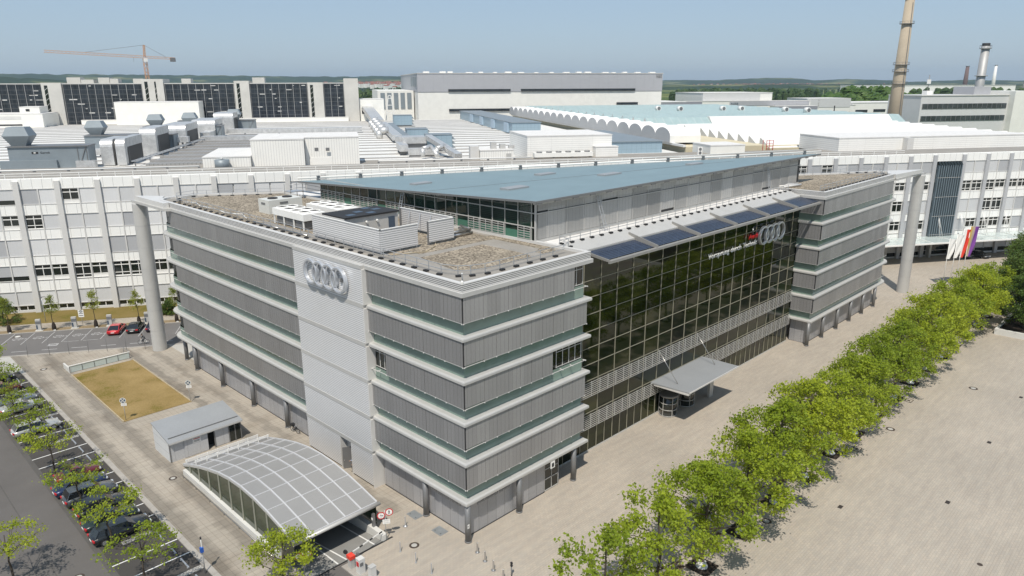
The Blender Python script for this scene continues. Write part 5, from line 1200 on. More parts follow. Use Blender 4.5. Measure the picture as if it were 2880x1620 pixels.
# long blue-grey monitor sheds
for s0, t0, s1, t1, z1, lab in ((116, 128, 127, 252, 25.1, 'long blue-grey glazed monitor along the right of the ribbed roof'), (122.5, 46, 139, 92, 24.0, 'nearer blue-grey glazed monitor by the beige wall')):
    r = thing('roof_monitor', lab, 'roof monitor', wl(s0, t0, 21)); WB().box(s0, t0, 21.0, s1, t1, z1).build('glazing', 'blueunit', r)
    g = WB(); g.prism([(s0-.3, t0-.3), (s1+.3, t0-.3), (s1+.3, t1), (s0-.3, t1)], z1, z1+.2); g.build('roof', 'bluegrey', r)
    for i in range(int((t1-t0)/26)): WB().box(s0-.8, t0+5+26*i, 21.4, s0-.02, t0+11+26*i, z1-.2).build('bay_box', 'paleunit', r)
# ------------------------------------------------------------------ vaulted hall with blue-green glazed roof
vh = thing('vaulted_hall', 'hall with a row of white scalloped vault ends and a blue-green glazed roof', 'factory hall', wl(170, 150))
WB().box(146, 46, 0, 270, 258, 22.3).build('wall', 'beige', vh)
WB().box(145.2, 46, 22.3, 146, 258, 22.9).build('cornice', 'white', vh)
for i in range(20):
    tc = 58.5+10.3*i; g = WB(); n = 10
    prf = [(tc-5.14, 22.9), (tc-5.14, 24.85)]+[(tc-5.14*math.cos(PI*j/n), 24.85+2.15*math.sin(PI*j/n)**1.1) for j in range(1, n)]+[(tc+5.14, 24.85), (tc+5.14, 22.9)]
    k = len(prf)
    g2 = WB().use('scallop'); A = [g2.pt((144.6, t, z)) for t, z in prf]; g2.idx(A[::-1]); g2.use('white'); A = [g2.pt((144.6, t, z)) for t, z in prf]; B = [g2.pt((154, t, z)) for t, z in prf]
    for j in range(k): g2.idx((A[j], A[(j+1) % k], B[(j+1) % k], B[j]))
    g2.build('vault_end', None, vh)
    if i > 4:
        g = WB(); g.prism([(153.5, tc-5.1), (268, tc-5.1), (268, tc+5.1), (153.5, tc+5.1)], 23.0, 27.2, [(153.5, tc+1.6), (268, tc+1.6), (268, tc+5.0), (153.5, tc+5.0)]); g.build('north_light', 'teal', vh)
    if 2 < i < 18: g = WB(); g.face(((154.2, tc+3.5, 26.3), (154.2, tc+6.5, 26.3), (154.2, tc+5.0, 28.0))); g.build('gable_vent', 'alu', vh, fix=False)
for s, t in ((196, 178), (204, 172), (223, 168), (231, 166), (243, 150), (247, 140)):
    r = thing('roof_cowl', {196: 'white roof cowl far left on the blue-green roof', 204: 'second white roof cowl on the blue-green roof', 223: 'twin roof cowl in the middle of the blue-green roof', 231: 'roof cowl right of the middle on the blue-green roof', 243: 'dark-mouthed cowl towards the right of the blue-green roof', 247: 'dark-mouthed cowl farthest right on the blue-green roof'}[s], 'roof vent', wl(s, t, 27)); WB().cyl((s, t-1, 28.0), (s, t+1.5, 28.0), 1.1, n=10).build('drum', 'white', r); WB().cyl((s, t-1.05, 28.0), (s, t-1.0, 28.0), .8, n=10).build('mouth', 'alu_dark', r)
# white saw-tooth shed roof to the right, with triangular end gables over a beige wall
sh = thing('sawtooth_hall', 'white shed-roofed hall with a row of pale triangular gables', 'factory hall', wl(200, 80))
for i in range(10):
    t = 44.5+6.1*i; g = WB(); g.prism([(171, t), (262, t), (262, t+6.1), (171, t+6.1)], 21.3+.10*i, 24.0+.12*i, [(171, t+5.4), (262, t+5.4), (262, t+6.0), (171, t+6.0)])
    g.build('shed_roof', 'hallroof', sh); g = WB(); g.face(((170.9, t+.3, 21.6), (170.9, t+5.8, 21.6), (170.9, t+5.5, 24.0+.12*i))); g.build('end_gable', 'vaultend', sh, fix=False)
g = WB(); g.prism([(186, 104), (262, 104), (262, 112), (186, 112)], 22, 27.3, [(186, 110), (262, 110), (262, 112), (186, 112)]); g.build('shed_roof', 'hallroof', sh)
for i in range(5): t = 36+2.2*i; g = WB(); g.prism([(214+9*i, 62+7*i), (262+9*i, 62+7*i), (262+9*i, 69+7*i), (214+9*i, 69+7*i)], 21, 25.0, [(214+9*i, 67+7*i), (262+9*i, 67+7*i), (262+9*i, 69+7*i), (214+9*i, 69+7*i)]) if False else None
WB().box(171.2, 43.9, 0, 300, 44.6, 21.7).build('front_wall', 'beige', sh); WB().box(170.6, 44, 0, 171, 106, 21.6).build('end_wall', 'beige', sh)
r = thing('red_platform', 'small red framed service platform by the last triangular gable', 'platform', wl(170, 43, 21.5))
for s, t in ((168, 42), (170, 42), (168, 43.8), (170, 43.8)): WB().box(s, t, 21.0, s+.12, t+.12, 24.0).build('post', 'red', r)
for z in (22.2, 23.0, 23.9): WB().box(168, 42, z, 170.1, 42.1, z+.1).build('rail', 'red', r)
# ------------------------------------------------------------------ multi-storey car tower behind the halls
ct = thing('car_tower', 'wide dark-glazed multi-storey car park with pale concrete stair towers', 'car park', wl(-20, 245))
TT = 245
for a, b in ((-135, -79.2), (-70.2, -36.6), (-26.4, 4.4), (12.0, 38.8), (46.8, 56.4)):
    p = WB().box(a, TT+.6, 20.8, b, TT+30, 39.3).build('glazed_front', 'tglass', ct)
    n = max(2, round((b-a)/3.47)); g = WB()
    for i in range(n+1): s = a+(b-a)*i/n; g.box(s-.08, TT+.40, 20.8, s+.08, TT+.58, 39.4)
    g.build('mullion', 'steelgrey', p)
    g = WB(); rq = random.Random(int(a))
    for _ in range(int((b-a)*.42)):            # pale strips on the panes paint in lit gaps and parked cars
        s = a+1+(b-a-3)*rq.random(); z = 39.2-2.04*rq.randint(0, 6)-.85; WB().box(s, TT+.56, z, s+rq.uniform(.6, 2.6), TT+.59, z+rq.uniform(.2, .45)).build('lit_gap_and_car', 'alu_light', p)
    WB().box(a-.3, TT+.2, 39.3, b+.3, TT+30, 39.75).build('roof_edge', 'alu', ct)
for a, b, z1 in ((-78.9, -70.6, 40.0), (-36.2, -26.8, 41.6), (4.8, 11.7, 40.7), (39.1, 46.5, 39.9), (56.6, 63.6, 41.8)):
    p = WB().box(a, TT-.5, 18, b, TT+14, z1).build('stair_tower', 'tower_c', ct)
    if b < 60:
        for sx in ((a+1.2, a+2.6),)+(((b-3.9, b-3.2),) if z1 == 41.6 else ()):
            w_ = WB().box(sx[0], TT-.56, 22.5, sx[1], TT-.49, z1-1.2).build('stair_glazing', 'darkglass', p)
            g = WB()
            for i in range(7): z = 22.8+2.3*i; g.beam((sx[0], TT-.6, z), (sx[1], TT-.6, z+1.2), .12, .16)
            g.build('stair_flight', 'alu', w_)
for a, b, t0, t1, z0, z1 in ((-69.6, -63.8, 250, 256, 39.7, 42.4), (-63.6, -58.2, 250, 256, 39.7, 41.4), (-56.2, -51.4, 250, 256, 39.7, 42.3), (-51.2, -47.6, 250, 256, 39.7, 41.8), (-41.6, -37.0, 252, 258, 39.7, 41.8), (-20, -15.8, 252, 258, 39.7, 41.8), (12.9, 18.6, 250, 256, 39.7, 42.3)): WB().box(a, t0, z0, b, t1, z1).build('roof_cabin', 'tower_c', ct)
wbox('factory_block', 'white windowless block in front of the car tower', -46, 232, -10, 244, 20, 31.5, 'white2')
wbox('factory_block', 'low white block below the car tower at the left edge', -140, 225, -73.5, 244, 18, 27.0, 'white2', extra=(('window_band', (-140, 224.9, 24.6, -82, 225, 25.9), 'alu_light'), ('window_band', (-140, 224.9, 21.9, -82, 225, 22.5), 'dark')))
wbox('factory_block', 'white lift house on the low block at the left edge', -84, 230, -76, 240, 26.9, 29.8, 'white2', extra=(('window', (-81.5, 229.9, 27.8, -80, 230, 28.8), 'dark'),))
wbox('factory_block', 'white block joined to the right end of the car tower', 63.8, 246, 76, 262, 18, 31.8, 'white2', extra=(('portal', (64.8, 245.9, 24.5, 70.5, 246, 27.5), 'dark'),))
wbox('factory_block', 'pale low base strip along the foot of the car tower', -64, 243, 58, 245.2, 18, 23.2, 'white2')
t_ = thing('lattice_frame', 'slim white trapezoid frame between the car tower and the big hall', 'frame', wl(80, 262, 20))
for a, b in ((77.6, 79.3), (82.4, 80.7)): WB().beam((a, 262, 20), (b, 262, 33), .4).build('leg', 'white', t_)
for z in (24, 28, 31.5, 33): WB().box(77.8+(z-20)*.12, 261.8, z, 82.2-(z-20)*.12, 262.2, z+.35).build('tie', 'white', t_)
# ------------------------------------------------------------------ big two-tone hall
bh = thing('large_hall', 'huge hall with a grey upper band, white lower wall and dark window strips', 'factory hall', wl(175, 300))
WB().box(98.8, 300, 0, 252, 420, 34.4).build('lower_wall', 'white2', bh)
WB().box(98.7, 299.7, 34.45, 252.1, 420, 44.8).build('upper_band', 'bandgrey', bh)
WB().box(98.4, 299.4, 44.8, 252.4, 420, 45.2).build('roof_edge', 'alu_light', bh)
for a, b, z in ((116.8, 154.2, 34.5), (160.8, 233.9, 34.5), (116.9, 168, 23.2), (222, 236, 26.2)):
    p = WB().box(a, 299.2, z, b, 299.65, z+1.35).build('window_strip', 'tglass', bh)
    WB().box(a-.2, 299.1, z+1.35, b+.2, 299.6, z+1.5).build('frame', 'alu_dark', p)
WB().box(97.6, 302, 34.6, 98.72, 312, 43.6).build('side_window', 'tglass', bh) if False else None
for a, b in ((304, 312), (318, 326), (332, 338)): WB().box(98.3, a, 37.5, 98.69, b, 43).build('side_window', 'bluegrey', bh)
text_mesh('N60', 2.0, .08, 'alu_dark', 'letters', bh, W((247.8, 299.6, 42.2)), DS, (0, 0, 1), 3.6, .02)
rq = random.Random(5)
for i in range(18): s = 102+8.4*i+rq.uniform(-2, 2); WB().box(s, 301, 45.2, s+rq.uniform(2, 4), 304, 45.2+rq.uniform(.4, .9)).build('roof_vent', 'white', bh)
lw = thing('side_wing', 'lower pillared wing on the left of the huge hall', 'factory hall', wl(88, 310))
WB().box(76.5, 320, 0, 98.2, 400, 35.2).build('roof_body', 'white2', lw)
WB().box(76.2, 319.6, 30.5, 98.3, 319.95, 34.0).build('shade_band', 'dark', lw) if False else None
for i in range(5): WB().box(78.2+4*i, 319.6, 24.5, 80.8+4*i, 319.95, 33.8).build('opening', 'bluegrey', lw)
# ------------------------------------------------------------------ right-hand factory blocks
def block(name, label, s0, s1, t, dp_, z1, bands=(), wins=(), mt='white2', z0=0, txt=None):
    r = thing(name, label, 'factory block', wl((s0+s1)/2, t, 0)); WB().box(s0, t, z0, s1, t+dp_, z1).build('wall', mt, r); WB().box(s0-.3, t-.3, z1, s1+.3, t+dp_, z1+.4).build('roof', 'membrane_w', r)
    for a, b, za, zb, m in bands: WB().box(a, t-.25, za, b, t-.02, zb).build('band', m, r)
    for a, b, za, zb in wins: WB().box(a, t-.32, za, b, t-.04, zb).build('window_strip', 'tglass', r)
    if txt: text_mesh(txt[0], txt[3], .1, 'finblue', 'letters', r, W((txt[1], t-.35, txt[2])), DS, (0, 0, 1), txt[4], .02)
    return r
block('factory_block', 'tall plain white block behind the one with the dark number', 334, 395, 404, 50, 31.2, [(333.8, 384, 25, 31.1, 'vaultend')])
block('factory_block', 'long grey and white block with a small dark number', 316, 427, 399, 4.5, 25.0, [(354.8, 426, 21.6, 24.9, 'bandgrey'), (315.8, 331, 22.5, 24.9, 'bandlilac')], (), 'white2', 0, ('N58', 356.0, 22.4, 1.5, 6.2))
block('factory_block', 'long low white block at the right of the huge hall', 256, 316, 396, 40, 24.8, [(255.8, 316, 21.3, 24.4, 'bandlilac')], [(256, 316, 17.6, 18.8)])
block('factory_block', 'two-tone office block with two rows of small windows', 390, 427.5, 390, 8, 21.0, [(389.8, 427.6, 18.5, 21, 'bandlilac'), (389.8, 427.6, 13.5, 16, 'bandlilac')], [(391, 406, 16.7, 17.6), (410, 412, 16.7, 17.7), (414.5, 416, 16.7, 17.7), (418, 419.5, 16.7, 17.7), (410, 412, 11.8, 12.8), (414.5, 416, 11.8, 12.8), (418, 420, 11.8, 12.8)])
block('factory_block', 'tall pale grey box behind the low white offices', 427, 466.5, 402, 30, 26.3, [(426.8, 466.7, 19.5, 26.2, 'vaultend'), (436.5, 437.2, 19, 26.3, 'white')])
block('factory_block', 'low white offices left of the tall chimney', 441, 486, 420, 30, 20.4, [(440.8, 486, 12.0, 13.6, 'bandgrey')], [(450, 462, 14.2, 16.6), (474, 480, 14.6, 17)])
block('factory_block', 'low white offices behind the tall chimney', 486.5, 560, 425, 40, 22.0, [], [(490, 502, 14.2, 16.2), (508, 520, 14.4, 16.6), (530, 536, 14.2, 16.4), (541, 547, 14, 16.2), (552, 558, 13.5, 15.8)])
block('factory_block', 'long flat blue-grey shed before the numbered block', 250, 317, 262, 30, 20.6, [], [], 'bluegrey')
block('factory_block', 'flat blue-grey glazed shed left of the tall chimney foot', 322, 378, 258, 30, 18.0, [], [], 'blueunit')
t_ = thing('round_roof_drum', 'low round white drum roof behind the blue-grey shed', 'drum', wl(390, 306, 0)); WB().cyl((390, 312, 12), (390, 312, 18.4), 21, n=32).build('drum', 'vaultend', t_); WB().cyl((390, 312, 18.4), (390, 312, 18.8), 21.3, n=32).build('rim', 'white', t_)
t_ = thing('dark_flue', 'thin black flue pipe before the low white offices', 'flue', wl(436, 395)); WB().cyl((436, 380, 6), (436, 380, 21.5), .45, n=8).build('pipe', 'black', t_)
orr = thing('corner_office', 'grey-white office block with two dark window strips at the right edge', 'office building', wl(418, 235))
g = WB().box(386.9, 235, 0, 449.2, 262, 31.4); g.build('wall', 'vaultend', orr)
WB().box(449.0, 231, 0, 475, 262, 33.9).build('stair_wing', 'white2', orr)
WB().box(386.5, 234.6, 31.4, 449.4, 262, 31.9).build('roof_edge', 'alu_light', orr)
for za, zb in ((24.0, 26.9), (16.9, 19.9)):
    p = WB().box(388.2, 234.7, za, 447.6, 234.98, zb).build('window_strip', 'tglass2', orr)
    g = WB()
    for i in range(18): s = 388.2+59.4*i/17; g.box(s-.12, 234.55, za, s+.12, 234.7, zb)
    g.build('mullion', 'alu_dark', p)
WB().box(400, 246, 31.9, 404, 250, 34.2).build('mast_base', 'white', orr); WB().box(428, 240, 31.9, 440, 256, 36.5).build('roof_cabin', 'bandgrey', orr)
t_ = thing('radio_mast', 'small antenna mast on the right-hand office roof', 'antenna', wl(402, 248, 34.2)); WB().cyl((402, 248, 34.2), (402, 248, 43.5), .22, n=6).build('mast', 'alu_dark', t_)
for a in (-.9, 0, .9): WB().box(402+a-.25, 247.6, 38.2, 402+a+.25, 248.2, 40.8).build('panel', 'white', t_)
# ------------------------------------------------------------------ chimneys
ch = thing('tall_chimney', 'tall tapering tan concrete chimney cut by the top of the picture', 'chimney', (374, 86.3, 0))
MB().cyl((374, 86.3, 0), (374, 86.3, 78.6), 3.75, 2.15, n=28).build('shaft', 'chim', ch); MB().cyl((374, 86.3, 78.6), (374, 86.3, 79.3), 2.4, 2.4, n=28).build('cap', 'galv', ch)
for z, r in ((38.3, 3.05), (44.2, 2.95), (47.6, 2.9), (67.1, 2.5)):
    g = MB().cyl((374, 86.3, z), (374, 86.3, z+.22), r+.85, n=24); g.build('gallery', 'alu_dark', ch)
    g = MB()
    for i in range(14): a = 2*PI*i/14; g.beam((374+(r+.8)*math.cos(a), 86.3+(r+.8)*math.sin(a), z+.2), (374+(r+.8)*math.cos(a), 86.3+(r+.8)*math.sin(a), z+1.3), .08)
    g.cyl((374, 86.3, z+1.2), (374, 86.3, z+1.3), r+.83, n=24, caps=False); g.build('railing', 'alu_dark', ch)
for a in (2.35, 2.75): 
    g = MB(); d_ = Vector((math.cos(rad(215+a*9)), math.sin(rad(215+a*9)), 0)); g.beam(Vector((374, 86.3, 8))+d_*3.75, Vector((374, 86.3, 77))+d_*2.3, .12); g.build('ladder', 'alu_dark', ch)
for s in (-1.2, 1.1): MB().beam((374-3.3, 86.3+s*1.5, 21), (374-3.3, 86.3+s*1.5, 22.6), .5, .3).build('slot', 'dark', ch)
c2 = thing('steel_chimney', 'shorter grey steel chimney with two ring platforms at the right', 'chimney', (549, 89.6, 0))
MB().cyl((549, 89.6, 0), (549, 89.6, 62.3), 3.1, 2.55, n=24).build('shaft', 'steelgrey', c2)
for z, r in ((43.0, 3.9), (60.6, 3.6)): MB().cyl((549, 89.6, z), (549, 89.6, z+.5), r, n=20).build('platform', 'steelgrey', c2)
g = MB()
for i in range(12): a = 2*PI*i/12; g.beam((549+3.5*math.cos(a), 89.6+3.5*math.sin(a), 61), (549+3.5*math.cos(a), 89.6+3.5*math.sin(a), 62.8), .12)
g.cyl((549, 89.6, 62.7), (549, 89.6, 62.85), 3.5, n=20, caps=False); g.build('railing', 'alu_dark', c2); MB().cyl((549, 89.6, 62.3), (549, 89.6, 64.2), 2.4, n=20).build('crown', 'black', c2)
# ------------------------------------------------------------------ tower crane
cr = thing('tower_crane', 'pale orange tower crane with a long jib behind the car tower', 'crane', (164.8, 523.6, 0))
def lattice(p, q, wd, n, up, th=.22):
    g = MB(); p, q, up = Vector(p), Vector(q), Vector(up); d = (q-p).normalized(); sd = d.cross(up).normalized(); up = sd.cross(d)
    cs = [(-1, -1), (1, -1), (1, 1), (-1, 1)]; P = lambda f, c: p.lerp(q, f)+sd*(c[0]*wd/2)+up*(c[1]*wd/2)
    for c in cs: g.beam(P(0, c), P(1, c), th)
    for i in range(n):
        for j in range(4): g.beam(P(i/n, cs[j]), P((i+1)/n, cs[(j+1) % 4]), th*.6)
    return g
lattice((164.8, 523.6, 0), (164.8, 523.6, 57), 2.0, 20, (1, 0, 0), .26).build('mast', 'crane', cr)
lattice((164.8, 523.6, 57.9), (106.8, 541, 60.8), 1.5, 26, (0, 0, 1)).build('jib', 'crane', cr)
lattice((164.8, 523.6, 57.9), (183.6, 517.5, 57.0), 1.3, 8, (0, 0, 1)).build('counter_jib', 'crane', cr)
lattice((164.8, 523.6, 57.9), (165.3, 523.4, 66), 1.0, 5, (1, 0, 0)).build('tower_head', 'crane', cr)
MB().tube([(130, 534, 60.6), (165.3, 523.4, 66), (178, 519.3, 58)], .10, 4).build('tie_bar', 'alu_dark', cr)
bx(163.6, 521.6, 54.6, 166.0, 523, 57).build('cab', 'white', cr); bx(180.5, 516.6, 54.8, 183.6, 519, 57.6).build('counterweight', 'alu_dark', cr); MB().beam((158, 525.6, 58), (157.8, 525.7, 54.5), .12).build('hook', 'alu_dark', cr)
# ------------------------------------------------------------------ far masts and refinery stacks
def dist_pt(ang, d): a = yaw-ang; return (CAM.x+d*math.cos(a), CAM.y+d*math.sin(a))
for x, y, h_, r, mt, lab, nm in ((2881, 656, 90, 9, 'red_far', 'faint reddish chimney on the horizon right of the tan chimney', 'far_chimney'), (2899, 577, 92, 7, 'white', 'faint white stack on the horizon right of the steel chimney', 'far_stack')):
    t_ = thing(nm, lab, 'chimney', (x, y, 0)); MB().cyl((x, y, 0), (x, y, h_), r, r*.6, n=12).build('shaft', mt, t_); MB().cyl((x, y, h_), (x, y, h_+2), r*.7, n=12).build('cap', 'alu_dark', t_)
for i, (dx, h_) in enumerate(((60, 40), (95, 62), (140, 34), (172, 70), (215, 45), (260, 55))):
    x, y = 2905+dx*.06, 560-dx*1.15
    t_ = thing('refinery_tower', ('lattice', 'leaning derrick', 'squat', 'tall lattice', 'grey', 'last')[i]+' refinery tower on the far right horizon', 'tower', (x, y, 0)); lattice((x, y, 0), (x+2, y-4, h_), 9, 7, (1, 0, 0), 1.6).build('frame', 'alu_dark', t_); MB().cyl((x, y, 0), (x, y, h_*.8), 2.5, n=8).build('column', 'alu', t_)
# ------------------------------------------------------------------ hills, woods, villages
def hillmat():
    m, N, L, b = new('wooded_hill')
    n = noise_node(N, L, .0022, 6); n2 = noise_node(N, L, .03, 4)
    c = ramp(N, L, n.outputs[0], .44, (.022, .042, .016), .62, (.16, .17, .07), [(.56, (.035, .06, .02))]).outputs[0]
    c = mix(N, L, c, ramp(N, L, n2.outputs[0], .3, (.6, .62, .6), .7, (1.25, 1.2, 1.2)).outputs[0], 1.0, 'MULTIPLY')
    L.new(c, b.inputs['Base Color']); b.inputs['Roughness'].default_value = 1; b.inputs['Specular IOR Level'].default_value = 0
    return m
M['hill'] = hillmat()
def hill_range(d0, pts, depth, seed):
    """ridge at distance d0; pts = (angle right of the view axis in degrees, height)"""
    g = MB(); g.smooth = True; n = 220; a0, a1 = pts[0][0], pts[-1][0]; rows = [-1, -.55, -.25, 0, .4, 1]; V = []
    for i in range(n+1):
        a = a0+(a1-a0)*i/n
        for (pa, ph), (qa, qh) in zip(pts[:-1], pts[1:]):
            if pa <= a <= qa: h_ = ph+(qh-ph)*(a-pa)/(qa-pa); break
        h_ += noise.noise(Vector((a*1.4, seed, 0)))*h_*.10+noise.noise(Vector((a*9, seed, 4)))*3.0
        col = []
        for k in rows:
            d = d0+k*depth; x, y = dist_pt(rad(a), d); f = max(0, math.cos(k*PI/2))**1.2
            col.append(g.pt((x, y, -1+max(0, h_)*f*(1+.25*noise.noise(Vector((x*.0012, y*.0012, seed)))*(1 if k else 0)))))
        V.append(col)
    for i in range(n):
        for j in range(len(rows)-1): g.idx((V[i][j], V[i+1][j], V[i+1][j+1], V[i][j+1]))
    return g
struct(hill_range(8200, [(-40, 125), (-34, 134), (-31, 133), (-28, 130), (-22, 126), (-17, 116), (-12, 112), (-9, 108), (-6, 105), (-2, 100), (1, 60), (6, 55), (10, 52)], 1500, 1.0).build('hills', 'hill', fix=False))
struct(hill_range(9000, [(5, 40), (11, 70), (13.0, 72), (15.0, 66), (18.5, 92), (20.5, 88), (22, 62), (24, 76), (26, 66), (28, 42), (31, 62), (34, 54), (38, 56), (44, 50)], 1400, 3.0).build('hills', 'hill', fix=False))
struct(hill_range(5200, [(-40, 70), (-35, 92), (-33, 78), (-30, 60), (-26, 42), (-20, 50), (-14, 42), (-8, 58), (-4, 40), (4, 30), (12, 26), (20, 30), (30, 28), (44, 26)], 900, 6.0).build('hills', 'hill', fix=False))
def wood(name, label, centres, seed, mt='leaf_far'):
    """a far wood: many small ragged crowns reading as one mass"""
    g = MB(); q = random.Random(seed)
    ico = [Vector((math.cos(a)*math.cos(b), math.sin(a)*math.cos(b), math.sin(b))) for b in (-.35, .35, .9) for a in [i*PI/4+b for i in range(8)]]
    for cx, cy, ang, ln, wd, n, hh in centres:
        ux, uy = math.cos(ang), math.sin(ang)
        for _ in range(n):
            u, v = q.uniform(-ln, ln), q.uniform(-wd, wd); x, y = cx+ux*u-uy*v, cy+uy*u+ux*v
            r = q.uniform(4.5, 8.0); h_ = hh*q.uniform(.7, 1.1); A = []
            for k, p in enumerate(ico): w_ = q.uniform(.72, 1.15); A.append(g.pt((x+p.x*r*w_, y+p.y*r*w_, h_-r*.7+p.z*r*.9*w_)))
            top = g.pt((x+q.uniform(-1, 1), y, h_+r*.35)); bot = [g.pt((x+p.x*r*.8, y+p.y*r*.8, 0)) for p in ico[:8]]
            for i in range(8):
                j = (i+1) % 8; g.idx((bot[i], bot[j], A[j], A[i])); g.idx((A[i], A[j], A[8+j], A[8+i])); g.idx((A[8+i], A[8+j], A[16+j], A[16+i])); g.idx((A[16+i], A[16+j], top))
    o = g.build(name, mt, fix=False); tag(o, label, 'wood', None, 'stuff'); return o
PP = lambda a, d: dist_pt(rad(a), d)
def belt(a0, a1, d, n, wd, hh): 
    x0, y0 = PP(a0, d); x1, y1 = PP(a1, d); return ((x0+x1)/2, (y0+y1)/2, math.atan2(y1-y0, x1-x0), math.hypot(x1-x0, y1-y0)/2, wd, n, hh)
wood('distant_wood', 'dark green wood left of the huge hall', [belt(-12.5, -6.5, 760, 110, 60, 20), belt(-13, -6, 1300, 150, 120, 26)], 1)
wood('distant_wood', 'dark wood at the right edge of the huge hall', [belt(14.5, 19, 900, 140, 70, 22), belt(12, 22, 1500, 200, 150, 26)], 2)
wood('distant_wood', 'bright green rounded wood right of the white blocks', [belt(22.5, 28.5, 900, 200, 55, 25), belt(24, 27.5, 930, 90, 40, 31)], 3, 'leaf_mid')
wood('distant_wood', 'long dark wood behind both chimneys', [belt(27, 46, 950, 380, 90, 20), belt(29, 46, 1500, 300, 220, 27)], 4)
wood('distant_wood', 'thin line of field trees under the right hills', [belt(15, 46, 2600, 260, 120, 20), belt(-40, -2, 3200, 260, 200, 22)], 5)
def village(label, centre_a, d, spread_a, n, seed, zf):
    g = MB(); q = random.Random(seed); x_, y_ = PP(centre_a, d)
    for _ in range(n):
        x, y = PP(centre_a+q.gauss(0, spread_a), d+q.gauss(0, 260)); z = zf*max(0, 1-abs(math.hypot(x-CAM.x, y-CAM.y)-d)/1500)+q.uniform(0, 8); w_, l_, h_ = q.uniform(5, 8), q.uniform(6, 12), q.uniform(5, 8)
        g.use('white' if q.random() < .75 else 'concrete_w').box(x-l_, y-w_, z-14, x+l_, y+w_, z+h_)
        g.use('tileroof'); A = [g.pt(p) for p in ((x-l_-.5, y-w_-.5, z+h_), (x+l_+.5, y-w_-.5, z+h_), (x+l_+.5, y+w_+.5, z+h_), (x-l_-.5, y+w_+.5, z+h_), (x-l_, y, z+h_+5), (x+l_, y, z+h_+5))]
        for f in ((0, 1, 5, 4), (2, 3, 4, 5), (0, 4, 3), (1, 2, 5)): g.idx([A[i] for i in f])
    o = g.build('village', None, fix=False); return tag(o, label, 'village', None, 'stuff')
village('far village of red roofs left of the huge hall', -9.2, 4300, 1.8, 150, 11, 34); village('small far village under the hills right of the huge hall', 20.3, 6000, 1.7, 110, 12, 16); village('scattered far houses on the right slope', 16.4, 6400, 1.2, 40, 13, 14)
block('warehouse', 'long thin white warehouse far off behind the bright wood', 0, 1, 0, 1, 1) if False else None
x0, y0 = PP(24.0, 2100); x1, y1 = PP(33.5, 2300)
t_ = thing('far_warehouse', 'long thin white warehouse far off above the woods', 'warehouse', ((x0+x1)/2, (y0+y1)/2, 0)); MB().beam((x0, y0, 15.5), (x1, y1, 15.5), 60, 31).build('wall', 'white', t_); MB().beam((x0, y0, 31.5), (x1, y1, 31.5), 62, 1).build('roof', 'membrane_w', t_)
x, y = PP(33.2, 800)
t_ = thing('far_house', 'white house with dark eaves among the trees right of the tan chimney', 'house', (x, y, 0)); bx(x-6, y-14, 0, x+6, y+14, 24.5).build('wall', 'white', t_); bx(x-7, y-15, 24.5, x+7, y+15, 25.2).build('roof', 'membrane_w', t_)
# ------------------------------------------------------------------ trees
def make_tree(seed, h, cr, base, clumps, leaves, lsize, shape='round', lm='leaf', trunk_r=.16, spread=.85, limbs=11):
    """returns (trunk mesh, crown mesh) standing at the origin"""
    q = random.Random(seed); g = MB(); top = h*.88
    ax = [Vector((0, 0, 0))]
    for i in range(1, 7): ax.append(Vector((q.uniform(-.09, .09)*i*.5, q.uniform(-.09, .09)*i*.5, top*i/6)))
    rad_at = lambda z: trunk_r*(1-.85*z/h)+.012
    for p, r_q in zip(ax[:-1], ax[1:]): g.cyl(p, r_q, rad_at(p.z), rad_at(r_q.z), 7, caps=False)
    def on_axis(z): f = min(5.999, z/top*6); i = int(f); return ax[i].lerp(ax[i+1], f-i)
    C_ = []
    for k in range(clumps):
        while True:
            v = Vector((q.uniform(-1, 1), q.uniform(-1, 1), q.uniform(-1, 1)))
            if v.length < 1 and v.length > .28: break
        f = (v.z+1)/2; z = base+(h-base)*f
        if shape == 'cone': rz = cr*(1.02-f)**.8*(1 if f > .12 else .6+3.3*f)
        elif shape == 'flat': rz = cr*(1-.55*abs(2*f-1)**2)
        else: rz = cr*(1-abs(2*f-.92)**2.6*.92 if f > .46 else 1-abs(2*f-.92)**2*.55)
        rz = max(.25, rz)*q.uniform(.78, 1.10)
        u = Vector((v.x, v.y)); u = u/max(.2, max(abs(v.x), abs(v.y), u.length)) if u.length > .45 else u
        C_.append(Vector((u.x*rz, u.y*rz, z))+on_axis(min(top, z)).to_2d().to_3d())
    for i in range(limbs):
        c = C_[i*len(C_)//limbs]; z0 = max(base*.75, min(top*.9, c.z-.45*math.hypot(c.x, c.y)-.2)); s = on_axis(z0); m = s.lerp(c, .5)+Vector((0, 0, .12)); r0 = rad_at(z0)*.55
        g.cyl(s, m, r0, r0*.65, 5, caps=False); g.cyl(m, c, r0*.65, .012, 5, caps=False)
        for _ in range(2):
            e = c+Vector((q.uniform(-.8, .8), q.uniform(-.8, .8), q.uniform(-.2, .7))); g.cyl(m.lerp(c, .5), e, r0*.35, .008, 4, caps=False)
    L_ = MB()
    for c in C_:
        sg = q.uniform(.7, 1.15)*spread
        for _ in range(int(leaves*q.uniform(.6, 1.3))):
            p = c+Vector((q.gauss(0, .48*sg), q.gauss(0, .48*sg), q.gauss(0, .30*sg)))
            s = lsize*q.uniform(.6, 1.25); n = Vector((q.gauss(0, .6), q.gauss(0, .6), q.uniform(.15, 1))).normalized(); a = n.orthogonal().normalized(); a.rotate(Matrix.Rotation(q.uniform(0, 6.28), 3, n)); b = n.cross(a)
            L_.face((p-a*s*.5, p-b*s*.32+n*s*.06, p+a*s*.5, p+b*s*.32+n*s*.06))
    return g, L_
PROT = {}
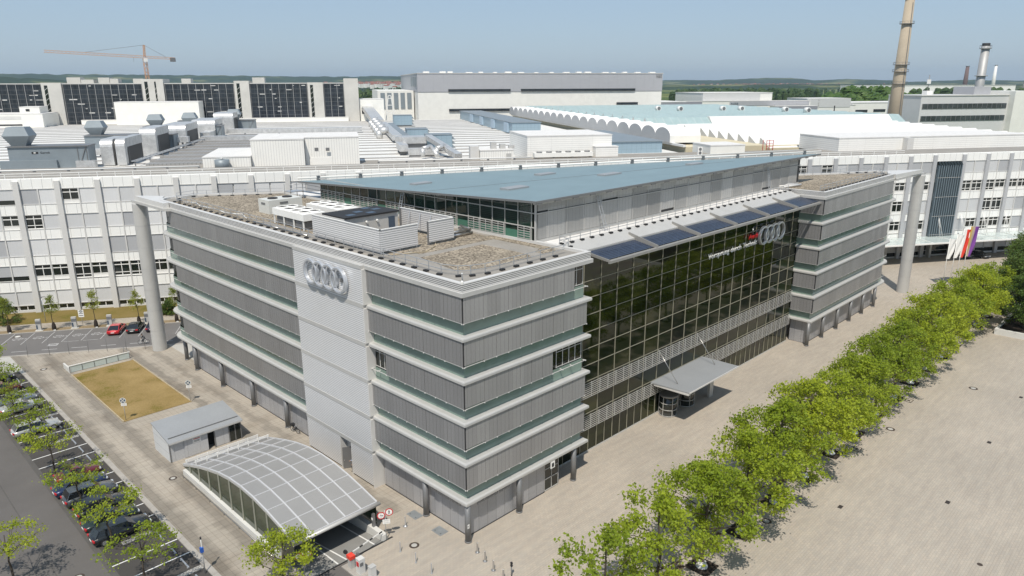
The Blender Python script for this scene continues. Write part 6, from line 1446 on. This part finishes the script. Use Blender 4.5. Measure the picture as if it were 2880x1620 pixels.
def tree_proto(key, name, **kw):
    lm = kw.get('lm', 'leaf'); g, L_ = make_tree(**kw)
    PROT[key] = (name, g, L_, lm, [None])
def plant(key, x, y, label, cat='tree', group=None, rot=0.0, sc=1.0, z=0.0):
    name, g, L_, lm, root = PROT[key]
    if root[0] is None:
        r = thing(name, label, cat, (0, 0, 0), group); g.build('trunk', 'bark', r, fix=False); L_.build('crown', lm, r, fix=False); root[0] = r
        r.location = (x, y, z); r.rotation_euler = (0, 0, rot); r.scale = (sc, sc, sc); return r
    return dup(root[0], (x, y, z), rot, label, (sc, sc, sc*random.Random(int(x*7+y)).uniform(.95, 1.06)), group)
for i in range(5): tree_proto('plaza%d' % i, 'plaza_tree', seed=21+i, h=10.6, cr=4.1, base=2.7, clumps=96, leaves=92, lsize=.31, lm='leaf', trunk_r=.19, spread=.92, limbs=15)
for i in range(2): tree_proto('sparse%d' % i, 'plaza_tree', seed=41+i, h=10.4, cr=3.3, base=3.0, clumps=50, leaves=72, lsize=.32, lm='leaf', trunk_r=.15, spread=.95, limbs=14)
for i in range(3): tree_proto('park%d' % i, 'parking_tree', seed=61+i, h=5.3, cr=2.55, base=3.5, clumps=30, leaves=44, lsize=.23, shape='flat', lm='leaf', trunk_r=.10, spread=.66, limbs=13)
for i in range(2): tree_proto('street%d' % i, 'street_tree', seed=81+i, h=6.5, cr=1.25, base=2.9, clumps=30, leaves=40, lsize=.19, shape='cone', lm='leaf_m', trunk_r=.055, spread=.45, limbs=9)
tree_proto('ramp', 'ramp_tree', seed=91, h=5.9, cr=2.3, base=2.4, clumps=46, leaves=60, lsize=.24, lm='leaf', trunk_r=.09, spread=.75, limbs=12)
for i in range(3): tree_proto('grove%d' % i, 'grove_tree', seed=101+i, h=12.5, cr=5.0, base=1.2, clumps=120, leaves=105, lsize=.40, lm='leaf_d', trunk_r=.24, spread=1.15, limbs=12)
order = ('nearest', 'second', 'third', 'fourth', 'fifth', 'sixth', 'seventh', 'eighth', 'ninth', 'tenth', 'eleventh', 'twelfth', 'thirteenth', 'fourteenth', 'fifteenth', 'sixteenth', 'seventeenth')
rq = random.Random(12)
pitx = [-1.7+6.77*i for i in range(17)]
for i, x in enumerate(pitx):
    key = 'sparse0' if i == 0 else 'sparse1' if i == 1 else 'plaza%d' % (i % 5)
    plant(key, x, -16.3, '%s plaza tree of the row, counted from the camera%s' % (order[i], ', thin crowned' if i < 2 else ''), 'tree', 'row of yellow-green trees on the plaza', rq.uniform(0, 6.28), rq.uniform(.93, 1.06) if i else .98)
    t = thing('tree_pit', 'dark square soil bed under the %s plaza tree' % order[i], 'tree pit', (x, -16.3, 0), 'square tree pits along the plaza'); bx(x-1.05, -17.35, -.01, x+1.05, -15.25, .016).build('soil', 'soil', t)
    MB().lathe((x, -16.3, .0), [(.50, 0), (.50, .10), (.36, .14), (.34, .5), (.30, .5)], 16).build('collar', 'concrete_w', t)
for i, (x0, x1) in enumerate(((7.4, 10.3), (13.4, 16.6), (20.6, 23.4), (27.4, 30.4))):
    t = thing('plaza_bench', '%s dark wooden bench between the plaza trees' % order[i], 'bench', ((x0+x1)/2, -15.3, 0), 'wooden benches between the plaza trees')
    for k in range(4): bx(x0, -15.62+.13*k, .42, x1, -15.52+.13*k, .47).build('seat_slat', 'wood', t)
    for x in (x0+.2, x1-.3): bx(x, -15.6, 0, x+.12, -15.15, .42).build('leg', 'concrete', t)
    for k in range(2): bx(x0, -15.10, .62+.18*k, x1, -15.06, .74+.18*k).build('back_slat', 'wood', t)
ty = (13.85, 22.05, 30.6, 39.5, 47.75, 56.2, 64.7, 72.6)
for i, y in enumerate(ty):
    plant('park%d' % (i % 3), -22.1, y, '%s flat crowned tree at the end of a cobbled bay divider' % order[i], 'tree', 'trees between the parking bays', rq.uniform(0, 6.28), rq.uniform(.9, 1.06))
plant('park1', -29.3, 22.6, 'tree on the far side of the parking lane at the left edge', 'tree', None, 2.1, .95)
plant('ramp', -14.7, 5.1, 'single bushy tree beside the mouth of the garage ramp', 'tree', None, 1.0, 1.0)
for i, (s, t_) in enumerate(((-.27, -11.6), (6.32, -11.6), (12.64, -11.6), (19.24, -11.4), (25.2, -11.5))):
    x, y, _ = wl(s, t_)
    plant('street%d' % (i % 2), x, y, '%s young pointed street tree from the left, before the rear office building' % order[i], 'tree', 'young street trees by the charging bays', i*1.3, 1.0)
    b = thing('trunk_guard', 'dark woven guard round the foot of the %s street tree from the left' % order[i], 'tree guard', (x, y, .08)); MB().lathe((x, y, .08), [(.20, 0), (.34, .3), (.30, .9), (.16, 1.35), (.10, 1.4)], 10).build('sleeve', 'soil', b); bx(x-.2, y-.45, .08, x+.1, y-.25, .25).build('marker_stone', 'white', b)
for k, (s, t_, r, h_, lab) in enumerate(((-3.2, -6.2, 2.5, 4.8, 'dense dark evergreen shrub on the grass at the left edge'), (23.0, -7.0, 1.5, 2.6, 'bright green shrub half hidden behind the tall left column'))):
    tree_proto('bush%d' % k, 'evergreen_shrub', seed=130+k, h=h_, cr=r, base=.2, clumps=60, leaves=80, lsize=.22, shape='cone', lm='leaf_d', trunk_r=.1, spread=.6, limbs=6)
    x, y, _ = wl(s, t_); plant('bush%d' % k, x, y, lab, 'shrub')
grove = ((100.4, -22.8, .80, 'first'), (105.5, -26.5, .92, 'second'), (111.5, -21.8, .98, 'third'), (118.5, -21.0, 1.0, 'fourth'), (112.5, -30.0, 1.0, 'fifth'), (121.5, -28.0, 1.05, 'sixth'), (126.5, -20.0, .98, 'seventh'), (134.5, -18.2, .92, 'eighth'), (143, -17.0, .85, 'ninth'), (104.5, -32, .85, 'tenth'))
for i, (x, y, k, nm) in enumerate(grove): plant('grove%d' % (i % 3), x, y, '%s dark dense tree of the grove behind the low planter wall' % nm, 'tree', 'dark grove at the right edge', i*1.9, k)
w_ = thing('planter_wall', 'low pale concrete planter wall round the dark grove', 'wall', (97, -20, 0)); bx(96.8, -60, 0, 97.25, -19.6, .95).build('side_wall', 'concrete_w', w_); bx(97.26, -20.0, 0, 150, -19.6, .95).build('front_wall', 'concrete_w', w_)
struct(bx(97.26, -60, -.01, 150, -20.01, .75).build('planter_soil', 'soil'))

# ------------------------------------------------------------------ cars
def car(x, y, rot, paint, label, kind='saloon', L_=4.7, wd=1.84, plate=True, z=0.0):
    """front towards local +x; every part its own mesh"""
    hts = {'saloon': 1.42, 'wagon': 1.46, 'suv': 1.66, 'coupe': 1.32}[kind]; hb = {'saloon': .93, 'wagon': .95, 'suv': 1.08, 'coupe': .88}[kind]
    ca, sa = math.cos(rot), math.sin(rot); tf = lambda p: Vector((x+ca*p[0]-sa*p[1], y+sa*p[0]+ca*p[1], z+p[2])); N_ = lambda: MB(tf)
    r = thing('parked_car', label, 'car', (x, y, z)); h2 = L_/2; w2 = wd/2
    lo = .24 if kind != 'suv' else .30
    st = [(-h2, .45, .78, .84), (-h2+.10, lo+.05, .93*hb, .93), (-h2+.55, lo, hb, 1.0), (-h2*.35, lo-.02, hb+.01, 1.0), (h2*.30, lo-.02, hb, 1.0), (h2-.95, lo, hb-.06, .99), (h2-.35, lo+.02, hb-.16, .95), (h2-.08, lo+.10, hb-.27, .86), (h2, .42, .60, .74)]
    g = N_(); g.smooth = True; R_ = []
    for X, zb, zt_, k in st:
        w_ = w2*k; R_.append([g.pt(p) for p in ((X, -w_*.86, zb), (X, -w_*.985, zb+(zt_-zb)*.3), (X, -w_, zb+(zt_-zb)*.62), (X, -w_*.94, zt_-.05), (X, -w_*.80, zt_), (X, 0, zt_+.03), (X, w_*.80, zt_), (X, w_*.94, zt_-.05), (X, w_, zb+(zt_-zb)*.62), (X, w_*.985, zb+(zt_-zb)*.3), (X, w_*.86, zb))])
    for A, B in zip(R_[:-1], R_[1:]):
        for i in range(11): g.idx((A[i], A[(i+1) % 11], B[(i+1) % 11], B[i]))
    g.idx(R_[0][::-1]); g.idx(R_[-1]); g.build('body', paint, r)
    xr = {'saloon': (-h2+.75, -h2+1.45), 'wagon': (-h2+.22, -h2+.62), 'suv': (-h2+.20, -h2+.55), 'coupe': (-h2+.35, -h2+1.55)}[kind]; xf = (h2-1.30, h2-2.05)
    prof_ = [(xr[0], hb-.02, .88), (xr[1], hts-.03, .70), ((xr[1]+xf[1])/2, hts, .72), (xf[1], hts-.05, .70), (xf[0], hb-.04, .88)]
    g = N_(); g.smooth = False
    P_ = [[g.pt((X, -w2*k, Z)), g.pt((X, w2*k, Z))] for X, Z, k in prof_]
    for A, B in zip(P_[:-1], P_[1:]): g.idx((A[0], B[0], B[1], A[1]))
    for sd_ in (0, 1):
        lo_ = [g.pt((X, (-1 if sd_ == 0 else 1)*w2*.885, hb-.04)) for X in (prof_[1][0], prof_[2][0], prof_[3][0])]
        T_ = [q[sd_] for q in P_]; g.idx((T_[0], T_[1], lo_[0])); g.idx((T_[1], T_[2], lo_[1], lo_[0])); g.idx((T_[2], T_[3], lo_[2], lo_[1])); g.idx((T_[3], T_[4], lo_[2]))
    g.build('windows', 'carglass', r)
    g = N_(); 
    rp = [(xr[1]-.06, hts-.035, .715), ((xr[1]+xf[1])/2, hts+.022, .735), (xf[1]+.08, hts-.05, .715)]
    A_ = [[g.pt((X, -w2*k, Z-.02)), g.pt((X, -w2*k*.9, Z+.02)), g.pt((X, w2*k*.9, Z+.02)), g.pt((X, w2*k, Z-.02))] for X, Z, k in rp]
    for A, B in zip(A_[:-1], A_[1:]):
        for i in range(3): g.idx((A[i], A[i+1], B[i+1], B[i]))
    for k2 in (-1, 1):
        for (xa, za, ka), (xb, zb_, kb) in (((prof_[0]), (prof_[1])), ((prof_[4]), (prof_[3]))): g.beam((xa, k2*w2*(ka+.005), za), (xb, k2*w2*(kb+.01), zb_+.01), .075, .04)
        xm = (xr[1]+xf[1])/2; g.beam((xm, k2*w2*.89, hb-.02), (xm, k2*w2*.735, hts-.02), .08, .035)
    g.build('roof', paint, r)
    for X in (h2-.86, -h2+.88):
        for s_ in (-1, 1):
            rw_ = .335 if kind != 'suv' else .365
            wl_ = N_().cyl((X, s_*(w2-.20), rw_), (X, s_*(w2+.012), rw_), rw_, n=18).build('wheel', 'black', r)
            g = N_(); g.cyl((X, s_*(w2+.005), rw_), (X, s_*(w2+.022), rw_), rw_*.68, n=16)
            g.build('rim', 'alu_dark', wl_); g = N_()
            for k3 in range(5): a = 2*PI*k3/5; g.beam((X, s_*(w2+.03), rw_), (X+rw_*.62*math.cos(a), s_*(w2+.03), rw_+rw_*.62*math.sin(a)), .02, .07, up=(0, 0, 1)) if abs(math.sin(a)) < .9 else g.beam((X, s_*(w2+.03), rw_), (X+rw_*.62*math.cos(a), s_*(w2+.03), rw_+rw_*.62*math.sin(a)), .07, .02, up=(1, 0, 0))
            g.build('spokes', 'galv', wl_)
    for s_ in (-1, 1):
        N_().box(-h2-.015, s_*w2*.78-.20, .66*hb+.06, -h2+.12, s_*w2*.78+.20 if s_*1 < 0 else s_*w2*.78+.12, .66*hb+.22).build('tail_light', 'red', r)
        N_().box(h2-.24, s_*w2*.66-.20, hb-.36, h2-.045, s_*w2*.66+.20, hb-.25).build('headlight', 'lamp_glass', r)
        N_().box(xf[0]-.55, s_*(w2+.02)-.10*(1 if s_ < 0 else 0), hb, xf[0]-.40, s_*(w2+.02)+.10*(1 if s_ > 0 else 0), hb+.15).build('mirror', paint, r)
    N_().box(-h2-.02, -.26, .52, -h2+.03, .26, .63).build('number_plate', 'white', r)
    N_().box(h2-.05, -.45, .36, h2+.012, .45, .56).build('grille', 'black', r)
    return r
car(-20.85, 23.62, 0, 'paint_black', 'black estate car parked nearest the camera beside a cobbled divider', 'wagon', 4.95, 1.86)
car(-20.9, 26.1, 0, 'paint_green', 'very dark green car beside the nearest black estate', 'saloon', 4.7)
car(-20.75, 28.85, 0, 'paint_black', 'black car under the tree, third from the camera', 'suv', 4.6)
car(-20.9, 32.05, 0, 'paint_grey', 'dark grey sport utility car with visible red tail light', 'suv', 4.7, 1.9)
car(-21.05, 34.7, 0, 'paint_blue', 'dark blue saloon with its bonnet clear of the tree', 'saloon', 4.8)
car(-20.55, 37.3, 0, 'paint_maroon', 'dark red car between the blue saloon and a cobbled divider', 'saloon', 4.1, 1.76)
car(-20.8, 52.35, 0, 'paint_silver', 'silver estate car parked alone between empty bays', 'wagon', 4.9, 1.84)
car(-20.6, 60.3, 0, 'paint_silver', 'silver car mostly hidden by the tree crowns at the left edge', 'saloon', 4.5)
car(-20.6, 63.1, 0, 'paint_greyblue', 'grey-blue car with its front wheel showing past the foliage', 'saloon', 4.6)
car(-21.0, 68.4, 0, 'paint_maroon', 'red car far up the parking row at the left edge', 'wagon', 4.4)
car(-20.9, 73.2, 0, 'paint_black', 'black car at the street end of the parking row', 'saloon', 4.5)
ang = math.atan2(DT.y, DT.x)
for s, t_, pnt, kd, lab in ((16.6, -14.5, 'paint_red', 'coupe', 'bright red sports saloon in the charging bays'), (19.4, -14.3, 'paint_black', 'coupe', 'black sports saloon beside the red one'), (22.3, -14.2, 'paint_plum', 'coupe', 'dark purple sports saloon half behind the tall column')):
    x, y, _ = wl(s, t_); car(x, y, ang, pnt, lab, kd, 4.85, 1.92, z=.01)
x, y, _ = wl(193.2, -2.4); car(x, y, ang+PI+.35, 'paint_black', 'black car facing the plaza under the glass porch', 'suv', 4.8, 1.95)
x, y, _ = wl(197.5, -3.2); car(x, y, ang+PI+.1, 'paint_grey', 'dark grey car right of the black one under the glass porch', 'saloon', 4.7, 1.85)

# ------------------------------------------------------------------ charging posts, street sign, lamp, light fence
for i, (s, t_, nm) in enumerate(((4.0, -11.3, 'leftmost'), (9.3, -11.2, 'second'), (14.7, -11.3, 'third'), (20.5, -11.2, 'fourth'))):
    x, y, _ = wl(s, t_); t = thing('charging_post', '%s grey charging pillar from the left along the street' % nm, 'charging station', (x, y, .08), 'grey charging pillars along the street')
    WB().box(s-.55, t_-.35, .08, s+.55, t_+.35, .16).build('base', 'concrete_w', t); WB().box(s-.36, t_-.2, .16, s+.36, t_+.2, 2.05).build('cabinet', 'alu', t); WB().box(s-.37, t_-.215, 1.25, s+.37, t_-.2, 1.75).build('screen_panel', 'alu_dark', t); WB().box(s-.33, t_-.22, .4, s-.1, t_-.2, 1.1).build('socket_panel', 'signblue', t)
x, y, _ = wl(10.3, -10.5); post_sign(x, y, 3.0, [(0, 2.75, 'stop')], [(0, 2.35, .85, 1.25, 3)], 'white parking sign with a red round mark on the footpath', 'parking_sign', r=.26)
x, y, _ = wl(3.4, -6.8); t = thing('street_lamp', 'thin street lamp standing on the grass strip', 'street lamp', (x, y, 0)); MB().cyl((x, y, 0), (x, y, 4.6), .055, .04, n=8).build('pole', 'galv', t); MB().beam((x-.1, y, 4.6), (x+.5, y-.35, 4.66), .2, .08).build('lamp_head', 'alu_dark', t)
f = thing('post_row', 'row of thin posts with a faint wire along the pavement edge by the street', 'post fence', (-8.5, 77, 0))
pp = ((-15.24, 81.07), (-12.77, 79.5), (-10.55, 78.05), (-8.28, 76.6), (-6.15, 75.08), (-3.9, 73.6), (-1.69, 72.09))
for x, y in pp: MB().cyl((x, y, 0), (x, y, 2.9), .03, n=6).build('post', 'alu_dark', f)

# ------------------------------------------------------------------ flags
def flag(x, y, h, cols, label, drop, ring_=False, wide=1.25):
    t = thing('banner_flag', label, 'flag', (x, y, 0)); MB().cyl((x, y, 0), (x, y, h+.25), .07, .05, n=8).build('pole', 'white', t); MB().cyl((x, y, h+.25), (x, y, h+.4), .09, n=8).build('finial', 'galv', t)
    g = MB(); n = 14; m_ = 8; sd_ = Vector((.62, -.78, 0)); nn_ = Vector((.78, .62, 0))
    for j in range(m_):
        g.use(cols[min(len(cols)-1, j*len(cols)//m_)])
        for i in range(n):
            def P_(ii, jj, e): f_ = ii/n; u = jj/m_*wide*(1-.35*f_); return Vector((x, y, h-drop*f_))+sd_*(.08+u-.25*f_*f_)+nn_*(.16*math.sin(3.2*f_*2+jj*.9)*jj/m_+e)
            for e in (0, .012): q = [P_(i, j, e), P_(i+1, j, e), P_(i+1, j+1, e), P_(i, j+1, e)]; g.face(q if e else q[::-1])
    b = g.build('cloth', None, t, fix=False)
    if ring_:
        g = MB()
        for k in range(4): ring(g, (x+.40+.11*k, y-.36-.12*k, h-drop+.55), 'y', .10, .14, .015, 16)
        g.build('ring_mark', 'black', b)
flag(122.3, -5.4, 9.7, ['white'], 'white banner flag on the pole nearest the tall column', 4.0, True); flag(123.2, -6.4, 10.5, ['white'], 'white banner flag on the second pole from the tall column', 4.6, True)
flag(124.0, -7.2, 11.6, ['white', 'orange', 'orange'], 'red and white banner flag between the white and the rainbow ones', 5.6, True); flag(124.8, -8.0, 12.2, ['ochre', 'tan', 'violet', 'violet'], 'yellow to purple banner flag on the last pole', 6.0, False, 1.6)

# ------------------------------------------------------------------ people and bicycles
def person(loc, rot, joints, edges, radii, zones, label, hair=None, sc=1.0):
    t = thing('person', label, 'person', loc); me = bpy.data.meshes.new('body'); ks = list(joints)
    me.from_pydata([joints[k] for k in ks], [(ks.index(a), ks.index(b)) for a, b in edges], []); o = bpy.data.objects.new('body', me); C.objects.link(o)
    m = o.modifiers.new('skin', 'SKIN'); sv = me.skin_vertices[0].data
    for i, k in enumerate(ks): sv[i].radius = (radii[k], radii[k]); sv[i].use_root = (k == 'hip')
    o.modifiers.new('sub', 'SUBSURF').levels = 2
    dg = bpy.context.evaluated_depsgraph_get(); m2 = bpy.data.meshes.new_from_object(o.evaluated_get(dg)); bpy.data.objects.remove(o); bpy.data.meshes.remove(me)
    m2.name = 'body'; b = bpy.data.objects.new('body', m2); C.objects.link(b); b.parent = t
    m2.materials.clear(); names = []
    for z1, mt in zones: m2.materials.append(M[mt])
    for p in m2.polygons:
        p.use_smooth = True; q = p.center
        for i, (test, mt) in enumerate(zones):
            if test(q): p.material_index = i; break
    if hair:
        g = MB(); c, r = hair; g.smooth = True; g.lathe((c[0], c[1], c[2]-.02), [(r*.95, -.02), (r*1.05, .04), (r*.8, .12), (r*.3, .16)], 10); h_ = g.build('hair', 'hair', None); h_.parent = t; h_.location = Vector(h_.location)
    t.rotation_euler = (0, 0, rot); return t
J = dict(hip=(0, 0, .95), chest=(.03, 0, 1.28), neck=(.05, 0, 1.47), head=(.07, 0, 1.60), crown=(.07, 0, 1.70), nose=(.155, 0, 1.60), ls=(.02, .19, 1.41), le=(-.02, .27, 1.14), lw=(.12, .25, .93), lh=(.17, .24, .86), rs=(.02, -.19, 1.41), re=(.10, -.27, 1.16), rw=(.33, -.22, 1.10), rh=(.41, -.20, 1.09), lhp=(0, .10, .90), lk=(.16, .11, .50), la=(.10, .11, .08), lt=(.26, .12, .04), rhp=(0, -.10, .90), rk=(-.02, -.11, .49), ra=(-.20, -.11, .10), rt=(-.05, -.12, .04))
for s_, k in ((1, 'l'), (-1, 'r')):
    h_ = Vector(J[k+'h']); w0 = Vector(J[k+'w']); d_ = (h_-w0).normalized()
    for i, dy in enumerate((-.03, -.01, .01, .03)): J['%sf%d' % (k, i)] = tuple(h_+d_*(.09-.012*abs(i-1.3))+Vector((0, dy*1.0, -.01)))
    J[k+'th'] = tuple(h_+d_*.035+Vector((0, -.05*s_, .02)))
ED = [('hip', 'chest'), ('chest', 'neck'), ('neck', 'head'), ('head', 'crown'), ('head', 'nose')]
RD = dict(hip=.145, chest=.155, neck=.055, head=.092, crown=.075, nose=.022)
for k in 'lr':
    ED += [('chest', k+'s'), (k+'s', k+'e'), (k+'e', k+'w'), (k+'w', k+'h'), ('hip', k+'hp'), (k+'hp', k+'k'), (k+'k', k+'a'), (k+'a', k+'t'), (k+'h', k+'th')]
    RD.update({k+'s': .062, k+'e': .046, k+'w': .032, k+'h': .034, k+'hp': .09, k+'k': .064, k+'a': .044, k+'t': .034, k+'th': .011})
    for i in range(4): ED.append((k+'h', '%sf%d' % (k, i))); RD['%sf%d' % (k, i)] = .009
inhand = lambda q: min((q-Vector(J['lh'])).length, (q-Vector(J['rh'])).length) < .115
zone = [(lambda q: q.z > 1.50 or inhand(q), 'skin'), (lambda q: q.z > .93 or abs(q.y) > .21, 'shirt'), (lambda q: q.z > .11, 'trousers'), (lambda q: True, 'black')]
person((.15, 17.95, .02), 2.5, J, ED, RD, zone, 'person in a pale blue shirt and dark trousers stepping through the tower door', ((.06, 0, 1.68), .10))
def bicycle(x, y, z, rot, label, mt='black', name='bicycle'):
    ca, sa = math.cos(rot), math.sin(rot); tf = lambda p: Vector((x+ca*p[0]-sa*p[1], y+sa*p[0]+ca*p[1], z+p[2])); N_ = lambda: MB(tf)
    t = thing(name, label, 'bicycle', (x, y, z))
    for X in (-.52, .52):
        g = N_()
        for i in range(20): a, b = 2*PI*i/20, 2*PI*(i+1)/20; g.beam((X+.34*math.cos(a), 0, .34+.34*math.sin(a)), (X+.34*math.cos(b), 0, .34+.34*math.sin(b)), .04, .04, up=(0, 1, 0))
        wl_ = g.build('wheel', 'black', t); g = N_()
        for i in range(8): a = PI*i/8; g.beam((X-.33*math.cos(a), 0, .34-.33*math.sin(a)), (X+.33*math.cos(a), 0, .34+.33*math.sin(a)), .008, .008, up=(0, 1, 0))
        g.build('spokes', 'galv', wl_)
    g = N_()
    for p, q in (((-.52, 0, .34), (-.12, 0, .32)), ((-.12, 0, .32), (-.22, 0, .80)), ((-.22, 0, .78), (.34, 0, .76)), ((-.12, 0, .32), (.36, 0, .70)), ((-.52, 0, .34), (-.22, 0, .76)), ((.36, 0, .86), (.52, 0, .34))): g.beam(p, q, .04, .04, up=(0, 1, 0))
    g.build('frame', mt, t); N_().beam((-.36, 0, .90), (-.08, 0, .92), .14, .06).build('saddle', 'black', t); N_().beam((.32, -.28, .98), (.32, .28, .98), .03).build('handlebar', 'galv', t); N_().beam((.35, 0, .84), (.32, 0, .98), .035).build('stem', 'galv', t)
    return t
bicycle(.30, 30.35, 0, -1.45, 'black bicycle with a rear box leaning by the ground floor panels'); b = [o for o in bpy.data.objects if o.name == 'bicycle'][0]
bx(.12, 30.6, .72, .48, 31.0, 1.02).build('rear_box', 'black', b)
cx_, cy_, _ = wl(22.45, -22.0)
brot = math.atan2(DS.y, DS.x)+PI
bicycle(cx_, cy_, .01, brot, 'pale bicycle being ridden along the street before the tall column', 'white')
JC = dict(J); JC.update(hip=(-.18, 0, .98), chest=(.02, 0, 1.26), neck=(.10, 0, 1.42), head=(.15, 0, 1.54), crown=(.16, 0, 1.64), nose=(.24, 0, 1.52), ls=(.05, .18, 1.36), le=(.18, .25, 1.14), lw=(.30, .25, 1.02), lh=(.34, .25, 1.0), rs=(.05, -.18, 1.36), re=(.18, -.25, 1.14), rw=(.30, -.25, 1.02), rh=(.34, -.25, 1.0), lhp=(-.16, .10, .94), lk=(.18, .11, .74), la=(-.02, .12, .34), lt=(.12, .12, .28), rhp=(-.16, -.10, .94), rk=(.12, -.11, .58), ra=(-.08, -.12, .16), rt=(.06, -.12, .10))
for s_, k in ((1, 'l'), (-1, 'r')):
    h_ = Vector(JC[k+'h'])
    for i, dy in enumerate((-.03, -.01, .01, .03)): JC['%sf%d' % (k, i)] = tuple(h_+Vector((.05, dy, -.05)))
    JC[k+'th'] = tuple(h_+Vector((-.01, -.04*s_, -.03)))
inh2 = lambda q: min((q-Vector(JC['lh'])).length, (q-Vector(JC['rh'])).length) < .11
person((cx_, cy_, .01), brot, JC, ED, RD, [(lambda q: q.z > 1.44 or inh2(q), 'skin'), (lambda q: q.z > .98, 'black'), (lambda q: q.z > .36 or abs(q.x) < .0, 'trousers'), (lambda q: True, 'black')], 'person in dark clothes riding a bicycle along the street', ((.14, 0, 1.62), .10))
# ------------------------------------------------------------------ summer haze over the plain
hz_ = bpy.data.materials.new('summer_haze'); hz_.use_nodes = True; n_ = hz_.node_tree; n_.nodes.remove(n_.nodes['Principled BSDF'])
pv = n_.nodes.new('ShaderNodeVolumePrincipled'); pv.inputs['Color'].default_value = (.70, .86, 1.0, 1); pv.inputs['Density'].default_value = .5/8500; pv.inputs['Anisotropy'].default_value = .2
n_.links.new(pv.outputs[0], n_.nodes['Material Output'].inputs['Volume'])
hb_ = MB().box(-15000, -15000, -20, 15000, 15000, 260); ho = hb_.build('haze', None); ho.data.materials.append(hz_); ho['kind'] = 'stuff'
